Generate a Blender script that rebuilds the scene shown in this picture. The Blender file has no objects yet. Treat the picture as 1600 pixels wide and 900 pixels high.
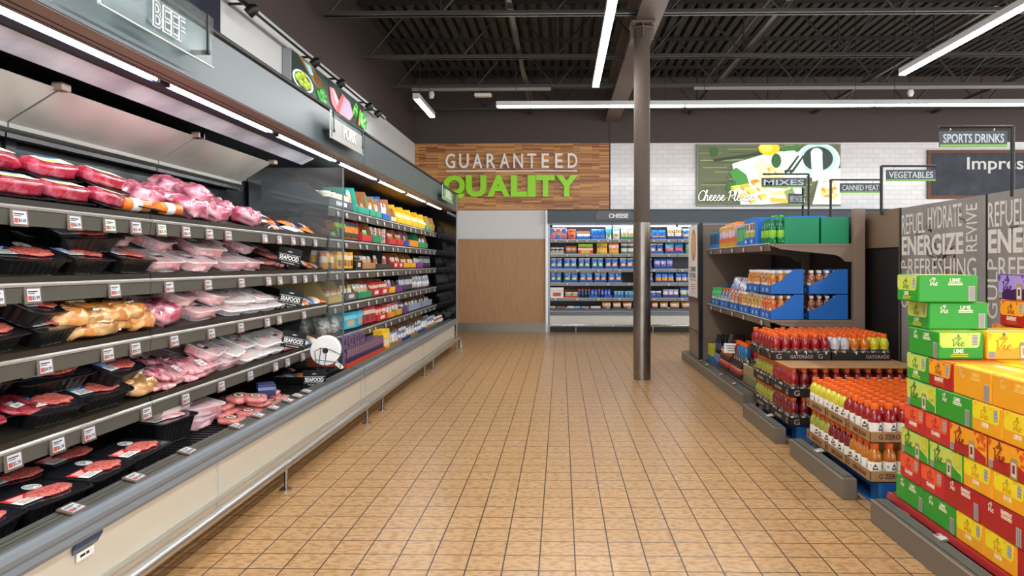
import bpy, math, random
from mathutils import Vector, Matrix, noise as mnoise
random.seed(11)
SC = bpy.context.scene
COL = SC.collection
PI = math.pi

# ---------------------------------------------------------------- camera, world, exposure
cam_d = bpy.data.cameras.new('camera')
cam = bpy.data.objects.new('camera', cam_d)
COL.objects.link(cam)
cam.location = (0.0, 0.0, 1.271)
cam.rotation_euler = (PI / 2, 0.0, math.radians(1.0))
cam_d.sensor_fit = 'HORIZONTAL'
cam_d.sensor_width = 36.0
cam_d.lens = 36.0 * 1100.0 / 1600.0
cam_d.shift_x = -(856.8 - 800.0) / 1600.0
cam_d.shift_y = -(450.0 - 412.0) / 1600.0
cam_d.clip_start = 0.05
cam_d.clip_end = 100
SC.camera = cam

world = bpy.data.worlds.new('world')
SC.world = world
world.use_nodes = True
wb = world.node_tree.nodes['Background']
wb.inputs[0].default_value = (0.92, 0.96, 1.0, 1)
wb.inputs[1].default_value = 2.5

SC.view_settings.view_transform = 'Standard'
SC.view_settings.look = 'None'
SC.view_settings.exposure = 0.25
SC.view_settings.gamma = 1.0
SC.view_settings.use_curve_mapping = False

LAMP_W = 13.0        # watts per metre of ceiling strip light
CASE_W = 3.6         # watts per metre of case strip light

# ---------------------------------------------------------------- materials
def lin(h):
    h = h.lstrip('#')
    o = []
    for i in (0, 2, 4):
        c = int(h[i:i + 2], 16) / 255.0
        o.append(c / 12.92 if c <= 0.04045 else ((c + 0.055) / 1.055) ** 2.4)
    return (o[0], o[1], o[2], 1.0)

MATS = {}
def mat(name, col='808080', rough=0.5, metal=0.0, spec=0.5, emit=None, es=0.0, trans=0.0, alpha=1.0, coat=0.0,
        var=None, bump=None, ior=1.45, aniso=None):
    """Principled material; var=(colour2, scale, low, high) mixes in a noise, bump=(scale, strength)."""
    if name in MATS:
        return MATS[name]
    m = bpy.data.materials.new(name)
    MATS[name] = m
    m.use_nodes = True
    nt = m.node_tree
    b = nt.nodes['Principled BSDF']
    b.inputs['Base Color'].default_value = lin(col)
    b.inputs['Roughness'].default_value = rough
    b.inputs['Metallic'].default_value = metal
    b.inputs['Specular IOR Level'].default_value = spec
    b.inputs['IOR'].default_value = ior
    b.inputs['Transmission Weight'].default_value = trans
    b.inputs['Alpha'].default_value = alpha
    b.inputs['Coat Weight'].default_value = coat
    b.inputs['Coat Roughness'].default_value = 0.08
    if emit:
        b.inputs['Emission Color'].default_value = lin(emit)
        b.inputs['Emission Strength'].default_value = es
    tc = None
    if var or bump:
        tc = nt.nodes.new('ShaderNodeTexCoord')
    if var:
        mp = nt.nodes.new('ShaderNodeMapping')
        nt.links.new(tc.outputs['Object'], mp.inputs[0])
        if aniso:
            mp.inputs['Scale'].default_value = aniso
        n = nt.nodes.new('ShaderNodeTexNoise')
        n.inputs['Scale'].default_value = var[1]
        n.inputs['Detail'].default_value = 4
        nt.links.new(mp.outputs[0], n.inputs['Vector'])
        r = nt.nodes.new('ShaderNodeMapRange')
        r.inputs[1].default_value = var[2]
        r.inputs[2].default_value = var[3]
        nt.links.new(n.outputs['Fac'], r.inputs[0])
        mx = nt.nodes.new('ShaderNodeMix')
        mx.data_type = 'RGBA'
        mx.inputs['A'].default_value = lin(col)
        mx.inputs['B'].default_value = lin(var[0])
        nt.links.new(r.outputs[0], mx.inputs['Factor'])
        nt.links.new(mx.outputs['Result'], b.inputs['Base Color'])
    if bump:
        n2 = nt.nodes.new('ShaderNodeTexNoise')
        n2.inputs['Scale'].default_value = bump[0]
        n2.inputs['Detail'].default_value = 3
        nt.links.new(tc.outputs['Object'], n2.inputs['Vector'])
        bp = nt.nodes.new('ShaderNodeBump')
        bp.inputs['Strength'].default_value = bump[1]
        bp.inputs['Distance'].default_value = 0.01
        nt.links.new(n2.outputs['Fac'], bp.inputs['Height'])
        nt.links.new(bp.outputs[0], b.inputs['Normal'])
    return m

def film_mat(name, tint='ffffff', gloss=0.12, rough=0.08, haze=0.0, fres=0.8):
    """Thin clear plastic: mostly see-through, with a gloss and an optional milky haze."""
    if name in MATS:
        return MATS[name]
    m = bpy.data.materials.new(name)
    MATS[name] = m
    m.use_nodes = True
    nt = m.node_tree
    nt.nodes.clear()
    out = nt.nodes.new('ShaderNodeOutputMaterial')
    tr = nt.nodes.new('ShaderNodeBsdfTransparent')
    tr.inputs[0].default_value = lin(tint)
    gl = nt.nodes.new('ShaderNodeBsdfGlossy')
    gl.inputs['Roughness'].default_value = rough
    df = nt.nodes.new('ShaderNodeBsdfDiffuse')
    df.inputs[0].default_value = lin(tint)
    m1 = nt.nodes.new('ShaderNodeMixShader')
    m1.inputs[0].default_value = haze
    nt.links.new(tr.outputs[0], m1.inputs[1])
    nt.links.new(df.outputs[0], m1.inputs[2])
    fr = nt.nodes.new('ShaderNodeFresnel')
    fr.inputs[0].default_value = 1.3
    ad = nt.nodes.new('ShaderNodeMath')
    ad.operation = 'MULTIPLY_ADD'
    ad.inputs[1].default_value = fres
    ad.inputs[2].default_value = gloss * 0.3
    nt.links.new(fr.outputs[0], ad.inputs[0])
    m2 = nt.nodes.new('ShaderNodeMixShader')
    nt.links.new(ad.outputs[0], m2.inputs[0])
    nt.links.new(m1.outputs[0], m2.inputs[1])
    nt.links.new(gl.outputs[0], m2.inputs[2])
    nt.links.new(m2.outputs[0], out.inputs[0])
    return m

def brick_mat(name, c1, c2, mortar, bw, bh, ms, offset=0.5, rough=0.4, axes='XY', noise_col=None, nscale=40, nlo=0.45, nhi=0.6,
              bump=0.0, rough_var=None, squash=1.0, nstretch=(1, 1, 1), bias=0.0, spec=0.5, dark2=None):
    m = bpy.data.materials.new(name)
    MATS[name] = m
    m.use_nodes = True
    nt = m.node_tree
    b = nt.nodes['Principled BSDF']
    b.inputs['Roughness'].default_value = rough
    b.inputs['Specular IOR Level'].default_value = spec
    tc = nt.nodes.new('ShaderNodeTexCoord')
    sp = nt.nodes.new('ShaderNodeSeparateXYZ')
    cb = nt.nodes.new('ShaderNodeCombineXYZ')
    nt.links.new(tc.outputs['Object'], sp.inputs[0])
    nt.links.new(sp.outputs[axes[0]], cb.inputs[0])
    nt.links.new(sp.outputs[axes[1]], cb.inputs[1])
    br = nt.nodes.new('ShaderNodeTexBrick')
    br.offset = offset
    br.squash = squash
    br.inputs['Color1'].default_value = lin(c1)
    br.inputs['Color2'].default_value = lin(c2)
    br.inputs['Mortar'].default_value = lin(mortar)
    br.inputs['Scale'].default_value = 1.0
    br.inputs['Mortar Size'].default_value = ms
    br.inputs['Mortar Smooth'].default_value = 0.1
    br.inputs['Bias'].default_value = bias
    br.inputs['Brick Width'].default_value = bw
    br.inputs['Row Height'].default_value = bh
    nt.links.new(cb.outputs[0], br.inputs['Vector'])
    colour = br.outputs['Color']
    if noise_col:
        mp = nt.nodes.new('ShaderNodeMapping')
        mp.inputs['Scale'].default_value = nstretch
        nt.links.new(cb.outputs[0], mp.inputs[0])
        n = nt.nodes.new('ShaderNodeTexNoise')
        n.inputs['Scale'].default_value = nscale
        n.inputs['Detail'].default_value = 3
        nt.links.new(mp.outputs[0], n.inputs['Vector'])
        r = nt.nodes.new('ShaderNodeMapRange')
        r.inputs[1].default_value = nlo
        r.inputs[2].default_value = nhi
        nt.links.new(n.outputs['Fac'], r.inputs[0])
        # only on the bricks, not on the mortar
        inv = nt.nodes.new('ShaderNodeMath')
        inv.operation = 'SUBTRACT'
        inv.inputs[0].default_value = 1.0
        nt.links.new(br.outputs['Fac'], inv.inputs[1])
        mu = nt.nodes.new('ShaderNodeMath')
        mu.operation = 'MULTIPLY'
        nt.links.new(r.outputs[0], mu.inputs[0])
        nt.links.new(inv.outputs[0], mu.inputs[1])
        mx = nt.nodes.new('ShaderNodeMix')
        mx.data_type = 'RGBA'
        nt.links.new(mu.outputs[0], mx.inputs['Factor'])
        nt.links.new(colour, mx.inputs['A'])
        mx.inputs['B'].default_value = lin(noise_col)
        colour = mx.outputs['Result']
    nt.links.new(colour, b.inputs['Base Color'])
    if bump:
        bp = nt.nodes.new('ShaderNodeBump')
        bp.inputs['Strength'].default_value = bump
        bp.inputs['Distance'].default_value = 0.004
        bp.invert = True
        nt.links.new(br.outputs['Fac'], bp.inputs['Height'])
        nt.links.new(bp.outputs[0], b.inputs['Normal'])
    return m

BLACK = mat('black_plastic', '101012', 0.35)
BLACKM = mat('black_metal', '141414', 0.45)
WHITE = mat('white_print', 'f2f2ee', 0.5)
CARD = mat('cardboard', 'a9794c', 0.8, var=('9c6c42', 30, 0.4, 0.6))
STEEL = mat('brushed_steel', 'b8b8ba', 0.28, 1.0, var=('8f8f92', 9, 0.35, 0.7), aniso=(1, 1, 6))
CHROME = mat('polished_steel', 'cfcfcf', 0.14, 1.0)
DARKSHELF = mat('dark_shelf', '1a1a1a', 0.5)
PAPER = mat('white_card', 'eeeeea', 0.6)
PALE = mat('pale_grey', 'bdbdb8', 0.5)
def pm(hexcol, rough=0.4, coat=0.0):
    return mat('print_' + hexcol + ('_gloss' if coat else ''), hexcol, rough, coat=coat)

# ---------------------------------------------------------------- mesh builder
class MB:
    def __init__(self):
        self.v, self.f, self.mi, self.mats, self.sm = [], [], [], [], []
    def m(self, mt):
        if mt not in self.mats:
            self.mats.append(mt)
        return self.mats.index(mt)
    def add(self, vs, fs, mt, smooth=False, M=None):
        o = len(self.v)
        if M is not None:
            vs = [M @ Vector(p) for p in vs]
        self.v.extend([tuple(p) for p in vs])
        k = self.m(mt)
        for f in fs:
            self.f.append([i + o for i in f])
            self.mi.append(k)
            self.sm.append(smooth)
        return self
    def box(self, x0, x1, y0, y1, z0, z1, mt, M=None, faces=None):
        vs = [(x0, y0, z0), (x1, y0, z0), (x1, y1, z0), (x0, y1, z0), (x0, y0, z1), (x1, y0, z1), (x1, y1, z1), (x0, y1, z1)]
        fs = [(3, 2, 1, 0), (4, 5, 6, 7), (0, 1, 5, 4), (2, 3, 7, 6), (1, 2, 6, 5), (3, 0, 4, 7)]   # bottom top -y +y +x -x
        if faces is None:
            return self.add(vs, fs, mt, M=M)
        for f, mm in zip(fs, faces):
            if mm is not None:
                self.add(vs, [f], mm, M=M)
        return self
    def rbox(self, x0, x1, y0, y1, z0, z1, mt, r=0.004, M=None, faces=None):
        """Box with chamfered edges; faces = materials for bottom top -y +y +x -x."""
        cx, cy, cz = (x0 + x1) / 2, (y0 + y1) / 2, (z0 + z1) / 2
        hx, hy, hz = (x1 - x0) / 2, (y1 - y0) / 2, (z1 - z0) / 2
        r = min(r, hx * .9, hy * .9, hz * .9)
        vs, ix = [], {}
        for sx in (-1, 1):
            for sy in (-1, 1):
                for sz in (-1, 1):
                    for ax in range(3):
                        p = [hx * sx, hy * sy, hz * sz]
                        s = (sx, sy, sz)
                        for k in range(3):
                            if k != ax:
                                p[k] -= r * s[k]
                        ix[(sx, sy, sz, ax)] = len(vs)
                        vs.append((cx + p[0], cy + p[1], cz + p[2]))
        F = lambda pts: [ix[p] for p in pts]
        fm = faces or [mt] * 6
        quads = [([(-1, 1, -1, 2), (1, 1, -1, 2), (1, -1, -1, 2), (-1, -1, -1, 2)], 0),
                 ([(-1, -1, 1, 2), (1, -1, 1, 2), (1, 1, 1, 2), (-1, 1, 1, 2)], 1),
                 ([(-1, -1, -1, 1), (1, -1, -1, 1), (1, -1, 1, 1), (-1, -1, 1, 1)], 2),
                 ([(1, 1, -1, 1), (-1, 1, -1, 1), (-1, 1, 1, 1), (1, 1, 1, 1)], 3),
                 ([(1, -1, -1, 0), (1, 1, -1, 0), (1, 1, 1, 0), (1, -1, 1, 0)], 4),
                 ([(-1, 1, -1, 0), (-1, -1, -1, 0), (-1, -1, 1, 0), (-1, 1, 1, 0)], 5)]
        o = len(self.v)
        self.v.extend([tuple(M @ Vector(p)) if M is not None else p for p in vs])
        def put(idx, mm):
            self.f.append([i + o for i in idx]); self.mi.append(self.m(mm)); self.sm.append(False)
        for q, k in quads:
            put(F(q), fm[k])
        for a, b in ((-1, -1), (-1, 1), (1, -1), (1, 1)):
            put(F([(a, b, -1, 0), (a, b, -1, 1), (a, b, 1, 1), (a, b, 1, 0)]) if a * b < 0 else F([(a, b, -1, 1), (a, b, -1, 0), (a, b, 1, 0), (a, b, 1, 1)]), mt)
            put(F([(a, -1, b, 0), (a, -1, b, 2), (a, 1, b, 2), (a, 1, b, 0)]) if a * b > 0 else F([(a, -1, b, 2), (a, -1, b, 0), (a, 1, b, 0), (a, 1, b, 2)]), mt)
            put(F([(-1, a, b, 2), (-1, a, b, 1), (1, a, b, 1), (1, a, b, 2)]) if a * b > 0 else F([(-1, a, b, 1), (-1, a, b, 2), (1, a, b, 2), (1, a, b, 1)]), mt)
        for sx in (-1, 1):
            for sy in (-1, 1):
                for sz in (-1, 1):
                    t = [(sx, sy, sz, 0), (sx, sy, sz, 1), (sx, sy, sz, 2)]
                    put(F(t if sx * sy * sz > 0 else t[::-1]), mt)
        return self
    def lathe(self, prof, n, mts, c=(0, 0, 0), M=None, smooth=True, cap0=True, cap1=True):
        """prof = [(r, z)], mts one material or one per ring gap."""
        vs = []
        for r, z in prof:
            for i in range(n):
                a = 2 * PI * i / n
                vs.append((c[0] + r * math.cos(a), c[1] + r * math.sin(a), c[2] + z))
        one = not isinstance(mts, (list, tuple))
        for k in range(len(prof) - 1):
            fs = [(k * n + i, k * n + (i + 1) % n, (k + 1) * n + (i + 1) % n, (k + 1) * n + i) for i in range(n)]
            base = vs[k * n:(k + 2) * n]
            fs = [tuple(j - k * n for j in f) for f in fs]
            self.add(base, fs, mts if one else mts[k], smooth, M)
        if cap0 and prof[0][0] > 1e-5:
            self.add(vs[:n], [tuple(range(n))[::-1]], mts if one else mts[0], False, M)
        if cap1 and prof[-1][0] > 1e-5:
            self.add(vs[-n:], [tuple(range(n))], mts if one else mts[-1], False, M)
        return self
    def cyl(self, p0, p1, r, mt, n=12, r1=None, M=None):
        p0, p1 = Vector(p0), Vector(p1)
        d = p1 - p0
        q = d.to_track_quat('Z', 'Y').to_matrix().to_4x4()
        T = Matrix.Translation(p0) @ q
        if M is not None:
            T = M @ T
        return self.lathe([(r, 0), (r if r1 is None else r1, d.length)], n, mt, M=T)
    def tube(self, pts, r, mt, n=8, closed=False, M=None):
        pts = [Vector(p) for p in pts]
        k = len(pts)
        vs, fs = [], []
        up = None
        for i, p in enumerate(pts):
            a = pts[i - 1] if (i or closed) else p
            b = pts[(i + 1) % k] if (i < k - 1 or closed) else p
            t = (b - a).normalized()
            if up is None:
                up = t.orthogonal().normalized()
            up = (up - t * up.dot(t)).normalized()
            sd = t.cross(up)
            for j in range(n):
                an = 2 * PI * j / n
                vs.append(p + (up * math.cos(an) + sd * math.sin(an)) * r)
        for i in range(k if closed else k - 1):
            i2 = (i + 1) % k
            for j in range(n):
                fs.append((i * n + j, i * n + (j + 1) % n, i2 * n + (j + 1) % n, i2 * n + j))
        if not closed:
            fs.append(tuple(range(n))[::-1])
            fs.append(tuple((k - 1) * n + j for j in range(n)))
        return self.add(vs, fs, mt, True, M)
    def prism(self, poly, axis, a0, a1, mt, M=None, caps=True, mts=None):
        """Extrude a 2D outline along axis; poly in the other two axes (in x,y,z order)."""
        n = len(poly)
        def P(p, a):
            return {'x': (a, p[0], p[1]), 'y': (p[0], a, p[1]), 'z': (p[0], p[1], a)}[axis]
        vs = [P(p, a0) for p in poly] + [P(p, a1) for p in poly]
        for i in range(n):
            self.add([vs[i], vs[(i + 1) % n], vs[n + (i + 1) % n], vs[n + i]], [(0, 1, 2, 3)], mts[i] if mts else mt, M=M)
        if caps:
            self.add(vs[:n], [tuple(range(n))[::-1]], mt, M=M)
            self.add(vs[n:], [tuple(range(n))], mt, M=M)
        return self
    def quad(self, a, b, c, d, mt, M=None):
        return self.add([a, b, c, d], [(0, 1, 2, 3)], mt, M=M)
    def rings(self, rs, mts, cap0=True, cap1=True, smooth=False, M=None):
        """Loft rings of equal vertex count."""
        n = len(rs[0])
        one = not isinstance(mts, (list, tuple))
        for k in range(len(rs) - 1):
            self.add(list(rs[k]) + list(rs[k + 1]), [(i, (i + 1) % n, n + (i + 1) % n, n + i) for i in range(n)], mts if one else mts[k], smooth, M)
        if cap0:
            self.add(rs[0], [tuple(range(n))[::-1]], mts if one else mts[0], False, M)
        if cap1:
            self.add(rs[-1], [tuple(range(n))], mts if one else mts[-1], False, M)
        return self
    def mesh(self, name='mesh', angle=40):
        me = bpy.data.meshes.new(name)
        me.from_pydata(self.v, [], self.f)
        for mt in self.mats:
            me.materials.append(mt)
        me.polygons.foreach_set('material_index', self.mi)
        me.polygons.foreach_set('use_smooth', self.sm)
        if any(self.sm):
            import bmesh
            bm = bmesh.new(); bm.from_mesh(me)
            bmesh.ops.remove_doubles(bm, verts=bm.verts, dist=1e-5)
            bm.to_mesh(me); bm.free()
            me.set_sharp_from_angle(angle=math.radians(angle))
        me.update()
        return me

def rrect(w, d, r, z, k=4, wob=None):
    """Rounded rectangle outline, w along x, d along y."""
    pts = []
    for cx, cy, a0 in ((w / 2 - r, d / 2 - r, 0), (-w / 2 + r, d / 2 - r, PI / 2), (-w / 2 + r, -d / 2 + r, PI), (w / 2 - r, -d / 2 + r, 1.5 * PI)):
        for i in range(k + 1):
            a = a0 + PI / 2 * i / k
            pts.append((cx + r * math.cos(a), cy + r * math.sin(a), z))
    return pts

def T(x=0, y=0, z=0, rz=0, rx=0, ry=0, s=1):
    M = Matrix.Translation((x, y, z))
    if rz: M = M @ Matrix.Rotation(rz, 4, 'Z')
    if ry: M = M @ Matrix.Rotation(ry, 4, 'Y')
    if rx: M = M @ Matrix.Rotation(rx, 4, 'X')
    if s != 1: M = M @ Matrix.Diagonal((s, s, s, 1) if not isinstance(s, tuple) else (*s, 1))
    return M

# ---------------------------------------------------------------- objects
def ob(name, me, parent=None, M=None, label=None, kind=None):
    o = bpy.data.objects.new(name, me)
    COL.objects.link(o)
    if parent is not None:
        o.parent = parent
    if M is not None:
        o.matrix_basis = M
    if label: o['label'] = label
    if kind: o['kind'] = kind
    return o
def tag(o, label, cat, group=None):
    o['label'] = label
    o['category'] = cat
    if group: o['group'] = group
    return o
def struct(name, me, M=None):
    return ob(name, me, None, M, None, 'structure')
def spawn(name, label, cat, parts, M, group=None):
    """One thing: a lone mesh, or an Empty with parts [(name, mesh, local matrix or None, [sub-parts])]."""
    if isinstance(parts, bpy.types.Mesh):
        o = ob(name, parts, None, M)
    else:
        o = bpy.data.objects.new(name, None)
        o.empty_display_size = 0.05
        COL.objects.link(o)
        o.matrix_basis = M
        for p in parts:
            c = ob(p[0], p[1], o, p[2] if len(p) > 2 else None)
            for q in (p[3] if len(p) > 3 else ()):
                ob(q[0], q[1], c, q[2] if len(q) > 2 else None)
    return tag(o, label, cat, group)

# ---------------------------------------------------------------- lettering
TXT = {}
def text_mesh(s, w, h, mt, depth=0.001, bold=0.0, shear=0.0, space=1.0, key=None):
    """Flat lettering in the XZ plane facing -Y, centred, scaled to w x h (w None keeps the aspect)."""
    k = (s, w, h, mt.name, depth, bold, shear, space)
    if k in TXT:
        return TXT[k]
    cu = bpy.data.curves.new('lettering', 'FONT')
    cu.body = s
    cu.align_x = 'CENTER'
    cu.extrude = 0.01
    cu.offset = bold
    cu.shear = shear
    cu.space_character = space
    cu.resolution_u = 3
    o = bpy.data.objects.new('lettering', cu)
    me = o.to_mesh().copy()
    o.to_mesh_clear()
    bpy.data.objects.remove(o)
    bpy.data.curves.remove(cu)
    xs = [v.co.x for v in me.vertices]; ys = [v.co.y for v in me.vertices]
    if not xs:
        TXT[k] = me
        return me
    bw, bh = max(xs) - min(xs), max(ys) - min(ys)
    cx, cy = (max(xs) + min(xs)) / 2, (max(ys) + min(ys)) / 2
    sy = h / bh
    sx = (w / bw) if w else sy
    for v in me.vertices:
        x, y, z = v.co
        v.co = ((x - cx) * sx, -z / 0.01 * depth / 2, (y - cy) * sy)
    me.polygons.foreach_set('use_smooth', [False] * len(me.polygons))
    if 'sharp_edge' in me.attributes: me.attributes.remove(me.attributes['sharp_edge'])
    me.materials.clear()
    me.materials.append(mt)
    TXT[k] = me
    return me

def smooth_path(pts, n=6):
    """Catmull-Rom through 2D points."""
    out = []
    P = [pts[0]] + list(pts) + [pts[-1]]
    for i in range(1, len(P) - 2):
        for j in range(n):
            t = j / n
            q = []
            for c in range(2):
                a, b, d, e = P[i - 1][c], P[i][c], P[i + 1][c], P[i + 2][c]
                q.append(0.5 * (2 * b + (d - a) * t + (2 * a - 5 * b + 4 * d - e) * t * t + (3 * b - a - 3 * d + e) * t ** 3))
            out.append(tuple(q))
    out.append(tuple(pts[-1]))
    return out
def ribbon(mb, pts, wid, mt, depth=0.001, y=0.0, sx=1, sz=1, ox=0, oz=0, M=None):
    """A pen stroke in the XZ plane."""
    pts = [Vector((p[0] * sx + ox, p[1] * sz + oz)) for p in pts]
    L, R = [], []
    for i, p in enumerate(pts):
        a = pts[max(0, i - 1)]; b = pts[min(len(pts) - 1, i + 1)]
        t = (b - a)
        if t.length < 1e-9: t = Vector((1, 0))
        t.normalize()
        w = wid * (0.7 + 0.5 * abs(t.y)) / 2
        nrm = Vector((-t.y, t.x)) * w
        L.append(p + nrm); R.append(p - nrm)
    vs = [(p.x, y - depth, p.y) for p in L] + [(p.x, y - depth, p.y) for p in R] + [(p.x, y, p.y) for p in L] + [(p.x, y, p.y) for p in R]
    n = len(pts)
    fs = []
    for i in range(n - 1):
        fs += [(i + 1, i, n + i, n + i + 1), (i, i + 1, 2 * n + i + 1, 2 * n + i), (n + i + 1, n + i, 3 * n + i, 3 * n + i + 1)]
    mb.add(vs, fs, mt, M=M)
SCRIPT = {  # strokes on a unit x-height, advance
    'V': ([[(0.0, 1.5), (0.15, 1.75), (0.3, 1.5), (0.38, 0.7), (0.45, 0.0), (0.75, 0.7), (1.05, 1.5), (1.25, 1.8)]], 1.0),
    'i': ([[(0.0, 0.3), (0.25, 0.95), (0.22, 0.3), (0.3, 0.02), (0.5, 0.15), (0.6, 0.35)], [(0.3, 1.3), (0.33, 1.4)]], 0.55),
    'e': ([[(0.0, 0.35), (0.35, 0.55), (0.45, 0.85), (0.3, 0.98), (0.12, 0.75), (0.15, 0.2), (0.4, 0.0), (0.7, 0.3)]], 0.65),
    'C': ([[(0.95, 1.5), (0.75, 1.75), (0.35, 1.55), (0.08, 0.9), (0.2, 0.2), (0.6, 0.0), (1.0, 0.3)]], 0.95),
    'h': ([[(0.0, 0.3), (0.3, 1.2), (0.4, 1.75), (0.25, 1.8), (0.18, 1.2), (0.12, 0.0), (0.25, 0.7), (0.5, 0.98), (0.6, 0.7), (0.55, 0.1), (0.7, 0.02), (0.9, 0.3)]], 0.85),
    's': ([[(0.0, 0.3), (0.3, 1.0), (0.45, 0.6), (0.5, 0.2), (0.3, 0.0), (0.12, 0.12)], [(0.42, 0.1), (0.7, 0.3)]], 0.65),
    'P': ([[(0.15, 0.0), (0.25, 0.8), (0.35, 1.6)], [(0.0, 1.4), (0.35, 1.75), (0.85, 1.65), (0.95, 1.2), (0.65, 0.85), (0.3, 0.85)]], 0.95),
    'l': ([[(0.0, 0.3), (0.3, 1.2), (0.35, 1.75), (0.2, 1.75), (0.15, 0.9), (0.2, 0.1), (0.35, 0.02), (0.55, 0.3)]], 0.5),
    'a': ([[(0.6, 0.85), (0.35, 0.98), (0.1, 0.6), (0.12, 0.15), (0.35, 0.05), (0.55, 0.4), (0.62, 0.9), (0.58, 0.3), (0.7, 0.02), (0.95, 0.3)]], 0.88),
    ' ': ([], 0.5),
}
def script_text(s, w, h, mt, pen=0.14, depth=0.001, shear=0.15):
    k = ('script', s, w, h, mt.name, pen, depth)
    if k in TXT:
        return TXT[k]
    x = 0; strokes = []
    for ch in s:
        st, adv = SCRIPT[ch]
        for q in st:
            strokes.append([(p[0] + x + p[1] * shear, p[1]) for p in smooth_path(q, 5)])
        x += adv
    allp = [p for q in strokes for p in q]
    x0, x1 = min(p[0] for p in allp), max(p[0] for p in allp)
    y0, y1 = min(p[1] for p in allp), max(p[1] for p in allp)
    mb = MB()
    for q in strokes:
        ribbon(mb, q, pen * h / (y1 - y0), mt, depth, 0, w / (x1 - x0), h / (y1 - y0), -(x0 + x1) / 2 * w / (x1 - x0), -(y0 + y1) / 2 * h / (y1 - y0))
    TXT[k] = mb.mesh('script_lettering')
    return TXT[k]
FACE_LEFT = Matrix.Rotation(-PI / 2, 4, 'Z')     # lettering that faces -X (towards the aisle from the east side)
FACE_RIGHT = Matrix.Rotation(PI / 2, 4, 'Z')     # lettering that faces +X
ORD = ['first', 'second', 'third', 'fourth', 'fifth', 'sixth', 'seventh', 'eighth', 'ninth', 'tenth', 'eleventh', 'twelfth', 'thirteenth',
       'fourteenth', 'fifteenth', 'sixteenth', 'seventeenth', 'eighteenth', 'nineteenth', 'twentieth']
def nth(i):
    t = {20: 'twentieth', 30: 'thirtieth', 40: 'fortieth'}
    if i < 20: return ORD[i]
    i += 1
    if i % 10 == 0: return t.get(i, 'fiftieth')
    return {2: 'twenty-', 3: 'thirty-', 4: 'forty-'}[i // 10] + ORD[i % 10 - 1]

REG = []
def reg(o, base, tail, key=None):
    """Things with the same description get an ordinal at the end (see finish_labels)."""
    REG.append((o, base, tail, key if key is not None else o.location.y))
    o['label'] = base
    return o
def finish_labels():
    by = {}
    for r in REG: by.setdefault(r[1], []).append(r)
    for base, rs in by.items():
        if len(rs) > 1:
            rs.sort(key=lambda r: r[3])
            for i, (o, b, tail, k) in enumerate(rs): o['label'] = '%s, %s %s' % (b, nth(i), tail)
# ================================================================ the room
WX, WY = -2.735, 13.17
floor_m = brick_mat('floor_tile', 'c49d70', 'be9668', '33251a', 0.1524, 0.1524, 0.0032, offset=0.0, rough=0.3, noise_col='ab8050',
                    nscale=30, nlo=0.46, nhi=0.6, bump=0.35, nstretch=(0.8, 1.6, 1))
fl = MB(); fl.quad((-3.2, -4, 0), (12.5, -4, 0), (12.5, 15, 0), (-3.2, 15, 0), floor_m)
floor = struct('floor', fl.mesh(), None)
for v in floor.data.vertices: v.co -= Vector((-0.0905, 2.913, 0))
floor.location = (-0.0905, 2.913, 0)

BROWN = mat('dark_brown_paint', '4a3f3a', 0.6)
WALLW = mat('white_paint', 'dcdcda', 0.55)
LAM = mat('wood_laminate', 'b98f66', 0.5, var=('a97f57', 5, 0.35, 0.65), aniso=(14, 14, 0.5))
tile_m = brick_mat('white_subway_tile', 'f3f3f4', 'ebebed', 'd2d2d2', 0.2, 0.085, 0.0035, offset=0.5, rough=0.16, axes='XZ', bump=0.5)
wood_m = brick_mat('wood_mosaic', '8c4a22', 'dca05c', '6a3a1e', 0.36, 0.026, 0.0006, offset=0.37, rough=0.45, axes='XZ', noise_col='6d3a1a',
                   nscale=9, nlo=0.55, nhi=0.9, nstretch=(1.2, 30, 1))
w = MB(); w.box(WX - 0.1, WX, -4, WY + 1, 3.52, 4.95, BROWN); w.box(WX - 0.1, WX, -4, WY + 1, 0, 3.52, WALLW)
struct('wall_left', w.mesh())
w = MB(); w.box(WX, WX + 0.03, -4, 10.8, 3.52, 4.8, BROWN); struct('trim_1', w.mesh())
w = MB()
w.box(WX, 12, WY, WY + 0.1, 3.52, 4.95, BROWN)
w.box(0.91, 12, WY, WY + 0.1, 2.27, 3.52, tile_m)
w.box(WX, 0.91, WY, WY + 0.1, 2.27, 3.52, BROWN)
w.box(WX, -0.27, WY, WY + 0.1, 1.74, 2.27, WALLW)
w.box(WX, -0.27, WY, WY + 0.1, 0, 1.74, LAM)
w.box(6.3, 12, WY, WY + 0.1, 0, 2.27, WALLW)
struct('wall_back', w.mesh())
w = MB(); w.box(WX, -0.27, WY - 0.025, WY, 0, 0.165, mat('base_steel', '8d857a', 0.4, 0.6)); struct('baseboard_back', w.mesh())
w = MB(); w.box(WX, -0.27, WY - 0.008, WY, 1.73, 1.752, mat('pale_trim', 'c9c9c6', 0.4)); struct('trim_2', w.mesh())
w = MB(); w.box(-0.285, -0.255, WY - 0.04, WY + 0.02, 0, 2.27, mat('corner_trim', 'b4b4b4', 0.35, 0.6)); struct('trim_3', w.mesh())
w = MB(); w.box(0.9, 0.93, WY - 0.012, WY, 2.27, 4.0, mat('seam_brown', '3a322e', 0.6)); struct('trim_4', w.mesh())

# corrugated roof deck
DECK = mat('roof_deck', '3d3b3a', 0.55, var=('353332', 3, 0.4, 0.6))
dk = MB(); prof = []
x = -2.85
while x < 12:
    prof += [(x, 4.74), (x + 0.088, 4.74), (x + 0.098, 4.82), (x + 0.142, 4.82)]
    x += 0.152
for (xa, za), (xb, zb) in zip(prof, prof[1:]):
    dk.quad((xa, -4, za), (xa, WY + 0.05, za), (xb, WY + 0.05, zb), (xb, -4, zb), DECK)
struct('ceiling', dk.mesh())

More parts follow.
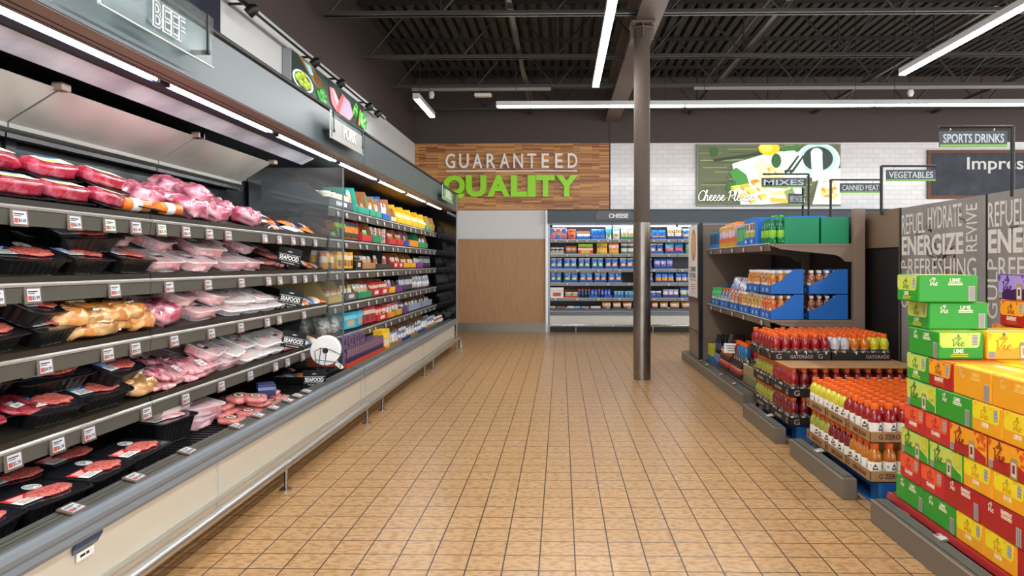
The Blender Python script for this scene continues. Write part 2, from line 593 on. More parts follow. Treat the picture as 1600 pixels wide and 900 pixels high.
# ---------------------------------------------------------------- roof steel
ROOF = mat('roof_steel', '47423f', 0.45)
ROOF2 = mat('roof_steel_dark', '2b2826', 0.5)
def joist(y, label):
    xa, xb, zb, zt = WX + 0.03, 11.8, 3.985, 4.70
    ch = MB()
    for s in (-1, 1):
        ch.box(xa + 0.1, xb, y + s * 0.012, y + s * 0.055, zb, zb + 0.008, ROOF)
        ch.box(xa + 0.1, xb, y + s * 0.012 - (0.006 if s < 0 else 0), y + s * 0.012 + (0.006 if s > 0 else 0), zb, zb + 0.05, ROOF)
    tc = MB()
    for s in (-1, 1):
        tc.box(xa, xb, y + s * 0.012, y + s * 0.06, zt + 0.042, zt + 0.05, ROOF2)
        tc.box(xa, xb, y + s * 0.012 - (0.006 if s < 0 else 0), y + s * 0.012 + (0.006 if s > 0 else 0), zt, zt + 0.05, ROOF2)
    wb_ = MB(); x = xa + 0.15; step = 0.62; k = 0
    while x < xb - step:
        a = (x, y, zb + 0.02) if k % 2 == 0 else (x, y, zt + 0.02)
        b = (x + step, y, zt + 0.02) if k % 2 == 0 else (x + step, y, zb + 0.02)
        wb_.cyl(a, b, 0.014, ROOF2, 6)
        if k % 2 == 1:
            wb_.cyl((x + step, y, zb + 0.02), (x + step, y, zt + 0.02), 0.011, ROOF2, 6)
        x += step; k += 1
    spawn('roof_joist', label, 'joist', [('bottom_chord', ch.mesh()), ('top_chord', tc.mesh()), ('web_lattice', wb_.mesh())], T())
for i, y in enumerate((12.45, 10.86, 9.3, 7.68, 6.08)):
    joist(y, 'dark steel open-web roof joist under the deck, %s from the back wall' % nth(i))
g = MB()
GIRD = mat('girder_paint', '6b5f58', 0.5)
gx, gw = 0.955, 0.135
gparts = []
for nm, (x0, x1, z0, z1) in (('bottom_flange', (gx - gw, gx + gw, 3.915, 3.935)), ('web_plate', (gx - 0.008, gx + 0.008, 3.935, 4.44)), ('top_flange', (gx - gw, gx + gw, 4.44, 4.46))):
    q = MB(); q.rbox(x0, x1, -3, WY, z0, z1, GIRD, 0.003); gparts.append((nm, q.mesh()))
spawn('steel_girder', 'long brown steel girder running overhead above the round column', 'girder', gparts, T())
# bridging bars and conduits along the roof
for i, (x, z, lab) in enumerate(((-0.55, 4.05, 'thin bridging bar across the joists over the aisle'), (2.4, 4.05, 'thin bridging bar across the joists east of the girder'),
                                 (4.7, 4.05, 'thin bridging bar across the joists over the drinks gondola'), (6.9, 4.05, 'thin bridging bar across the joists farther east, past the drinks gondola'))):
    q = MB(); q.box(x - 0.03, x + 0.03, 4, WY, z, z + 0.006, ROOF); q.box(x - 0.03, x - 0.024, 4, WY, z, z + 0.05, ROOF)
    spawn('bridging_bar', lab, 'bar', q.mesh(), T())
COND = mat('conduit', '8a827b', 0.4, 0.5)
q = MB(); q.tube([(-0.62, 3, 4.3), (-0.62, 9.5, 4.3), (-0.55, 12, 4.3), (-0.5, 13.1, 4.25)], 0.022, COND)
spawn('conduit_pipe', 'pale electrical conduit running under the roof deck over the aisle', 'pipe', q.mesh(), T())
q = MB(); q.tube([(2.55, 4, 4.5), (2.55, 13.1, 4.5)], 0.02, COND)
spawn('conduit_pipe', 'pale electrical conduit under the deck just east of the girder', 'pipe', q.mesh(), T())
# strut channels carrying the long lights
def strut(x0, x1, y, z, lab):
    q = MB(); q.box(x0, x1, y - 0.02, y + 0.02, z, z + 0.04, mat('strut', '9a938b', 0.4, 0.6))
    spawn('strut_channel', lab, 'channel', q.mesh(), T())
strut(2.05, 9, 10.86, 3.944, 'pale strut channel hung under a roof joist east of the column')
strut(-2.3, -0.15, 10.86, 3.944, 'short pale strut channel under a roof joist near the wood sign')
for i, x in enumerate((-2.0, 5.35)):
    q = MB(); q.lathe([(0.0, 0.10), (0.035, 0.1), (0.05, 0.05), (0.03, 0.0), (0, -0.01)], 12, mat('sensor_white', 'd8d8d4', 0.4), c=(x, 10.86, 3.83))
    q.cyl((x, 10.86, 3.92), (x, 10.86, 3.99), 0.012, BLACKM)
    spawn('ceiling_sensor', ('small pale dome sensor under a joist by the short strip light', 'small pale dome sensor under a joist above the vegetables sign')[i], 'sensor', q.mesh(), T())
q = MB(); q.rbox(-1.33, -1.07, 10.8, 10.92, 3.85, 3.9, mat('emergency_white', 'd9d5c8', 0.4), 0.01); q.box(-1.24, -1.23, 10.85, 10.87, 3.9, 3.99, BLACKM); q.box(-1.17, -1.16, 10.85, 10.87, 3.9, 3.99, BLACKM)
spawn('emergency_light', 'flat cream emergency light under a joist above the wood sign', 'light', q.mesh(), T())

# column
col_p = []
q = MB(); q.lathe([(0.088, 1.722), (0.088, 3.86)], 32, mat('column_paint', '574c46', 0.62, spec=0.2)); col_p.append(('shaft', q.mesh()))
CLAD = mat('column_steel', '98928a', 0.3, 0.9, var=('7f766c', 3.0, 0.38, 0.66), aniso=(3, 3, .7), bump=(2.0, 0.08))
q = MB(); q.lathe([(0.096, 0.0), (0.096, 1.722), (0.088, 1.724)], 32, CLAD); col_p.append(('steel_cladding', q.mesh()))
q = MB(); q.rbox(-0.13, 0.13, -0.13, 0.13, 3.89, 3.915, GIRD, 0.003); q.box(-0.006, 0.006, -0.13, 0.13, 3.74, 3.89, GIRD); q.box(-0.13, 0.13, -0.006, 0.006, 3.74, 3.89, GIRD)
q.lathe([(0.1, 3.85), (0.1, 3.865)], 24, GIRD)
for sx in (-1, 1):
    for sy in (-1, 1): q.cyl((0.1 * sx, 0.1 * sy, 3.87), (0.1 * sx, 0.1 * sy, 3.89), 0.014, GIRD, 6)
col_p.append(('cap_plate', q.mesh()))
spawn('support_column', 'round steel column in the aisle with polished lower cladding and brown upper shaft', 'column', col_p, T(0.896, 7.78, 0))

# ---------------------------------------------------------------- strip lights
LEDM = mat('led_diffuser', 'ffffff', 0.4, emit='ffffff', es=14.0)
LEDM.cycles.emission_sampling = 'NONE'
HOUS = mat('light_housing', 'c9c9c9', 0.35, 0.3)
def strip(axis, a0, a1, fix, z, lab, grp=None, hang=True, watts=None):
    L = a1 - a0; c = (a0 + a1) / 2
    R = T(c, fix, z) if axis == 'x' else T(fix, c, z, PI / 2)
    h = MB(); h.box(-L / 2, L / 2, -0.04, 0.04, 0.018, 0.075, HOUS)
    d = MB(); d.rbox(-L / 2 + 0.012, L / 2 - 0.012, -0.034, 0.034, 0.0, 0.02, LEDM, 0.008)
    parts = [('housing', h.mesh()), ('diffuser', d.mesh())]
    for s in (-1, 1):
        e = MB(); e.rbox(s * L / 2 - 0.006, s * L / 2 + 0.006, -0.04, 0.04, -0.002, 0.075, HOUS, 0.004); parts.append(('end_cap', e.mesh()))
        if hang:
            k = MB(); k.cyl((s * (L / 2 - 0.25), 0, 0.075), (s * (L / 2 - 0.25), 0, 4.75 - z), 0.004, BLACKM, 6); parts.append(('hanger', k.mesh()))
    o = spawn('strip_light', lab, 'light', parts, R, grp)
    for s in (-1, 1):       # a wrap-round diffuser throws light to both sides as well as down
        ld = bpy.data.lights.new('strip_lamp', 'AREA')
        ld.shape = 'RECTANGLE'; ld.size = L - 0.03; ld.size_y = 0.034
        ld.energy = 0.5 * (LAMP_W if watts is None else watts) * L
        ld.color = (1.0, 0.985, 0.95)
        lo = bpy.data.objects.new('strip_lamp', ld); COL.objects.link(lo); lo.parent = o
        lo.location = (0, s * 0.024, -0.006); lo.rotation_euler = (s * math.radians(48), 0, 0)
    return o
ys = [8.12, 5.68, 3.24, 0.8, -1.64]
for i in range(4):
    strip('y', ys[i + 1], ys[i], 0.405, 3.3, 'long strip light running down the aisle left of the girder'.replace('left', 'west') if i == 0 else 'strip light over the aisle, %s in line from its far end' % nth(i))
xs = [-0.83, 1.61, 4.05, 6.49, 8.93]
for i in range(4):
    strip('x', xs[i], xs[i + 1], 9.14, 3.3, 'strip light of the long row across the aisle, %s from the meat case side' % nth(i))
ys = [7.66, 5.22, 2.78, 0.34, -2.1]
for i in range(4):
    strip('y', ys[i + 1], ys[i], 3.685, 3.3, ('long strip light running away above the sports drinks pallets', 'strip light above the sports drinks, second in line from its far end', 'strip light above the sports drinks, third in line from its far end', 'strip light above the sports drinks, fourth in line from its far end')[i])
strip('y', 8.65, 9.76, -1.785, 3.3, 'short strip light hung alone near the wood sign corner')
for i, y in enumerate((3.0, 0.4)):
    strip('y', y - 1.1, y + 1.1, -0.85, 3.6, 'strip light over the aisle in front of the meat case, %s one' % nth(i))

# ---------------------------------------------------------------- wall signs
def lit(h, e=0.35):
    return mat('backlit_' + h, h, 0.4, emit=h, es=e)
class Art:
    """Flat printed picture in the XZ plane facing -Y: each shape a hair in front of the last."""
    def __init__(s, w, h, e=0.35): s.mb = MB(); s.k = 0; s.w = w; s.h = h; s.e = e; s.rnd = random.Random(5)
    def P(s, u, v):
        u, v = min(.998, max(.002, u)), min(.996, max(.004, v))
        return ((u - 0.5) * s.w, (0.5 - v) * s.h)
    def poly(s, pts, c):
        s.k += 1; y = -0.0003 * s.k
        q = [s.P(*p) for p in pts]
        s.mb.add([(a, y, b) for a, b in q], [tuple(range(len(q)))], lit(c, s.e)); return s
    def rect(s, u0, v0, u1, v1, c): return s.poly([(u0, v1), (u1, v1), (u1, v0), (u0, v0)], c)
    def ell(s, u, v, ru, rv, c, n=20, a0=0.0, wob=0.0):
        return s.poly([(u + ru * math.cos(a0 - 2 * PI * i / n) * (1 + wob * s.rnd.uniform(-1, 1)), v + rv * math.sin(a0 - 2 * PI * i / n) * (1 + wob * s.rnd.uniform(-1, 1))) for i in range(n)][::-1], c)
    def clump(s, u, v, ru, rv, n, size, cols):
        for _ in range(n):
            a = s.rnd.uniform(0, 2 * PI); d = math.sqrt(s.rnd.random())
            s.ell(u + ru * d * math.cos(a), v + rv * d * math.sin(a), size * s.rnd.uniform(.6, 1.3), size * s.rnd.uniform(.6, 1.3) * s.w / s.h * .7, s.rnd.choice(cols), 7, wob=.3)
        return s
# wood mosaic sign board
q = MB(); q.box(WX + 0.002, 0.905, WY - 0.03, WY, 2.277, 3.52, wood_m)
brd = q.mesh()
GRN = mat('lime_letter', '9fea1e', 0.4); LET = mat('white_letter', 'fafafa', 0.4)
spawn('wood_sign_board', 'large board of mixed brown wood strips on the back wall', 'sign', brd, T())
cx = (-2.149 + 0.311) / 2
def letters(name, word, x0, x1, z0, z1, mt, lab, bold, depth=0.05, gap=0.0):
    n = len(word); parts = []
    if gap:
        pitch = (x1 - x0) / (n - gap); lw = pitch * (1 - gap)
        xs_ = [(x0 + i * pitch, x0 + i * pitch + lw) for i in range(n)]
    else:
        wd = {'Q': 1.2, 'U': 1.12, 'A': 1.25, 'L': .9, 'I': .44, 'T': 1.02, 'Y': 1.2}
        tot = sum(wd[c] for c in word); xs_ = []; x = x0
        for c in word:
            ww = (x1 - x0) * wd[c] / tot; xs_.append((x + ww * .02, x + ww * .98)); x += ww
    for c, (a, b) in zip(word, xs_):
        h = z1 - z0; zc = (z0 + z1) / 2
        if c == 'Q': h *= 1.09; zc -= h * .04
        b_ = a + (b - a) * ({'E': .8, 'T': .94, 'R': .94}.get(c, 1.0) if gap else 1.0)
        parts.append(('letter', text_mesh(c, b_ - a, h, mt, depth, bold), T((a + b) / 2, 0, zc)))
    return spawn(name, lab, 'sign', parts, T(0, WY - 0.03 - depth / 2, 0))
letters('sign_lettering', 'GUARANTEED', -2.149, 0.311, 3.054, 3.324, LET, 'white capital letters spelling GUARANTEED on the wood board', 0.01, 0.04, gap=0.3)
letters('sign_lettering', 'QUALITY', -2.197, 0.323, 2.515, 2.916, GRN, 'big lime green letters spelling QUALITY on the wood board', 0.05, 0.07)
q = MB(); q.box(-2.137, 0.305, WY - 0.06, WY - 0.03, 2.99, 3.01, LET)
spawn('sign_bar', 'thin white bar between the two lines of letters on the wood board', 'sign', q.mesh(), T())

# cheese picture light box
bw, bh = 2.62, 1.11
A = Art(bw, bh, 0.55)
A.rect(0, 0, 1, 1, '585f42')
for i in range(110):
    v = A.rnd.random(); u = A.rnd.random() * .9
    A.rect(u, v, u + A.rnd.uniform(.05, .25), v + .012, A.rnd.choice(['8a9460', '3d4628', '9da66c', '444c30', '7a6e52']))
A.poly([(.24, .32), (.52, .12), (.68, .10), (.75, .95), (.45, 1.0), (.30, 1.0)], 'dff2ea')
A.poly([(.10, .24), (.52, .10), (.53, .14), (.12, .28)], '2c3a1c')
A.ell(.50, .06, .075, .12, 'f2c818'); A.ell(.48, .05, .045, .07, 'ffe45c')
A.poly([(.57, .05), (.7, .0), (.74, .03), (.6, .12)], '3f7a2a'); A.ell(.115, .12, .03, .08, '2f5a24'); A.ell(.55, .27, .035, .12, '2e5c2a'); A.poly([(.22, .45), (.27, .38), (.34, .5), (.36, .65), (.27, .68)], '3e8a34'); A.poly([(.2, .63), (.27, .6), (.25, .8), (.2, .75)], '2c6326')
A.poly([(.38, .33), (.44, .2), (.53, .36), (.50, .48), (.40, .47)], 'f6edc4')
for i in range(9): A.ell(.40 + .011 * i, .30 + .02 * (i % 4) + .03, .004, .008, '9c9a5a', 6)
A.poly([(.42, .48), (.5, .45), (.55, .58), (.48, .72), (.44, .66)], 'f4d98a'); A.poly([(.43, .46), (.49, .58), (.45, .62)], 'fdf6dc')
for (u, v, s, c) in ((.26, .72, .05, 'f7d24a'), (.33, .70, .055, 'f3b93a'), (.40, .62, .05, 'e8892c'), (.37, .78, .05, 'f6d768'), (.44, .72, .05, 'fff2b8'), (.31, .86, .055, 'f2b53a'), (.38, .92, .05, 'ffe79a'), (.45, .86, .05, 'f3c455'), (.51, .40, .04, 'f9d24e'), (.56, .45, .045, 'fbe6a0')):
    A.poly([(u - s * .6, v - s * .5), (u + s * .3, v - s), (u + s * .75, v - s * .2), (u - s * .1, v + s * .6)], c)
    A.poly([(u - s * .6, v - s * .5), (u - s * .1, v + s * .6), (u - s * .12, v + s * 1.5), (u - s * .6, v + s * .4)], 'd9902a')
    A.poly([(u - s * .1, v + s * .6), (u + s * .75, v - s * .2), (u + s * .72, v + s * .7), (u - s * .12, v + s * 1.5)], 'f8dc8c')
for i in range(4): A.poly([(.50, .52 + .12 * i), (.62, .54 + .12 * i), (.63, .62 + .12 * i), (.51, .60 + .12 * i)], ['f6d070', 'efae3c', 'fbe39a', 'f0b848'][i])
A.ell(.84, .27, .155, .30, 'cfe6e0', 28); A.ell(.84, .25, .13, .25, 'b2d2ce', 28); A.ell(.84, .24, .105, .2, '2c3a34', 28)
A.poly([(.79, .17), (.87, .13), (.875, .58), (.80, .62)], 'e8faf4'); A.ell(.83, .15, .042, .09, 'd2ebe4')
A.poly([(.66, .12), (.72, .14), (.76, .55), (.72, .98), (.66, 1.0)], 'd6efe4')
for s in (0, .035): A.poly([(.615 + s, .45), (.70 + s, .18), (.708 + s, .2), (.63 + s, .47)], '222a22'); A.ell(.616 + s, .45, .012, .03, '222a22')
A.poly([(.86, .45), (1.0, .40), (1.0, 1.0), (.80, 1.0)], 'e6f5ea')
A.clump(.92, .78, .055, .2, 46, .016, ['e9c36a', 'f6dfa0', 'c98f35', 'fff1cc', 'dba94a'])
A.poly([(.60, .78), (.66, .72), (.70, .95), (.63, .98)], '8a9a58')
pic = A.mb.mesh()
q = MB(); q.rbox(-bw / 2 - 0.02, bw / 2 + 0.02, 0.002, 0.06, -bh / 2 - 0.02, bh / 2 + 0.02, mat('sign_frame_grey', '8d8d83', 0.4, 0.3), 0.004)
WL = lit('ffffff', 0.9)
spawn('picture_sign', 'backlit picture of cheese, nuts and a white mortar reading Cheese Please', 'sign',
      [('frame', q.mesh()), ('printed_picture', pic, T(0, 0.0, 0)), ('lettering', script_text('Cheese Please', 1.02, 0.2, WL, 0.1, 0.002), T(-0.79, -0.056, -0.385)), ('letter_shadow', script_text('Cheese Please', 1.02, 0.2, lit('2c3a1c', .1), 0.17, 0.002), T(-0.782, -0.052, -0.392))],
      T((2.541 + 5.16) / 2, WY - 0.062, 2.916))

# chalkboard sign at the far right
CH = mat('chalkboard', '3b3f48', 0.7, var=('4a4e57', 4, 0.4, 0.7)); FRW = mat('frame_wood', '6d4630', 0.5)
q = MB(); q.box(0, 3.6, -0.02, 0, 0, 0.78, CH)
f = MB()
for a in ((-0.06, 3.66, -0.045, 0, -0.06, 0.0), (-0.06, 3.66, -0.045, 0, 0.78, 0.84), (-0.06, 0.0, -0.045, 0, 0, 0.78), (3.6, 3.66, -0.045, 0, 0, 0.78)): f.box(*a, FRW)
CHK = mat('chalk_white', 'e9e9e4', 0.7)
spawn('chalkboard_sign', 'dark chalkboard sign in a wood frame reading Impressive on the tiled wall', 'sign',
      [('board', q.mesh()), ('frame', f.mesh()), ('lettering', text_mesh('Impressive', 1.62, 0.3, CHK, 0.002, 0.012), T(1.48, -0.022, 0.56)), ('lettering', text_mesh('at', 0.23, 0.19, CHK, 0.002, 0.012), T(1.87, -0.022, 0.2))],
      T(6.84, WY - 0.005, 2.53))

# left wall light boxes and picture light track
A = Art(2.55, 0.33, 0.5)
A.rect(0, 0, 1, 1, '2f3a33')
for i in range(10): A.rect(A.rnd.random() * .8, A.rnd.random() * .9, A.rnd.random() * .2 + .8, 1, A.rnd.choice(['37453c', '2a332e', '3d4a3a']))
A.poly([(.06, .0), (.22, .0), (.34, .35), (.36, .62), (.25, .55)], '8a6a3a'); A.poly([(.2, .12), (.33, .2), (.36, .6), (.27, .52)], '6b4a24'); A.poly([(.12, .08), (.2, .06), (.24, .3), (.2, .34)], '9fd0d8')
A.ell(.12, .72, .115, .30, 'cfeaf0'); A.ell(.12, .72, .095, .25, '20382e')
for (u, v) in ((.08, .62), (.12, .52), (.15, .66), (.1, .8), (.15, .82), (.18, .72), (.055, .72)): A.ell(u, v, .033, .1, '9db52a'); A.ell(u - .006, v - .03, .014, .04, 'd6e65a')
A.clump(.34, .8, .06, .22, 42, .013, ['2f9a3a', '1f7a2a', '55c04a', '3aa83f'])
A.poly([(.42, .3), (.48, .25), (.58, .65), (.52, 1.0), (.45, .8)], 'e58a94'); A.poly([(.45, .3), (.49, .3), (.56, .65), (.53, .8)], 'f7c2c2')
A.poly([(.5, .95), (.6, .2), (.64, .22), (.56, 1.0)], 'c05a68'); A.poly([(.56, 1.0), (.63, .25), (.72, .3), (.78, .7), (.72, 1.0)], 'd69aa8'); A.poly([(.62, .7), (.66, .32), (.73, .45), (.75, .8), (.68, .95)], 'b9a4d4')
A.clump(.81, .45, .04, .25, 30, .012, ['2f9a3a', '1f7a2a', '7acb5a'])
A.poly([(.85, .95), (.88, .3), (.9, .3), (.875, .98)], 'd08a3a'); A.ell(.93, .65, .06, .33, '3aa040'); A.clump(.94, .7, .055, .28, 36, .014, ['45b84a', '88e07a', '1f7a2a', 'd9f5c9'])
GREYB = mat('lightbox_side', '9a9da0', 0.4, 0.2)
def lightbox(y0, y1, art, lab):
    L = y1 - y0
    q = MB(); q.rbox(-L / 2 - 0.01, L / 2 + 0.01, 0.002, 0.085, -0.175, 0.175, GREYB, 0.004)
    spawn('picture_sign', lab, 'sign', [('frame', q.mesh()), ('printed_picture', art)], T(WX + 0.09, (y0 + y1) / 2, 3.215) @ FACE_RIGHT)
lightbox(6.87, 9.43, A.mb.mesh(), 'backlit picture of olives, meat and herbs high above the meat case')
B = Art(2.55, 0.33, 0.5); B.rect(0, 0, 1, 1, '23252e'); B.poly([(.1, .3), (.5, .2), (.6, .8), (.2, .9)], '7d2f34'); B.ell(.25, .55, .1, .3, 'b85a55'); B.rect(.86, 0, 1, 1, '1c1e28')
lightbox(2.88, 5.43, B.mb.mesh(), 'backlit picture with a dark navy edge above the beef sign')
q = MB()
q.cyl((WX + 0.14, 0.5, 3.41), (WX + 0.14, 10.3, 3.41), 0.019, BLACKM, 10)
parts = [('rail', q.mesh())]
for y in (4.6, 5.75, 7.25, 8.1, 9.3, 9.75):
    k = MB()
    k.cyl((WX + 0.14, y, 3.41), (WX + 0.005, y, 3.41), 0.012, BLACKM, 8)
    k.cyl((WX + 0.14, y, 3.41), (WX + 0.2, y, 3.37), 0.01, BLACKM, 8)
    k.lathe([(0.02, -0.05), (0.045, -0.02), (0.045, 0.05), (0.0, 0.055)], 12, BLACKM, M=T(WX + 0.2, y, 3.36, 0, 0, math.radians(-130)))
    parts.append(('spot_head', k.mesh()))
q = MB(); q.box(WX + 0.16, WX + 0.168, 5.9, 10.3, 3.398, 3.422, mat('track_line', 'd8d8d8', 0.4)); parts.append(('trim_strip', q.mesh()))
spawn('picture_light_rail', 'black pipe rail with small spot heads along the left wall above the pictures'.replace('left ', ''), 'rail', parts, T())
# ================================================================ refrigerated cases along the left wall
CREAM = mat('cream_panel', 'cfc6b4', 0.3)
BUMP = mat('grey_bumper', '7b8288', 0.3)
BUMPD = mat('grey_bumper_groove', '6f767c', 0.35)
FASC = mat('slate_fascia', '4f5b61', 0.35)
SOFF = mat('brown_soffit', '8d7a70', 0.4)
LINER = mat('case_liner', '161618', 0.4)
BACKP = mat('case_back_steel', '4a4f52', 0.2, 0.9, var=('23292b', 2.5, 0.4, 0.65))
DELIB = mat('deli_back', '0c0c0e', 0.12)
LIP = mat('brown_lip', '2a241c', 0.4)
RAIL = mat('price_rail', '57564f', 0.35)
RAILD = mat('price_rail_groove', '3f3e39', 0.4)
SILV = mat('silver_bead', 'b9b9b4', 0.3, 0.5)
MIRR = mat('mirror_steel', 'e8e6da', 0.26, 0.5, var=('c4c6bc', 2.0, 0.3, 0.7), bump=(3, 0.05))
AIRP = mat('air_panel_steel', 'd3d7e2', 0.38, 0.45, var=('a2a6b2', 3, 0.35, 0.65))
DECKM = mat('ribbed_deck', '17181a', 0.35)
FX, SX = -1.57, -1.87

def shelf_parts(z0, y0, y1, k, meat):
    """The plate of one shelf and its front rail (sub-part)."""
    p = MB()
    xb = -2.5; zb = z0 + 0.02 + k * (SX - xb)
    p.prism([(SX, z0 - 0.006), (SX, z0 + 0.018), (xb, zb), (xb, zb - 0.02), (SX - 0.05, z0 - 0.02)], 'y', y0 + 0.004, y1 - 0.004, LIP if meat else DARKSHELF)
    if meat:
        p.box(SX - 0.006, SX + 0.004, y0 + 0.004, y1 - 0.004, z0 + 0.004, z0 + 0.03, LIP)
    for y in (y0 + 0.006, y1 - 0.012):      # end brackets
        p.prism([(SX - 0.05, z0 - 0.02), (xb, zb - 0.02), (xb, zb - 0.10), (xb + 0.15, zb - 0.08)], 'y', y, y + 0.006, LIP if meat else DARKSHELF)
    r = MB()
    a, b = y0 + 0.003, y1 - 0.003
    r.prism([(SX, z0 - 0.008), (SX + 0.012, z0 - 0.006), (SX + 0.014, z0 + 0.002), (SX + 0.006, z0 + 0.008), (SX - 0.004, z0 + 0.006)], 'y', a, b, SILV)
    r.prism([(SX - 0.004, z0 - 0.008), (SX + 0.008, z0 - 0.008), (SX + 0.002, z0 - 0.062), (SX - 0.008, z0 - 0.062)], 'y', a, b, RAIL)
    for dz in (0.022, 0.042):
        r.box(SX, SX + 0.0082 - dz * .1, a, b, z0 - dz - 0.002, z0 - dz, RAILD)
    return p.mesh(), r.mesh()

def refrigerated_case(name, label, y0, y1, joins, shelves, k, meat, seams):
    P = []
    q = MB()
    q.box(-2.72, -1.6, y0, y1, 0.10, 0.365, CREAM)
    q.box(-2.72, -1.72, y0 + .02, y1 - .02, 0.0, 0.10, BLACKM)
    for s in seams:
        q.box(-1.601, -1.596, s - 0.008, s + 0.008, 0.10, 0.36, PALE)
    q.box(-1.602, -1.594, y0, y1, 0.165, 0.19, mat('cream_strip', 'b9b4a8', 0.25))
    P.append(('base_cabinet', q.mesh()))
    q = MB()
    q.prism([(-1.6, 0.352), (-1.578, 0.356), (-1.57, 0.372), (-1.572, 0.39), (-1.58, 0.396), (-1.57, 0.402), (-1.566, 0.42), (-1.572, 0.436), (-1.588, 0.442), (-1.612, 0.438), (-1.612, 0.352)], 'y', y0, y1, BUMP)
    q.box(-1.584, -1.5745, y0, y1, 0.392, 0.4, BUMPD)
    P.append(('bumper', q.mesh()))
    q = MB()
    q.prism([(-1.612, 0.436), (-1.618, 0.424), (-1.695, 0.438), (-1.70, 0.37), (-1.62, 0.37)], 'y', y0, y1, BLACK)
    q.prism([(-1.624, 0.426), (-1.626, 0.429), (-1.688, 0.441), (-1.688, 0.437)], 'y', y0, y1, RAIL)
    for t in (0.3, 0.6):
        x = -1.626 - .062 * t; z = .429 + .012 * t
        q.box(x - .003, x, y0, y1, z - .001, z + .0015, RAILD)
    P.append(('deck_price_rail', q.mesh()))
    q = MB()
    q.box(-2.52, -1.695, y0, y1, 0.37, 0.40, DECKM)
    y = y0 + .05
    while y < min(y1, y0 + 5.2):
        q.box(-2.5, -1.72, y, y + 0.012, 0.4, 0.405, DECKM); y += 0.05
    P.append(('deck', q.mesh()))
    q = MB()
    q.box(-2.54, -2.52, y0, y1, 0.37, 2.13, BACKP if meat else DELIB)
    for j in joins[1:-1]:
        q.box(-2.52, -2.508, j - 0.03, j + 0.03, 0.4, 2.05, BLACKM)
    if meat:      # slotted columns of the back wall
        yy = y0 + .1
        while yy < y1:
            for c in range(5):
                for s in range(2 if yy + c * .24 < y1 - .1 else 0):
                    zz = 1.62 + (c % 3) * .1
                    q.box(-2.522, -2.5185, yy + c * .24 + s * .02, yy + c * .24 + .006 + s * .02, zz, zz + .045, BLACK)
            yy += 1.22
    P.append(('back_panel', q.mesh()))
    q = MB()
    q.box(-2.73, -1.6, y0, y1, 2.14, 2.3, LINER)
    q.box(-2.54, -1.72, y0, y1, 2.11, 2.14, LINER)
    P.append(('canopy_top', q.mesh()))
    q = MB(); q.rbox(FX - 0.02, FX, y0, y1, 2.058, 2.305, FASC, 0.003)
    P.append(('fascia', q.mesh()))
    q = MB(); q.box(-1.70, FX - 0.004, y0, y1, 2.056, 2.066, SOFF); q.box(-1.705, -1.697, y0, y1, 2.056, 2.11, SOFF)
    q.box(-1.652, -1.647, y0, y1, 2.054, 2.057, BLACK); q.box(-1.685, -1.68, y0, y1, 2.054, 2.057, BLACK)
    P.append(('soffit', q.mesh()))
    q = MB(); q.cyl((FX - 0.008, y0, 2.322), (FX - 0.008, y1, 2.322), 0.017, BLACKM, 10)
    P.append(('top_rail', q.mesh()))
    if meat:
        q = MB(); q.prism([(-1.96, 2.107), (-1.965, 2.111), (-2.065, 2.062), (-2.06, 2.057)], 'y', y0, y1 - 0.03, AIRP)
        
        P.append(('air_panel', q.mesh()))
    for j0, j1 in zip(joins, joins[1:]):
        for z in shelves:
            a, b = shelf_parts(z, j0, j1, k, meat)
            P.append(('shelf', a, None, [('price_rail', b)]))
    return spawn(name, label, 'refrigerated case', P, T())
MZ = {1: 1.465, 2: 1.196, 3: 0.936, 4: 0.637}
DZ = {1: 1.725, 2: 1.465, 3: 1.198, 4: 0.92, 5: 0.652}
refrigerated_case('meat_case', 'long open refrigerated meat case with sloping shelves beside the aisle', 0.6, 5.6, [0.75, 1.96, 3.17, 4.38, 5.58], list(MZ.values()), 0.3, True, [3.25])
refrigerated_case('deli_case', 'black-lined refrigerated case of cartons and packs beyond the glass divider', 5.62, 10.6, [5.64, 6.86, 8.08, 9.3, 10.55], list(DZ.values()), 0.05, False, [5.72, 8.15])

# mirrored top panels of the meat case
for i, (a, b) in enumerate(((0.75, 1.93), (1.95, 3.05), (3.06, 4.21), (4.22, 5.32))):
    q = MB(); q.prism([(-2.2, 2.034), (-2.204, 2.04), (-2.454, 1.886), (-2.45, 1.88)], 'y', a, b - 0.006, MIRR)
    r = MB(); r.prism([(-2.43, 1.872), (-2.43, 1.892), (-2.495, 1.872), (-2.495, 1.85)], 'y', a, b, mat('ledge_grey', '84847c', .4)); r.box(-2.495, -2.44, a, b, 1.83, 1.85, BLACK)
    c = MB()
    for y in ((a, b) if i == 3 else (b,)): c.rbox(-2.215, -2.165, y - 0.03, y + 0.03, 2.028, 2.062, SOFF, 0.003, )
    spawn('mirror_panel', 'tilted mirror panel above the top meat shelf, %s from the glass divider' % nth(3 - i), 'panel',
          [('mirror', q.mesh()), ('ledge', r.mesh()), ('clip', c.mesh())], T(), 'mirror panels over the meat')

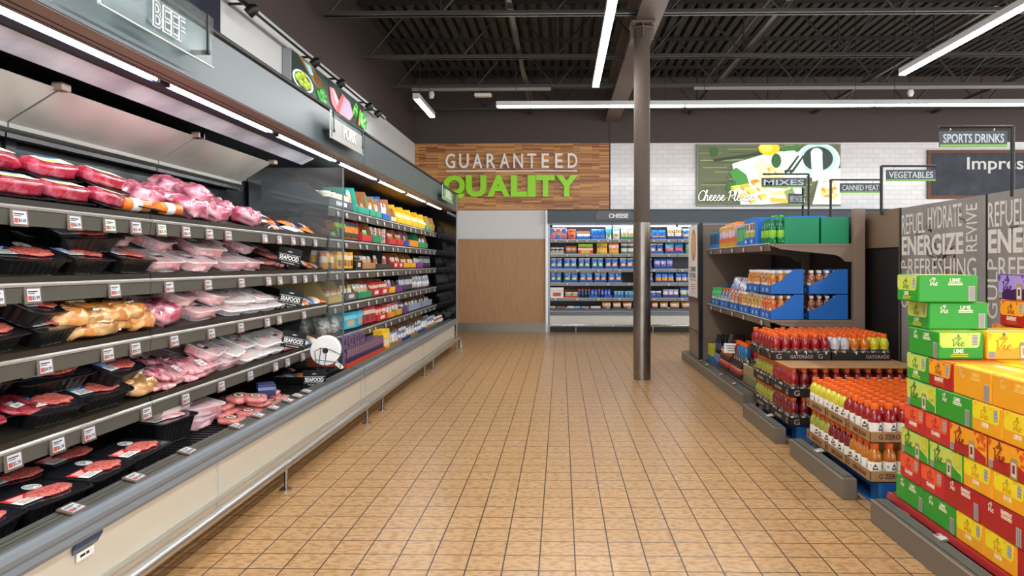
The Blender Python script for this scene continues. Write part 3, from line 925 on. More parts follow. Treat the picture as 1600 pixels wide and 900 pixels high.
# glass divider and black end wall
GLASS = film_mat('clear_divider', 'eef2f2', 0.1, 0.03, 0.04, 0.35)
q = MB(); q.prism([(-1.74, 0.42), (-1.74, 2.04), (-2.5, 2.04), (-2.5, 0.42)], 'y', 5.602, 5.608, GLASS)
e = MB(); e.box(-1.745, -1.735, 5.598, 5.612, 0.42, 2.04, mat('divider_edge', '7e868a', 0.3, 0.5))
spawn('glass_divider', 'clear divider panel standing between the meat case and the deli case', 'panel', [('pane', q.mesh()), ('edge_trim', e.mesh())], T())
q = MB(); q.prism([(-1.6, 0.1), (-1.575, 0.44), (-1.575, 2.3), (-2.73, 2.3), (-2.73, 0.0), (-1.72, 0)], 'y', 10.6, 10.66, mat('black_gloss', '0b0b0d', 0.08))
e = MB(); e.box(-1.578, -1.566, 10.6, 10.662, 0.1, 2.3, mat('end_trim', 'a7a7a4', 0.35, 0.4))
f = MB(); f.box(-1.6, FX, 10.6, 10.75, 2.058, 2.305, FASC); f.box(-2.7, -1.6, 10.66, 10.75, 2.058, 2.305, FASC)
spawn('case_end_panel', 'glossy black end panel closing the deli case by the wood wall', 'panel', [('panel', q.mesh()), ('edge_trim', e.mesh()), ('fascia_return', f.mesh())], T())

# case strip lights
TUBE = mat('case_tube', 'ffffff', 0.4, emit='f4f6ff', es=9.0); TUBE.cycles.emission_sampling = 'NONE'
LENS = mat('tube_lens_blue', '8f92d8', 0.2)
edges = [0.65, 1.87, 3.09, 4.31, 5.53, 6.75, 7.97, 9.19, 10.41]
for i in range(8):
    a, b = edges[i] + .02, edges[i + 1] - .02
    L = b - a; y = (a + b) / 2
    t = MB(); t.cyl((0, -L / 2 + .03, 0), (0, L / 2 - .03, 0), 0.0075, TUBE, 10)
    h = MB(); h.box(-0.03, 0.02, -L / 2, L / 2, 0.014, 0.022, mat('tube_reflector', '4a4b52', .4)); h.box(-0.034, -0.03, -L / 2, L / 2, -0.004, 0.022, LENS)
    P = [('tube', t.mesh()), ('reflector', h.mesh())]
    for s in (-1, 1):
        k = MB(); k.rbox(-0.016, 0.016, s * L / 2 - 0.018, s * L / 2 + 0.018, -0.016, 0.03, BLACKM, 0.004); P.append(('socket', k.mesh()))
    o = spawn('case_light', 'bright tube light under the %s canopy, %s in the line' % ('meat case' if i < 4 else 'deli case', nth(i)), 'light', P, T(-1.765, y, 2.076))
    ld = bpy.data.lights.new('case_lamp', 'AREA'); ld.shape = 'RECTANGLE'; ld.size = 0.012; ld.size_y = L - 0.08
    ld.energy = CASE_W * L; ld.color = (0.96, 0.98, 1.0)
    lo = bpy.data.objects.new('case_lamp', ld); COL.objects.link(lo); lo.parent = o
    lo.location = (-0.004, 0, -0.0085); lo.rotation_euler = (0, math.radians(48), 0)

# guard rail
RAILST = mat('rail_steel', 'c4c2be', 0.34, 1.0)
posts = [0.9, 2.3, 3.934, 5.589, 6.08, 7.96, 8.5, 10.41]
P = []
q = MB(); q.tube([(-1.53, 0.6, 0.152), (-1.53, 10.4, 0.152), (-1.525, 10.55, 0.15), (-1.515, 10.6, 0.12), (-1.51, 10.6, 0.0)], 0.026, RAILST, 14); P.append(('rail', q.mesh()))
for y in posts:
    q = MB(); q.cyl((-1.545, y, 0.0), (-1.545, y, 0.135), 0.011, STEEL, 10); q.lathe([(0.034, 0), (0.034, 0.006), (0.015, 0.008)], 14, STEEL, c=(-1.545, y, 0))
    q.lathe([(0.0275, -0.006), (0.0275, 0.006)], 14, STEEL, M=T(-1.53, y, .152, 0, PI / 2))
    P.append(('post', q.mesh()))
spawn('guard_rail', 'polished steel bumper rail on short posts along the base of the cases', 'rail', P, T())
# maker's plate and tag on the cream panel
q = MB(); q.prism([(0, 0), (0.12, 0), (0.15, 0.022), (0.15, 0.04), (0.03, 0.04), (0, 0.02)], 'y', -0.004, 0, mat('plate_blue', '2d4468', 0.35)); q.box(0, .12, -.0045, -.003, 0.002, 0.012, mat('plate_grey', '6a6a6a', .4))
r = MB(); r.box(0.02, 0.105, -0.003, 0, -0.032, -0.004, PAPER)
r.box(0.035, 0.06, -0.0035, -.002, -0.022, -0.013, BLACK); r.box(0.065, 0.08, -0.0035, -.002, -0.022, -0.013, BLACK)
spawn('maker_plate', 'small dark blue plate over a white tag on the cream case front', 'plate', [('plate', q.mesh()), ('paper_tag', r.mesh())], T(-1.5945, 2.27, 0.318) @ FACE_RIGHT)

# glass signs on the fascia
GSIGN = film_mat('sign_glass', 'eef4f4', 0.0, 0.15, 0.035, 0.03)
def glass_sign(word, y0, y1, tw, th, ty, z0, z1, mt, tz, lab, fill=None, bold=0.02):
    L = y1 - y0
    p = MB(); p.box(-L / 2, L / 2, -0.004, 0.004, z0 - z1, 0, GSIGN)
    if fill: p.box(-L / 2 + .02, L / 2 - .05, -0.0045, -0.004, z0 - z1, (z0 - z1) * .25, fill)
    P = [('glass_plate', p.mesh()), ('lettering', text_mesh(word, tw, th, mt, 0.004, bold), T(ty - (y0 + y1) / 2, -0.008, tz - z1))]
    if word == 'BEEF': P.append(('letter_inline', text_mesh(word, tw * .97, th * .93, mat('inline_slate', '5c686c', .4), 0.001, -0.012), T(ty - (y0 + y1) / 2, -0.0108, tz - z1)))
    e = MB(); e.box(-L / 2, L / 2, -.005, .005, z0 - z1 - .003, z0 - z1 + .001, mat('glass_edge', 'c9dede', .2)); e.box(-L / 2 - .003, -L / 2 + .001, -.005, .005, z0 - z1, 0, MATS['glass_edge']); P.append(('edge', e.mesh()))
    for s in (-1, 1):
        k = MB(); k.cyl((s * (L / 2 - 0.05), 0.065, z0 - z1 + 0.05), (s * (L / 2 - 0.05), -0.012, z0 - z1 + 0.05), 0.011, BLACKM, 10)
        k.box(s * (L / 2 - 0.05) - 0.006, s * (L / 2 - 0.05) + 0.006, -0.008, 0.0, z0 - z1 + 0.05, 0.0, BLACKM)
        P.append(('bracket', k.mesh()))
    spawn('department_sign', lab, 'sign', P, T(FX + 0.065, (y0 + y1) / 2, z1) @ FACE_RIGHT)
SGW = mat('sign_text_white', 'e4e8e6', 0.4)
glass_sign('BEEF', 2.27, 3.02, 0.22, 0.1, 2.67, 2.12, 2.33, SGW, 2.195, 'clear glass sign on the slate fascia reading BEEF')
glass_sign('PORK', 4.58, 5.35, 0.3, 0.095, 4.98, 2.10, 2.28, SGW, 2.185, 'clear glass sign on the slate fascia reading PORK', mat('sign_grey_fill', 'a9aaa8', .4))
glass_sign('DELI', 8.95, 9.85, 0.4, 0.11, 9.38, 2.10, 2.28, SGW, 2.19, 'small green glass sign near the far fascia end reading DELI', mat('sign_green_fill', '7fae6a', .4))

# ---------------------------------------------------------------- price tags
TAGF = mat('tag_holder', '6a5a50', 0.4); TAGW = mat('tag_card', 'c6c8ce', 0.5); TAGR = mat('tag_red', 'b84a40', 0.5); INK = mat('ink', '1c1c1c', 0.6); TAGG = mat('tag_pale_green', 'cfe3cf', 0.5)
def tag_meshes(price, w=0.06, h=0.045, card=None):
    f = MB(); f.rbox(-w / 2 - .01, w / 2 + .01, -0.004, 0.004, -h / 2 - .009, h / 2 + .009, TAGF, .002)
    c = MB(); c.box(-w / 2, w / 2, -0.0052, -0.004, -h / 2, h / 2, card or TAGW)
    c.box(-w / 2 + .002, -w / 2 + .019, -0.0056, -0.005, -h / 2 + .004, -h / 2 + .02, TAGR)
    c.box(-w / 2 + .003, w / 2 - .012, -0.0056, -0.005, h / 2 - .012, h / 2 - .008, INK); c.box(-w / 2 + .003, w / 2 - .026, -0.0056, -0.005, h / 2 - .018, h / 2 - .0155, INK)
    P = [('holder', f.mesh()), ('card', c.mesh())]
    if price: P.append(('price_lettering', text_mesh(price, 0.034, 0.015, INK, 0.0006, 0.0), T(w / 2 - .022, -0.0056, -h / 2 + .012)))
    return P
TAGP = {}
def tagset(price, card=None):
    if (price, card) not in TAGP: TAGP[(price, card)] = tag_meshes(price, card=card)
    return TAGP[(price, card)]
SHN = {1: 'top', 2: 'second', 3: 'third', 4: 'fourth', 5: 'fifth', 0: 'lowest'}
tagu = {1: ([18, 107, 163, 205, 246, 285, 322, 352, 410, 433, 455, 470, 490], ['$4.69', '$6.99', '$2.99', '$2.49', '$2.29', '$2.79', '$3.19', '$2.49']),
        2: ([-20, 40, 171, 258, 320, 373, 416, 434, 457, 474, 490], ['$4.99', '$5.99', '$6.19', '$3.09', '$3.49', '$3.99']),
        3: ([-30, 60, 160, 204, 266, 325, 372, 414, 433, 472], ['$5.49', '$4.99', '$2.99', '$2.79', '$2.99', '$2.59', '$2.69']),
        4: ([9, 80, 130, 222, 284, 341, 387, 427, 446, 470], ['$5.29', '$6.99', '$4.99', '$3.79', '$3.29', '$2.99', '$3.49'])}
for sh, (us, pr) in tagu.items():
    z = MZ[sh]
    for i, u in enumerate(us):
        y = 1.86 * 1100 / (876 - u)
        spawn('price_tag', 'price tag on the %s meat shelf rail, %s from the camera end' % (SHN[sh], nth(i)), 'price tag',
              tagset(pr[i] if i < len(pr) else None, TAGG if (sh, i) in ((1, 2), (1, 4)) else None), T(SX + 0.0105, y, z - 0.036) @ FACE_RIGHT @ Matrix.Rotation(math.radians(-6), 4, 'X'), 'meat shelf price tags')
for i, u in enumerate([-60, 103, 203, 287, 366, 400, 424, 447, 462, 476]):
    y = 1.655 * 1100 / (876 - u)
    spawn('price_tag', 'price tag lying on the deck rail above the bumper, %s from the camera end' % nth(i), 'price tag', tagset(['$2.89', '$3.39', '$2.99', '$4.49', '$3.99'][i] if i < 5 else None),
          T(-1.652, y, 0.441) @ FACE_RIGHT @ Matrix.Rotation(math.radians(-75), 4, 'X'), 'deck rail price tags')
sm = MB(); sm.box(-0.03, 0.03, -0.004, 0.003, -0.024, 0.024, TAGF); sm.box(-.023, .023, -.005, -.004, -.018, .018, TAGW); sm.box(-.02, -.006, -.0055, -.005, -.014, 0, TAGR)
sm_me = sm.mesh('small_tag')
for sh, z in DZ.items():
    for i in range(15):
        y = 5.8 + i * 0.32 + 0.05 * math.sin(i * 3 + sh)
        spawn('price_tag', 'small price tag on the %s deli shelf rail, %s from the glass divider' % (SHN[sh], nth(i)), 'price tag', sm_me, T(SX + 0.0105, y, z - 0.036) @ FACE_RIGHT @ Matrix.Rotation(math.radians(-6), 4, 'X'), 'deli shelf price tags')
# ================================================================ meat
GROUND = mat('ground_beef', 'c4453f', 0.35, var=('e88a7c', 110, 0.42, 0.6), bump=(130, 0.9), coat=0.4)
PORK = mat('pork_meat', 'ea8c94', 0.35, var=('fbd4d6', 22, 0.42, 0.62), bump=(30, 0.4), coat=0.5)
BAGP = mat('bagged_pork', 'ad4862', 0.2, var=('e6a9b5', 14, 0.42, 0.66), bump=(26, 0.55), coat=0.9)
ROAST = mat('beef_roast', 'a81f3c', 0.16, var=('d8687c', 24, 0.48, 0.66), bump=(34, 0.5), coat=0.9)
RIBM = mat('pork_rib', 'b84a62', 0.16, var=('eaaeb6', 16, 0.42, 0.6), bump=(24, 0.5), coat=0.9, aniso=(1, 2.4, 1))
CHICK = mat('pale_chicken', 'f6d2cc', 0.3, var=('e79c95', 20, 0.45, 0.65), bump=(26, 0.3), coat=0.5)
ORNG = mat('marinated_chicken', 'cf7a2a', 0.2, var=('eab676', 15, 0.42, 0.62), bump=(26, 0.5), coat=0.9)
TANM = mat('seasoned_loin', 'b98246', 0.2, var=('d9b07a', 22, 0.42, 0.6), bump=(40, 0.5), coat=0.9)
PATTY = mat('patty_pink', 'd98a82', 0.3, var=('c56a66', 50, 0.4, 0.6), bump=(60, .4), coat=0.5)
BLKTR = mat('black_tray', '121214', 0.28)
BLKF = mat('black_lid_film', '22242b', 0.12, coat=0.6)
CLRT = film_mat('clear_tray', 'fff2f5', 0.1, 0.15, 0.5, 0.3)
FOAM = mat('foam_tray', 'fbf8fa', 0.45)
FILM = film_mat('wrap_film', 'ffffff', 0.06, 0.1, 0.16, 0.3)
DKL = mat('dark_label', '34373c', 0.4)

def ring_ribs(w, d, r, z, amp, per=0.014):
    """Rounded rectangle outline with little vertical ribs."""
    base = rrect(w, d, r, z, 4); out = []
    n = len(base)
    for i in range(n):
        a = Vector(base[i]); b = Vector(base[(i + 1) % n]); L = (b - a).length
        k = max(1, int(L / per)) if L > per * 2 else 1
        if k > 1 and k % 2: k += 1
        nrm = Vector((b.y - a.y, a.x - b.x, 0)).normalized()
        for j in range(k):
            p = a + (b - a) * (j / k)
            if k > 1 and j % 2: p -= nrm * amp
            out.append(tuple(p))
    return out
def tray_shell(w, d, h, mt, rim=None, taper=0.02, amp=0.0025, lipw=0.006):
    q = MB(); r = 0.03
    # every ring from the same outline so that the counts agree
    base = ring_ribs(w, d, r, 0, amp)
    def sc(s, z): return [(p[0] * (1 - 2 * s / w), p[1] * (1 - 2 * s / d), z) for p in base]
    flat = ring_ribs(w, d, r, 0, 0)
    def scf(s, z): return [(p[0] * (1 - 2 * s / w), p[1] * (1 - 2 * s / d), z) for p in flat]
    q.rings([scf(taper, 0.0), sc(taper, 0.003), sc(taper * .3, h * .8), scf(taper * .2, h - .006), scf(-lipw, h - 0.005), scf(-lipw, h), scf(0.001, h)], [mt, mt, mt, rim or mt, rim or mt, rim or mt], True, False)
    return q.mesh()
def lid_mesh(w, d, mt, z=0.0):
    q = MB(); q.rings([rrect(w, d, .03, z, 4), rrect(w, d, .03, z + 0.0012, 4)], mt); return q.mesh()
def lump(w, d, h, mt, seed, n=12, rough=0.25, flat=True, p=2.6, nz=6.0, ridges=0, dome=1.0):
    """Rounded soft body with noise, flat underneath; w along x, d along y."""
    q = MB(); vs = []; rng = Vector((seed * 3.1, seed * 1.7, seed))
    nu, nv = 2 * n, n
    for j in range(nv + 1):
        ph = -PI / 2 + PI * j / nv
        for i in range(nu):
            th = 2 * PI * i / nu
            cx = math.copysign(abs(math.cos(th)) ** (2 / p), math.cos(th)) * abs(math.cos(ph)) ** (2 / p)
            cy = math.copysign(abs(math.sin(th)) ** (2 / p), math.sin(th)) * abs(math.cos(ph)) ** (2 / p)
            cz = math.copysign(abs(math.sin(ph)) ** (2 / p), math.sin(ph))
            k = 1 + rough * mnoise.noise(Vector((cx * w, cy * d, cz * h)) * nz * 1.5 + rng) + rough * .5 * mnoise.noise(Vector((cx * w, cy * d, cz * h)) * nz * 4 + rng)
            x, y, z = cx * w / 2 * k, cy * d / 2 * k, (cz * h / 2 * k * dome + h / 2)
            if ridges and cz > 0: z -= h * .12 * (0.5 + 0.5 * math.cos(cy * ridges * PI))
            vs.append((x, y, max(0.0, z) if flat else z))
    fs = []
    for j in range(nv):
        for i in range(nu):
            fs.append((j * nu + i, j * nu + (i + 1) % nu, (j + 1) * nu + (i + 1) % nu, (j + 1) * nu + i))
    q.add(vs, fs, mt, True)
    return q.mesh(angle=80)
def label_mesh(w, d, c1, c2, z=0.0, split=0.5, lines=True):
    """Flat paper label in the XY plane: a band of c1 then c2."""
    q = MB(); q.box(-w / 2, w / 2, -d / 2, d / 2, z, z + 0.0008, c2)
    q.box(-w / 2, -w / 2 + w * split, -d / 2, d / 2, z + .0004, z + 0.0012, c1)
    if lines:
        for k in range(3):
            x = -w / 2 + w * (.12 + .13 * k); q.box(x, x + w * .05, -d * .38, d * (.3 - .12 * k), z + .001, z + 0.0016, WHITE if k != 1 or c1 is not WHITE else INK)
        for k in range(3):
            x = w * (.12 + .12 * k); q.box(x, x + w * .04, -d * .35, d * (.35 - .1 * k), z + .0006, z + 0.0013, INK)
    return q.mesh()
def sticker_mesh():
    q = MB(); q.lathe([(0.026, 0), (0.026, 0.001)], 20, WHITE); q.lathe([(0.022, 0.001), (0.022, 0.0014)], 20, DKL)
    q.lathe([(0.020, 0.0014), (0.020, 0.0016)], 20, WHITE)
    for k in range(4): q.box(-.013 + .003 * (k % 2), .013 - .004 * (k % 3), -.014 + .008 * k, -.011 + .008 * k, .0016, .002, INK)
    return q.mesh()
STK = sticker_mesh()
BLU = mat('label_blue', '1c56b4', 0.35); GRNL = mat('label_green', '1d6a4a', 0.35); REDL = mat('label_red', 'd8281e', 0.35); SKY = mat('label_sky', '2f86d0', 0.35); NAVY = mat('label_navy', '252a5a', .35); YEL = mat('label_yellow', 'efc23a', .4); CRM = mat('label_cream', 'efe6c4', .45); ORL = mat('label_orange', 'ee7d22', .4)
B_SH = tray_shell(.185, .25, .062, BLKTR); B_LID = lid_mesh(.178, .243, BLKF, .0605)
B_DEEP = tray_shell(.185, .25, .10, BLKTR); 
MEATW = [lump(.085, .14, .012, GROUND, s, 10, .3, True, 2.3, 16) for s in (1, 2, 3)]
FLATW = [lump(.085, .13, .010, PORK, s, 10, .1, True, 2.3, 9) for s in (4, 5)]
LABS = {'blue': label_mesh(.07, .085, BLU, WHITE), 'green': label_mesh(.07, .085, GRNL, WHITE), 'red': label_mesh(.07, .085, REDL, WHITE), 'sky': label_mesh(.07, .085, SKY, WHITE), 'white': label_mesh(.07, .085, WHITE, WHITE)}
def black_tray(i, lab, deep=False):
    dz = .038 if deep else 0
    P = [('tray', B_DEEP if deep else B_SH), ('film_lid', B_LID, T(0, 0, dz)), ('meat', MEATW[i % 3] if lab != 'pale' else FLATW[i % 2], T(.028, .02, .0612 + dz)), ('sticker', STK, T(-.05, .06 - .01 * (i % 3), .0617 + dz))]
    P.append(('label', LABS.get(lab, LABS['white']), T(.02, -.072, .0655 + dz)))
    return P
C_SH = tray_shell(.165, .215, .055, CLRT, CLRT); C_LID = lid_mesh(.158, .208, FILM, .054)
C_MEAT = [lump(.148, .196, .05, PORK, s, 12, .18, True, 4.5, 12) for s in (7, 8, 9)]
C_LAB = [label_mesh(.045, .06, DKL, WHITE, 0, .45), label_mesh(.05, .05, WHITE, DKL, 0, .6)]
def clear_tray(i):
    return [('tray', C_SH), ('meat', C_MEAT[i % 3], T(0, 0, .003)), ('film_lid', C_LID), ('label', C_LAB[i % 2], T(-.025 + .02 * (i % 2), -.05 + .03 * (i % 3), .0556))]
F_SH = tray_shell(.16, .22, .036, FOAM, FOAM, .022, 0.0018, .008)
F_MEAT = [lump(.13, .19, .04, CHICK, s, 12, .2, True, 3.2, 14) for s in (11, 12)]
F_LID = lid_mesh(.16, .22, film_mat('white_wrap_film', 'ffffff', 0.05, 0.12, 0.3, 0.25), .0405)
F_IN = MB(); F_IN.rings([rrect(.155, .215, .03, .030, 4), rrect(.155, .215, .03, .031, 4)], FOAM); F_IN = F_IN.mesh()
def foam_tray(i):
    return [('tray', F_SH), ('liner', F_IN), ('meat', F_MEAT[i % 2], T(0, 0, .002)), ('film_wrap', F_LID), ('label', C_LAB[(i + 1) % 2], T(-.01, -.04, .0422))]
BAG = [lump(.175, .21, .10, BAGP, s, 14, .42, True, 2.6, 7) for s in (21, 22, 23, 24)]
BAGL = label_mesh(.05, .06, WHITE, WHITE)
def pork_bag(i):
    return [('bag', BAG[i % 4]), ('label', BAGL if i % 2 else C_LAB[0], T(.06, .03 * (i % 3 - 1), .068 , 0, 0, math.radians(55)))]
RO_B = tray_shell(.15, .27, .018, BLKTR); RO_M = [lump(.125, .25, .06, ROAST, s, 14, .16, True, 4, 8) for s in (31, 32)]
RO_L = MB(); RO_L.box(-.03, .03, -.09, .09, 0, .001, CRM); RO_L.box(-.03, -.012, -.06, .05, .0008, .0014, SKY); RO_L.box(0, .02, -.08, .02, .0008, .0014, YEL); RO_L = RO_L.mesh()
def roast(i):
    return [('board', RO_B), ('meat', RO_M[i % 2], T(0, 0, .012)), ('label', RO_L, T(0, .01, .0735))]
L_SH = tray_shell(.2, .34, .03, BLKTR); L_M = MB(); L_M.box(-.08, .08, -.15, .15, .02, .03, PATTY)
for k in range(9): L_M.box(-.08, .08, -.14 + .032 * k, -.122 + .032 * k, .03, .032, mat('strip_brown', '7a5a50', .3, coat=.5))
L_M = L_M.mesh(); L_F = lid_mesh(.19, .33, FILM, .0335)
def strip_tray(i):
    return [('tray', L_SH), ('strips', L_M), ('film_wrap', L_F)]
SAU = MB(); SAU.lathe([(0, -.1), (.012, -.1), (.03, -.088), (.031, -.02), (.031, -.02), (.031, .045), (.031, .045), (.03, .088), (.012, .1), (0, .1)], 16, [mat('casing_orange', 'd9771f', .25, coat=.7)] * 3 + [WHITE] * 2 + [ORL] * 4, M=T(0, 0, .031, 0, PI / 2)); SAU = SAU.mesh()
CHUB = MB(); CHUB.lathe([(0, -.17), (.02, -.17), (.024, -.16), (.036, -.14), (.037, -.05), (.037, .09), (.035, .14), (.024, .16), (.03, .175), (0, .176)], 16, [mat('chub_pink', 'd8c2be', .2, coat=.8)] * 4 + [WHITE] + [mat('chub_brown', 'b98f80', .2, coat=.8)] * 4, M=T(0, 0, .037, 0, PI / 2)); CHUB = CHUB.mesh()
PATL = MB(); PATL.lathe([(.035, 0), (.035, .001)], 18, DKL); PATL.lathe([(.026, .001), (.026, .0015)], 18, CRM); PATL.box(-.015, .015, -.012, .012, .0015, .002, INK); PATL = PATL.mesh()
PATB = MB(); PATB.lathe([(.035, 0), (.035, .001)], 18, NAVY); PATB.box(-.014, .014, -.02, .02, .001, .0016, WHITE); PATB = PATB.mesh()
PAT = [lump(.125, .155, .032, PATTY, s, 10, .08, True, 3.4, 10) for s in (41, 42)]
def patty(i):
    return [('pack', PAT[i % 2]), ('label', PATL if i % 3 else PATB, T(-.005, 0, .0315))]
def pouch_mesh(cols, seed):
    q = MB(); n, m_ = 10, 8; rng = random.Random(seed); vs = []
    for j in range(n + 1):
        for i in range(m_ + 1):
            u, v = i / m_, j / n
            b = (1 - abs(2 * u - 1) ** 3) * (1 - abs(2 * v - 1) ** 3)
            vs.append(((u - .5) * .125, (v - .5) * .19, .022 * b + .003 * mnoise.noise(Vector((u * 5, v * 6, seed))) + .004))
    for j in range(n):
        k = cols[min(len(cols) - 1, int(j / n * len(cols)))]
        for i in range(m_):
            q.add([vs[j * (m_ + 1) + i], vs[j * (m_ + 1) + i + 1], vs[(j + 1) * (m_ + 1) + i + 1], vs[(j + 1) * (m_ + 1) + i]], [(0, 1, 2, 3)], k, True)
    q.quad((-.0625, -.095, .001), (-.0625, .095, .001), (.0625, .095, .001), (.0625, -.095, .001), cols[0])
    return q.mesh(angle=60)
G = lambda h: mat('pouch_' + h, h, 0.22, coat=0.6)
POU = [(pouch_mesh([G('2a3350'), G('d9d2cc'), G('e0782f'), G('2a3350')], 1), 'navy and orange'), (pouch_mesh([G('c9cdd4'), G('5d7fa8'), G('e9e2da')], 2), 'silver and blue'),
       (pouch_mesh([G('e9853a'), G('f0d9c4'), G('e2672a')], 3), 'orange'), (pouch_mesh([G('3a2a28'), G('c98f7c'), G('2d2f3a')], 4), 'dark brown')]
CHB = [lump(.13, .2, .075, ORNG, s, 12, .4, True, 2.6, 9) for s in (51, 52)]
CHL = MB(); CHL.box(-.03, .03, -.045, .045, 0, .001, CRM); CHL.box(-.02, .0, -.035, .03, .0008, .0016, YEL); CHL.box(.005, .015, -.03, .02, .0008, .0016, mat('label_brown', '6d3f1f', .4)); CHL = CHL.mesh()
LOIN = [lump(.1, .26, .065, TANM, s, 12, .3, True, 2.8, 8) for s in (61, 62)]
def chicken(i): return [('bag', CHB[i % 2]), ('label', CHL, T(.025, .01 * (i % 3), .058, 0, 0, math.radians(35)))]
def loin(i): return [('bag', LOIN[i % 2]), ('label', CHL, T(.03, .05, .045, 0, 0, math.radians(50)))]
RIB = [lump(.15, .36, .045, RIBM, s, 16, .3, True, 2.8, 7, ridges=9) for s in (71, 72)]
def ribs(i): return [('meat', RIB[i % 2]), ('label', BAGL, T(.03, .05, .042, 0, 0, .2))]
SHEET = lump(.14, .2, .02, mat('dark_steak', '8a1c2c', 0.2, var=('b8505a', 24, .48, .66), coat=.8), 81, 10, .2, True, 3.4, 9); SHF = MB(); SHF.prism([(-.09, .0), (-.02, .0), (.0, .05), (-.02, .012)], 'x', -.03, .03, FILM); SHF = SHF.mesh()
def sheet(i): return [('meat', SHEET), ('label', C_LAB[0], T(0, -.03, .0205))]

KIND = {'b': ('ground_meat_tray', 'tray', .062), 'c': ('pork_tray', 'tray', .056), 'f': ('chicken_tray', 'tray', .042), 'p': ('pork_bag', 'bag of meat', .08), 'r': ('beef_roast_pack', 'meat pack', .07), 'l': ('bacon_tray', 'tray', .034),
        's': ('sausage_roll', 'sausage', .062), 'u': ('seafood_pouch', 'pouch', .022), 'k': ('patty_pack', 'meat pack', .032), 'g': ('chicken_bag', 'bag of meat', .065), 'n': ('pork_loin_bag', 'bag of meat', .06), 'i': ('rib_rack', 'meat pack', .04), 'h': ('steak_sheet_pack', 'meat pack', .02), 't': ('sausage_chub', 'sausage', .07)}
DESC = {'c': 'clear plastic tray of pink pork', 'f': 'white foam tray of pale chicken', 'p': 'clear bag of pink pork shoulder', 'r': 'red beef roast on a black board', 'l': 'long flat black tray of meat strips', 's': 'orange sausage roll with white band',
        'k': 'flat pack of pink patties with round label', 'g': 'wrinkled bag of orange marinated chicken', 'n': 'tan seasoned pork loin in clear wrap', 'i': 'rack of pink ribs in clear wrap', 'h': 'flat pack of dark red steak', 't': 'long ground sausage chub with white label'}
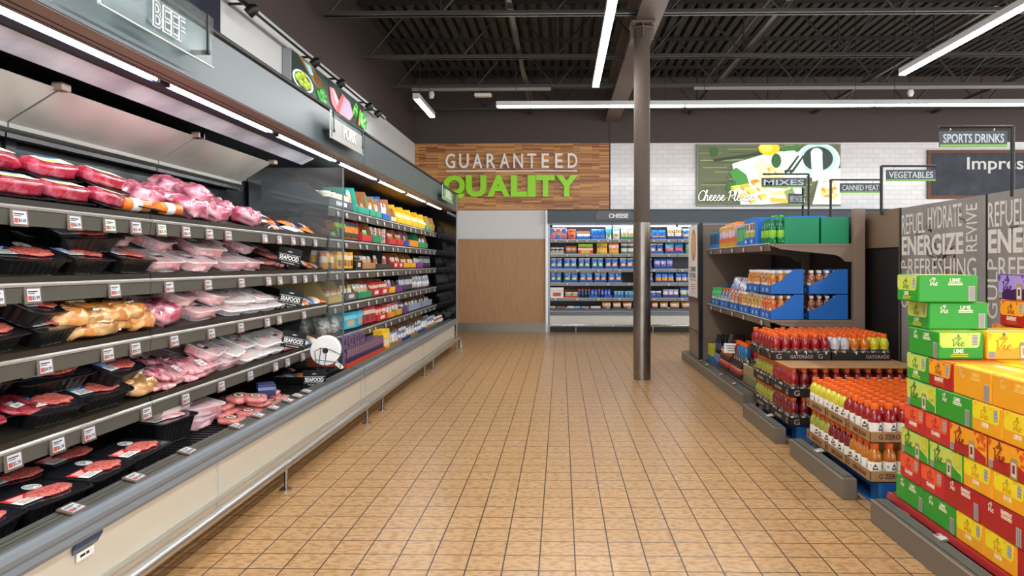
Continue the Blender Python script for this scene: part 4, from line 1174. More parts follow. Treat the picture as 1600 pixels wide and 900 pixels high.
MEAT = {
1: '''r,-1.97,2.19,0 r,-1.97,2.46,0 r,-2.12,2.55,0 r,-1.97,2.72,0 r,-2.20,2.87,0 r,-1.97,2.99,0 l,-2.38,3.08,0 s,-1.94,3.15,0 l,-2.02,3.29,0 l,-2.32,3.42,0 s,-1.96,3.46,0 p,-2.12,3.50,0 p,-2.26,3.60,0 p,-2.38,3.62,0 p,-1.99,3.70,0 p,-2.14,3.74,0 p,-2.30,3.85,0 p,-1.98,3.90,0 p,-2.36,4.08,0 p,-2.30,4.23,0 p,-2.11,4.31,0 p,-1.99,4.37,0 p,-2.30,4.48,0 u,-1.98,4.74,0 u,-2.15,5.06,0 u,-1.98,5.14,0 u,-2.30,5.15,0 u,-2.30,5.27,0 u,-2.12,5.31,0 u,-2.31,5.38,0 u,-1.98,5.44,0 u,-2.31,5.50,0 u,-2.23,5.50,0 u,-2.10,5.50,0 r,-2.12,2.54,1 r,-2.08,2.80,1 l,-2.36,3.06,1 r,-2.05,3.07,1 l,-2.30,3.41,1 p,-2.28,4.05,1 p,-2.14,4.05,1 u,-2.20,5.09,1 u,-2.05,5.23,1 u,-2.18,5.32,1 u,-2.05,5.49,1''',
2: '''b,-2.00,2.53,0 b,-2.00,2.82,0 b,-2.24,2.96,0 b,-2.00,3.12,0 b,-2.25,3.26,0 c,-1.99,3.39,0 c,-2.17,3.52,0 c,-1.98,3.70,0 c,-2.35,3.77,0 c,-2.16,3.77,0 c,-2.35,4.01,0 c,-2.16,4.01,0 c,-1.98,4.08,0 c,-2.35,4.26,0 c,-1.98,4.32,0 c,-2.16,4.34,0 c,-2.30,4.73,0 k,-2.05,4.82,0 k,-2.00,4.92,0 u,-1.98,5.27,0 k,-2.30,5.28,0 k,-2.20,5.29,0 u,-2.09,5.38,0 u,-2.32,5.38,0 u,-2.00,5.38,0 k,-2.16,5.39,0 u,-2.30,5.50,0 u,-1.98,5.50,0 u,-2.12,5.50,0 b,-2.02,2.89,1 b,-2.24,2.98,1 c,-2.16,3.31,1 c,-2.10,3.55,1 c,-2.02,3.88,1 c,-2.35,4.16,1 c,-2.16,4.22,1 c,-2.10,4.53,1 k,-2.10,4.99,1 u,-2.10,5.26,1 k,-2.28,5.29,1 u,-2.00,5.33,1''',
3: '''b,-1.99,2.33,0 b,-1.99,2.62,0 g,-1.95,2.77,0 n,-1.94,2.91,0 g,-1.97,3.05,0 g,-1.95,3.17,0 p,-1.98,3.39,0 c,-2.26,3.60,0 c,-1.98,3.74,0 c,-2.20,3.84,0 f,-1.97,4.08,0 f,-1.97,4.32,0 f,-1.97,4.57,0 f,-1.97,4.81,0 u,-1.95,4.94,0 u,-2.03,4.96,0 u,-1.95,5.06,0 u,-1.95,5.18,0 u,-1.95,5.35,0 u,-1.95,5.47,0 b,-1.99,2.54,1 g,-1.95,2.69,1 g,-2.01,2.82,1 n,-1.94,2.83,1 n,-2.30,2.91,1 g,-1.95,2.98,1 g,-1.95,3.10,1 c,-2.03,3.63,1 c,-2.22,3.73,1 c,-1.98,3.87,1 f,-1.99,4.18,1 f,-1.97,4.47,1 b,-2.22,2.40,0 b,-2.22,2.70,0 g,-2.2,3.12,0 f,-2.2,4.08,0 f,-2.2,4.33,0 f,-2.2,4.58,0 f,-2.2,4.83,0''',
4: '''b,-2.05,2.33,0 b,-1.99,2.62,0 b,-1.99,2.91,0 g,-1.98,3.06,0 n,-1.94,3.20,0 g,-2.01,3.21,0 i,-2.25,3.37,0 i,-1.96,3.38,0 i,-2.09,3.40,0 i,-1.96,3.60,0 c,-1.98,3.78,0 c,-1.98,4.02,0 f,-1.97,4.26,0 f,-1.97,4.49,0 f,-1.97,4.73,0 k,-1.95,4.85,0 k,-1.95,4.95,0 u,-1.95,5.05,0 u,-1.97,5.17,0 u,-1.95,5.28,0 u,-1.95,5.39,0 u,-1.95,5.50,0 h,-1.96,2.09,1 h,-1.96,2.29,1 b,-2.13,2.45,1 h,-1.96,2.50,1 b,-2.05,2.74,1 b,-1.99,3.03,1 i,-2.00,3.22,1 i,-2.13,3.40,1 i,-1.96,3.44,1 i,-2.04,3.52,1 i,-1.96,3.66,1 c,-1.98,3.84,1 f,-2.15,4.08,1 f,-1.97,4.08,1 f,-2.02,4.33,1 f,-1.97,4.57,1 f,-1.97,4.81,1 b,-2.26,2.75,0 c,-2.2,3.66,0 c,-2.2,3.92,0 f,-2.2,4.24,0 f,-2.2,4.50,0 f,-2.2,4.75,0''',
0: '''c,-1.95,3.69,0 k,-1.79,3.80,0 k,-1.91,3.91,0 k,-1.78,3.99,0 k,-1.91,4.01,0 k,-1.79,4.09,0 k,-1.89,4.13,0 k,-1.78,4.19,0 k,-1.78,4.29,0 k,-1.80,4.44,0 u,-2.06,5.13,0 u,-2.04,5.24,0 u,-1.96,5.30,0 u,-2.16,5.50,0 c,-1.94,3.70,1 k,-1.94,3.98,1 k,-1.78,4.12,1 k,-1.97,4.17,1 k,-1.87,4.19,1 k,-1.85,4.42,1 k,-1.88,4.08,2 k,-1.79,4.10,2 b,-1.83,2.12,0 b,-1.825,2.41,0 b,-2.05,2.56,0 b,-1.83,2.7,0 b,-2.05,2.85,0 b,-1.85,2.99,0 b,-2.2,3.13,0 b,-1.95,3.39,0 b,-2.27,2.75,0 t,-1.93,3.41,2 b,-2.02,2.12,0''',
}
PLZ = {1: (1.484, .3), 2: (1.214, .3), 3: (.955, .3), 4: (.656, .3), 0: (.406, 0.06)}
rnd = random.Random(17)
used = {}
def place_meat(k, x, y, lev, sh, n, lab=None):
    z0, kk = PLZ[sh]
    nm, cat, h = KIND[k]
    x = max(x, -2.49 + {'p': .13, 'l': .125, 'b': .13, 'c': .11, 'f': .11, 'r': .09, 'i': .1}.get(k, .085))
    z = z0 + kk * (SX - x) + 0.003
    below = {'p': .062, 'k': .031, 'f': .041, 'u': .02, 'i': .034, 'g': .05, 'n': .05, 'r': .07, 'l': .034, 'h': .066, 't': .058}.get(k, h)
    z += lev * below * {'b': 1.15, 'c': 1.11, 'f': 1.09}.get(k, 1.0) + (.012 if lev and k in 'bcf' and sh else 0)
    rz = rnd.uniform(-.16, .16) * (2.2 if lev else 1)
    if k in 'ri': rz += .1
    if k in 'ts': rz *= .2
    if k == 'u': rz += rnd.uniform(-.7, .7)
    sc = {'b': 1.15, 'c': 1.11, 'f': 1.09}.get(k, 1.0)
    M = T(x, y, z, rz, rnd.uniform(-.03, .03) * (1 + lev), math.atan(kk) + ((rnd.uniform(.06, .17) if k in 'bcf' and sh else rnd.uniform(.04, .12)) if lev else rnd.uniform(.0, .06)), sc)
    if k == 'b':
        lab = lab or 'white'
        parts = black_tray(n, lab, sh == 0 and y > 3.3)
        d = {'blue': 'black tray of ground meat with blue label', 'green': 'black tray of ground meat with green label', 'red': 'black tray of ground beef with red label', 'sky': 'black ground beef tray with sky blue label', 'white': 'black tray of ground meat with white label', 'pale': 'black tray of smooth pink meat'}[lab]
    elif k == 'u':
        parts, c = POU[n % 4]; d = 'flat %s seafood pouch' % c
    else:
        d = DESC[k]
        parts = {'c': clear_tray, 'f': foam_tray, 'p': pork_bag, 'r': roast, 'l': strip_tray, 'k': patty, 'g': chicken, 'n': loin, 'i': ribs, 'h': sheet, 's': lambda i: SAU, 't': lambda i: CHUB}[k](n)
    where = ('%s meat shelf' % SHN[sh]) if sh else 'meat deck'
    o = spawn(nm, d, cat, parts, M, '%ss on the %s' % (cat, where))
    reg(o, '%s, %s%s' % (d, 'upper layer, ' if lev else '', where), 'along')
for sh, s in MEAT.items():
    its = []
    for t in s.split():
        a = t.split(','); its.append((a[0], float(a[1]), float(a[2]), int(a[3])))
    its.sort(key=lambda a: (a[3], a[2]))
    for n, (k, x, y, lev) in enumerate(its):
        lab = None
        if k == 'b': lab = {1: 'blue', 2: ('blue', 'blue', 'green', 'blue')[n % 4], 3: 'blue', 4: 'sky', 0: ('red', 'pale', 'red', 'red')[n % 4]}[sh]
        place_meat(k, x, y, lev, sh, n, lab)

# black seafood dividers, cartons and signs at the end of the meat shelves
for sh, y in ((2, 4.9), (3, 4.86), (4, 4.9)):
    z0 = PLZ[sh][0]
    q = MB(); q.prism([(-1.90, z0 + .01), (-1.92, z0 + .05), (-2.42, z0 + .23), (-2.42, z0 + .12)], 'y', y, y + .004, BLACK)
    spawn('shelf_divider', 'black card divider beside the seafood on the %s meat shelf' % SHN[sh], 'divider', q.mesh(), T())
def fish(mb, x, z, s, mt):
    pts = smooth_path([(-1, 0), (-.5, .35), (.2, .42), (.8, .12), (1, .3), (.95, 0), (1, -.3), (.8, -.1), (.2, -.35), (-.5, -.3), (-1, 0)], 4)[:-1]
    mb.add([(x + p[0] * s, -.0035, z + p[1] * s * .6) for p in pts], [tuple(range(len(pts)))[::-1]], mt)
SEA = MB(); SEA.box(-.078, .078, -.003, .003, -.058, .058, BLACK); sea_board = SEA.mesh()
SEA = MB(); SEA.box(-.072, .072, -.0036, -.003, .012, .014, WHITE); SEA.box(-.072, .072, -.0036, -.003, -.03, -.028, WHITE); fish(SEA, .0, .033, .018, mat('fish_grey', 'b9c4cc', .4)); sea_art = SEA.mesh()
sea_txt = text_mesh('SEAFOOD', .128, .03, WHITE, .001, .03); sea_sub = text_mesh('Fresh & Sustainable', .085, .009, WHITE, .001, 0)
for i, (x, y, z, ry, lab) in enumerate(((-1.83, 4.72, 1.318, .22, 'tilted black SEAFOOD sign above the second meat shelf'), (-1.82, 4.72, 1.04, .2, 'tilted black SEAFOOD sign above the third meat shelf'), (-1.80, 4.72, .757, .2, 'tilted black SEAFOOD sign above the fourth meat shelf'), (-1.735, 4.93, .462, .0, 'upright black SEAFOOD sign on the deck rail under the bag roll'))):
    P = [('board', sea_board), ('fish_mark', sea_art), ('lettering', sea_txt, T(0, -.0036, -.008)), ('lettering', sea_sub, T(0, -.0036, -.043))]
    k = MB(); k.cyl((-.04, .004, -.03), (-.08, .02, -.14 if i < 3 else -.06), .003, BLACKM, 6); P.append(('stem', k.mesh()))
    spawn('seafood_sign', lab, 'sign', P, T(x, y, z, .12, 0, ry))
# produce bag roll in a wire holder
q = MB(); q.lathe([(.02, -.04), (.1, -.04), (.104, -.036), (.104, .036), (.1, .04), (.02, .04)], 40, mat('bag_roll', 'f0eeee', .35), M=T(0, 0, 0, 0, PI / 2), cap0=False, cap1=False)
for r in (.04, .055, .07, .085): q.tube([(r * math.cos(2 * PI * t / 28), -.0405, r * math.sin(2 * PI * t / 28)) for t in range(28)], .0009, mat('roll_line', 'bdb9b9', .5), 4, True)
k = MB(); k.lathe([(.02, -.042), (.02, .042)], 14, CARD, M=T(0, 0, 0, 0, PI / 2), cap0=False, cap1=False); k.lathe([(.014, -.042), (.014, .042)], 14, mat('dark_core', '2a1c12', .7), M=T(0, 0, 0, 0, PI / 2))
t = MB(); t.prism([(.07, -.08), (.11, -.115), (.12, -.13), (.1, -.135), (.065, -.1)], 'y', -.03, .03, mat('bag_end', 'e4e4e6', .3))
spawn('bag_roll', 'white roll of plastic bags in a wire holder at the meat case end', 'roll', [('roll', q.mesh()), ('core', k.mesh()), ('loose_end', t.mesh())], T(-1.672, 4.99, .655, .2))
q = MB()
for s in (-.052, .052):
    for x in (-.028, .012): q.cyl((x - .02, s, -.13), (x, s, .02), .0025, BLACKM, 6)
    q.tube([(-.06, s, -.13), (-.07, s, .0), (-.03, s, .02), (.03, s, .01), (.11, s, -.03), (.1, s, -.13)], .0028, BLACKM, 6)
    q.tube([(-.065, s, -.06), (.1, s, -.085)], .0025, BLACKM, 6); q.tube([(-.06, s, -.13), (.1, s, -.13)], .003, BLACKM, 6)
q.cyl((0, -.056, 0), (0, .056, 0), .01, BLACKM, 8)
for x in (-.06, 0, .06, .1): q.cyl((x, -.052, -.13), (x, .052, -.13), .0025, BLACKM, 6)
q.cyl((-.02, 0, -.13), (-.03, 0, -.22), .006, BLACKM, 8); q.box(-.06, 0, -.02, .02, -.232, -.215, BLACKM)
spawn('wire_roll_holder', 'black wire basket clamped to the deck rail holding the bag roll', 'holder', q.mesh(), T(-1.672, 4.99, .655, .2))
# ================================================================ deli case goods
def carton_mesh(w, d, hb, hf, mt, cut=0.45, inside=None, art=None):
    """Display carton open at the front: high at the back, low at the front (+x); w along y, d along x."""
    q = MB(); ins = inside or CARD; t = 0.003
    prof = [(-d / 2, 0), (d / 2, 0), (d / 2, hf), (d / 2 - d * cut * .25, hf), (d / 2 - d * cut, hb), (-d / 2, hb)]
    for s in (-1, 1):
        y0 = s * w / 2 - (t if s > 0 else 0)
        q.prism(prof, 'y', y0, y0 + t, mt)
        yi = s * (w / 2 - t) - s * 0.0004
        q.add([(p[0], yi, p[1]) for p in prof], [tuple(range(6)) if s > 0 else tuple(range(6))[::-1]], ins)
    q.box(d / 2 - t, d / 2, -w / 2, w / 2, 0, hf, mt)
    q.box(-d / 2, -d / 2 + t, -w / 2, w / 2, 0, hb, mt, faces=[mt, mt, mt, mt, ins, mt])
    q.box(-d / 2, d / 2, -w / 2, w / 2, 0, t, ins)
    if art:
        q.box(d / 2, d / 2 + .0008, -w * .22, w * .22, hf * .25, hf * .75, art)
    return q.mesh()
def bag_mesh(w, d, h, cols, seed=0, spot=None, axis='x', crimp=True):
    """Upright soft bag whose front faces +x; bands of colour from bottom to top."""
    q = MB(); n = 12; rows = 8; rs = []
    for j in range(rows + 1):
        v = j / rows
        b = (1 - v) ** 0.6 * (1 - (1 - v) ** 8 * .4) * d * (1 if v < .9 else 0.3) + .004
        ww = w * (1 - .06 * math.sin(PI * v)) * (1.0 if j < rows else 1.03)
        ring = []
        for i in range(n):
            a = 2 * PI * i / n
            x = math.copysign(abs(math.cos(a)) ** .6, math.cos(a)) * b / 2; y = math.copysign(abs(math.sin(a)) ** .35, math.sin(a)) * ww / 2
            k = .003 * mnoise.noise(Vector((x * 40 + seed, y * 30, v * 6)))
            ring.append((x + k, y + k, v * h + (.004 * mnoise.noise(Vector((y * 40, seed, 3))) if j == rows else 0)))
        rs.append(ring)
    for j in range(rows):
        q.rings([rs[j], rs[j + 1]], cols[min(len(cols) - 1, int(j / rows * len(cols)))], j == 0, j == rows - 1, True)
    if spot:
        pts = [(d * .52, w * .3 * math.cos(2 * PI * i / 14), h * .34 + h * .17 * math.sin(2 * PI * i / 14)) for i in range(14)]
        q.add(pts, [tuple(range(14))], spot)
    return q.mesh(angle=60)
def pbox(w, d, h, mt, band=None, panel=None):
    q = MB(); q.rbox(-d / 2, d / 2, -w / 2, w / 2, 0, h, mt, .003)
    if band: q.box(-d / 2 - .0006, d / 2 + .0006, -w / 2 - .0006, w / 2 + .0006, h * .55, h * .8, band)
    if panel: q.box(d / 2, d / 2 + .001, -w * .3, w * .3, h * .15, h * .5, panel)
    return q.mesh()
def tub_mesh(r, h, c1, c2, lid):
    q = MB(); q.lathe([(r * .8, 0), (r * .86, h * .3), (r * .9, h * .3), (r * .95, h * .72), (r * .97, h * .85), (r * 1.03, h * .86), (r * 1.03, h), (r * .9, h), (0, h * .98)], 18, [c2, c2, c1, c1, lid, lid, lid, lid]); return q.mesh()
C = lambda h: mat('card_' + h, h, 0.45)
def shade(h):
    c = [int(h[i:i + 2], 16) for i in (0, 2, 4)]
    k = .62 if sum(c) > 330 else 1.5
    return ''.join('%02x' % max(0, min(255, int(v * k + (0 if k < 1 else 14)))) for v in c)
GL = lambda h: mat('gloss_' + h, h, 0.25, coat=0.4, var=(shade(h), 42, 0.54, 0.6))
DS = {'A': 1.745, 'B': 1.485, 'C': 1.218, 'D': 0.94, 'E': 0.672, 'F': 0.406}
DSN = {'A': 'top deli shelf', 'B': 'second deli shelf', 'C': 'third deli shelf', 'D': 'fourth deli shelf', 'E': 'fifth deli shelf', 'F': 'deli case deck'}
def shelf_z(sh, x): return DS[sh] + (0.05 * (SX - x) if sh != 'F' else 0)
def deli(sh, kind, y0, y1, col, word, hb=.17, hf=.06, d=.3, packs=None, inside=None, front=None, cut=None, art=None):
    """One display carton (or a bare row when kind is None) with its packs as separate things; packs = (mesh, name, label, n, category, rows)."""
    if cut is None: cut = .16 if sh in 'AB' else .34
    xf = front if front is not None else (-1.885 if sh != 'F' else -1.725)
    xc = xf - d / 2; w = y1 - y0 - .008; yc = (y0 + y1) / 2
    ry = math.atan(.05) if sh != 'F' else 0
    z = shelf_z(sh, xc) + .002
    if kind:
        o = spawn('display_carton', '', 'carton', carton_mesh(w, d, hb, hf, C(col), cut, inside, C(art) if art else None), T(xc, yc, z, 0, 0, ry), 'display cartons in the deli case')
        reg(o, '%s, %s' % (word, DSN[sh]), 'along')
    if packs:
        me, nm, lab, n, cat, rows, step = packs
        for r in range(rows):
            for i in range(n):
                m_ = me[(i + r) % len(me)] if isinstance(me, list) else me
                yy = yc if n == 1 else yc + (i / (n - 1) - .5) * (w - .012 - w / n * .94)
                xx = xf - .012 - step * (r + .5)
                o = spawn(nm, '', cat, m_, T(xx, yy, shelf_z(sh, xx) + .005, rnd.uniform(-.12, .12), 0, ry - rnd.uniform(0, .12)), '%ss in the deli case' % cat)
                reg(o, '%s, %s' % (lab, DSN[sh]), 'along', o.location.y + r * 1e-3)
TUB = tub_mesh(.05, .115, C('e7d9b8'), C('e08a3c'), WHITE)
WB = GL('ece9e4')
# top shelf
deli('A', 1, 5.69, 6.36, '4a4f58', 'long dark grey carton of white lidded tubs', .175, .07, .56, (TUB, 'dip_tub', 'white lidded tub in the grey carton', 5, 'tub', 2, .1), C('3f434b'), cut=.35, art='c9ccd2')
deli('A', None, 6.36, 6.5, '', '', packs=(bag_mesh(.12, .06, .19, [WB, C('c77a4a'), WB]), 'food_bag', 'white printed bag standing', 1, 'bag', 1, .09))
deli('A', 1, 6.52, 6.9, '1b9c86', 'tall teal carton', .225, .06, .34, (bag_mesh(.1, .05, .1, [WB, C('b77a52')]), 'food_bag', 'white and tan bag in the teal carton', 2, 'bag', 1, .09))
for a in (6.92, 7.16): deli('A', 1, a, a + .23, '2f9a76', 'small green tray of snack bags', .2, .06, .3, (bag_mesh(.09, .05, .13, [C('d8b48a'), WB, C('c98a58')]), 'food_bag', 'tan snack bag in a green tray', 2, 'bag', 1, .08))
deli('A', 1, 7.42, 7.78, '1f5fb4', 'blue carton', .23, .06, .3, (bag_mesh(.11, .06, .17, [GL('a9a2b4'), WB, C('b5613e')]), 'food_bag', 'silver and white bag in the blue carton', 2, 'bag', 1, .09))
deli('A', 1, 7.8, 8.05, 'e9d48c', 'cream carton with brown lining', .15, .05, .3)
for k, a in enumerate((8.08, 8.5, 8.92, 9.34)): deli('A', 1, a, a + .4, 'f2bd12', 'bright yellow carton', .2, .07, .3, (pbox(.08, .09, .12, C('f6d24a'), C('f5efe0'), C('c98a2a')), 'yellow_box', 'yellow printed box in a yellow carton', 3, 'box', 1, .1), C('d9a21a'))
deli('A', 1, 9.8, 10.05, '3aa574', 'little green tray at the far end', .09, .06, .25, (bag_mesh(.08, .05, .1, [C('d8c48a'), WB]), 'food_bag', 'pale bag in the little green tray', 2, 'bag', 1, .08))
deli('A', 1, 10.1, 10.5, 'a88a3a', 'tan carton against the end panel', .2, .1, .3)
# second shelf
deli('B', 1, 5.68, 5.92, '2f2a28', 'black carton with brown open top', .15, .06, .34, art='6fae4a')
deli('B', None, 5.94, 6.2, '', '', packs=(pbox(.1, .08, .16, C('2a2c24'), C('8ec63f'), C('6a8f3a')), 'spread_box', 'black and green spread box', 2, 'box', 1, .1))
JAR = MB(); JAR.lathe([(.03, 0), (.035, .01), (.035, .055), (.036, .056), (.036, .085), (.035, .086), (.035, .11), (.028, .125), (.03, .126), (.03, .15), (0, .15)], 16, [C('e0772a'), C('4a4f44'), C('4a4f44'), C('ee8a22'), C('ee8a22'), C('ee8a22'), C('4a4f44'), C('4a4f44'), BLACK, BLACK]); JAR = JAR.mesh()
deli('B', None, 6.2, 6.62, '', '', packs=(JAR, 'dip_jar', 'dark jar with orange band', 5, 'jar', 2, .08))
deli('B', 1, 6.64, 7.0, 'd8333a', 'tall red carton', .18, .06, .32, (bag_mesh(.1, .06, .11, [C('d9a36a'), C('7ac943'), C('e8d2b0')]), 'food_bag', 'bag with bright green flap in the red carton', 2, 'bag', 1, .09))
HD = MB()
for i in range(5): HD.cyl((.02, -.05, .02 + i * .028), (.02, .05, .02 + i * .028), .014, mat('frankfurter', 'd08a5a', .25, coat=.6), 10)
HD.box(-.005, .03, -.058, .058, 0, .006, WHITE); HD.rbox(.0, .037, -.056, -.03, .0, .15, GL('e6e0dc'), .004); HD = HD.mesh()
deli('B', 1, 7.02, 7.36, '1e8f5c', 'green carton of frankfurters', .15, .07, .3, (HD, 'frankfurter_pack', 'pack of frankfurters in the green carton', 2, 'pack', 1, .08))
deli('B', None, 7.36, 7.68, '', '', packs=(HD, 'frankfurter_pack', 'upright pack of frankfurters on the shelf', 2, 'pack', 1, .08))
for a in (7.7, 8.08): deli('B', 1, a, a + .36, 'd23a3c', 'red carton of brown sausage packs', .17, .06, .3, (bag_mesh(.09, .05, .12, [C('a8573a'), C('c9784e'), C('e2d2c4')]), 'sausage_pack', 'brown sausage pack in a red carton', 3, 'pack', 1, .08))
deli('B', 1, 8.48, 8.72, '1f4fc0', 'narrow blue carton', .18, .06, .3, (bag_mesh(.1, .05, .12, [C('b5836a'), WB]), 'sausage_pack', 'tan pack in the narrow blue carton', 2, 'pack', 1, .08))
BALL = MB(); BALL.lathe([(0, 0), (.03, .01), (.043, .043), (.03, .076), (0, .086)], 14, C('f0ece6')); BALL = BALL.mesh()
deli('B', 1, 8.75, 9.3, 'f09a1a', 'orange carton of round white cheeses', .09, .08, .28, (BALL, 'round_cheese', 'round white cheese in the orange carton', 4, 'cheese', 1, .09))
deli('B', 1, 9.34, 9.95, '2d9a6a', 'green carton near the end panel', .18, .07, .3, (bag_mesh(.11, .06, .13, [C('c58a5a'), WB]), 'food_bag', 'brown and white bag in the green carton', 3, 'bag', 1, .09))
# third shelf
deli('C', None, 5.66, 5.95, '', '', packs=([bag_mesh(.11, .06, .14, [C('e88a2a'), C('e9dccb'), C('e8772a')]), bag_mesh(.11, .06, .15, [C('2f6a4a'), C('f0b42a'), C('e9e2d2')])], 'snack_bag', 'orange and white bag beside the divider', 3, 'bag', 2, .08))
deli('C', None, 5.97, 6.42, '', '', packs=([pbox(.085, .06, .15, C('f1b51c'), C('f7df8a'), C('7a4a22')), pbox(.085, .06, .145, C('d9a06a'), C('f0e2cc'), C('b0713a'))], 'cracker_box', 'yellow and tan upright box', 5, 'box', 1, .07))
deli('C', 1, 6.44, 6.66, '24221f', 'small black carton', .12, .08, .26, (pbox(.08, .06, .1, C('2a2724'), C('b0a79a'), None), 'small_box', 'black box in the small black carton', 2, 'box', 1, .08), art='d2cbc0')
deli('C', 1, 6.68, 7.14, 'b98a54', 'brown carton of salami packs', .19, .06, .34, (bag_mesh(.12, .05, .12, [C('8a4a3a'), C('d8a58a'), WB]), 'salami_pack', 'salami pack leaning in the brown carton', 3, 'pack', 2, .08), cut=.6)
deli('C', 1, 7.16, 7.86, '3b3a38', 'big dark grey carton, mostly empty', .2, .05, .44, (bag_mesh(.13, .05, .13, [C('d9c8c0'), C('c96a4a'), WB]), 'salami_pack', 'red and white pack in the dark grey carton', 2, 'pack', 1, .09), C('55524e'))
for a in (7.9, 8.16): deli('C', 1, a, a + .24, 'd6353d', 'low red tray of small packs', .15, .07, .3, (bag_mesh(.09, .04, .12, [C('b34a42'), C('e3c08a'), WB]), 'small_pack', 'red and cream pack in a low red tray', 2, 'pack', 1, .08), art='f0dcd8')
for a in (8.44, 8.8): deli('C', 1, a, a + .34, 'f0b322', 'yellow tray with a sloping side', .17, .06, .34, (bag_mesh(.1, .04, .1, [C('b9763a'), C('efd9a0')]), 'small_pack', 'tan pack in a yellow tray', 2, 'pack', 1, .08))
deli('C', 1, 9.16, 9.6, '8a2a9a', 'purple tray', .1, .06, .28, (bag_mesh(.1, .05, .12, [C('4a4650'), C('c2b8bc')]), 'small_pack', 'grey pack in the purple tray', 3, 'pack', 1, .08))
deli('C', None, 9.62, 10.4, '', '', packs=(bag_mesh(.11, .05, .15, [C('2f3036'), GL('9a9da6'), C('3a3b42')]), 'dark_pack', 'dark silver pack near the end panel', 6, 'pack', 2, .09))
# fourth shelf
deli('D', 1, 5.67, 6.1, 'd9b866', 'gold carton beside the divider', .17, .06, .5, (pbox(.1, .09, .1, C('c07a4a'), C('e8d8c0'), C('9a3a2a')), 'small_box', 'brown box in the gold carton', 3, 'box', 2, .11), C('c9a856'), cut=.2)
deli('D', 1, 6.12, 6.5, '5a5f68', 'slate grey carton with printed front', .16, .07, .34, (bag_mesh(.12, .06, .13, [C('b08a6a'), C('e8dfd4'), C('c9a45a')]), 'wrap_pack', 'tan wrap pack in the slate carton', 2, 'pack', 1, .09), art='d0cec8')
deli('D', 1, 6.52, 7.0, '1f9a66', 'green sloping carton of nut packs', .16, .06, .34, (bag_mesh(.11, .05, .12, [C('a8825a'), C('c9ad84'), WB]), 'nut_pack', 'brown nut pack in the green sloping carton', 4, 'pack', 2, .08))
for a in (7.02, 7.36): deli('D', 1, a, a + .32, 'cf2f3c', 'red carton of red and cream packs', .16, .07, .3, (pbox(.08, .05, .13, C('cf2f3c'), C('f0e0c0'), C('f0d8b8')), 'snack_box', 'red and cream box in a red carton', 3, 'box', 1, .07), art='f3e4d2')
deli('D', 1, 7.7, 8.0, 'f2b81c', 'small yellow tray', .08, .07, .28, (bag_mesh(.09, .05, .14, [C('e6b4bc'), C('c98ab4'), WB]), 'pink_pack', 'pink pack in the small yellow tray', 2, 'pack', 1, .08))
deli('D', 1, 8.02, 8.36, '7a2a92', 'small violet tray', .08, .07, .28, (bag_mesh(.1, .05, .13, [GL('9a9aa2'), C('3a3a40')]), 'dark_pack', 'grey pack in the violet tray', 2, 'pack', 1, .08))
deli('D', None, 8.38, 9.1, '', '', packs=(bag_mesh(.11, .05, .17, [C('45464e'), GL('c9cad2'), C('2f3036')]), 'dark_pack', 'tall black and silver pack', 6, 'pack', 1, .08))
deli('D', None, 9.1, 10.3, '', '', packs=(bag_mesh(.17, .09, .16, [GL('d5d3d4'), GL('efeeee'), GL('a9b0c4'), GL('f2f2f4')], 7), 'silver_bag', 'crumpled silver and white bag', 7, 'bag', 2, .12))
# fifth shelf
deli('E', None, 5.68, 6.2, '', '', packs=(bag_mesh(.2, .1, .14, [GL('cbb9a8'), GL('ece8e4'), GL('d9d2cc')], 9), 'bread_bag', 'big clear bag of pale flatbread', 2, 'bag', 2, .14))
for a in (6.22,): deli('E', None, a, a + .56, '', '', packs=(pbox(.26, .09, .15, C('37b3d4'), C('7fd2e6'), C('d8b48a')), 'cyan_box', 'bright cyan printed box', 2, 'box', 2, .1))
deli('E', None, 6.8, 7.2, '', '', packs=(pbox(.17, .1, .16, C('c9303a'), C('e9cfc4'), C('7a3a3a')), 'red_box', 'red lunch kit box with clear window', 2, 'box', 2, .11))
deli('E', 1, 7.22, 7.62, 'd8283a', 'bright red carton with cream badge', .18, .07, .32, (pbox(.1, .06, .14, C('d8283a'), C('f2e2c4'), C('f4ead8')), 'red_box', 'red box with cream badge in the red carton', 3, 'box', 1, .08), art='f2e4c8')
deli('E', 1, 7.64, 8.0, 'ec9a24', 'orange sloping carton', .18, .06, .34, (bag_mesh(.1, .05, .14, [C('f2b8bc'), WB, C('e07a82')]), 'pink_pack', 'pink spotted pack in the orange carton', 3, 'pack', 2, .08))
deli('E', 1, 8.02, 8.34, 'd8b03a', 'mustard tray of pink packs', .08, .07, .28, (bag_mesh(.1, .05, .15, [C('e8939c'), WB, C('d44a52')]), 'pink_pack', 'pink and red pack in the mustard tray', 2, 'pack', 1, .08))
deli('E', 1, 8.36, 8.62, '7a2a92', 'violet tray with brown side', .1, .08, .28, (bag_mesh(.1, .05, .1, [C('c98a5a'), WB]), 'small_pack', 'brown pack in the violet tray', 2, 'pack', 1, .08))
for a in (8.7, 9.5): deli('E', 1, a, a + .76, '8f9fb8', 'long blue-grey carton of clear packs', .16, .08, .34, (bag_mesh(.13, .05, .11, [GL('b8b4b2'), GL('d9d9dc')]), 'clear_pack', 'clear pack in a blue-grey carton', 4, 'pack', 1, .08), cut=.5)
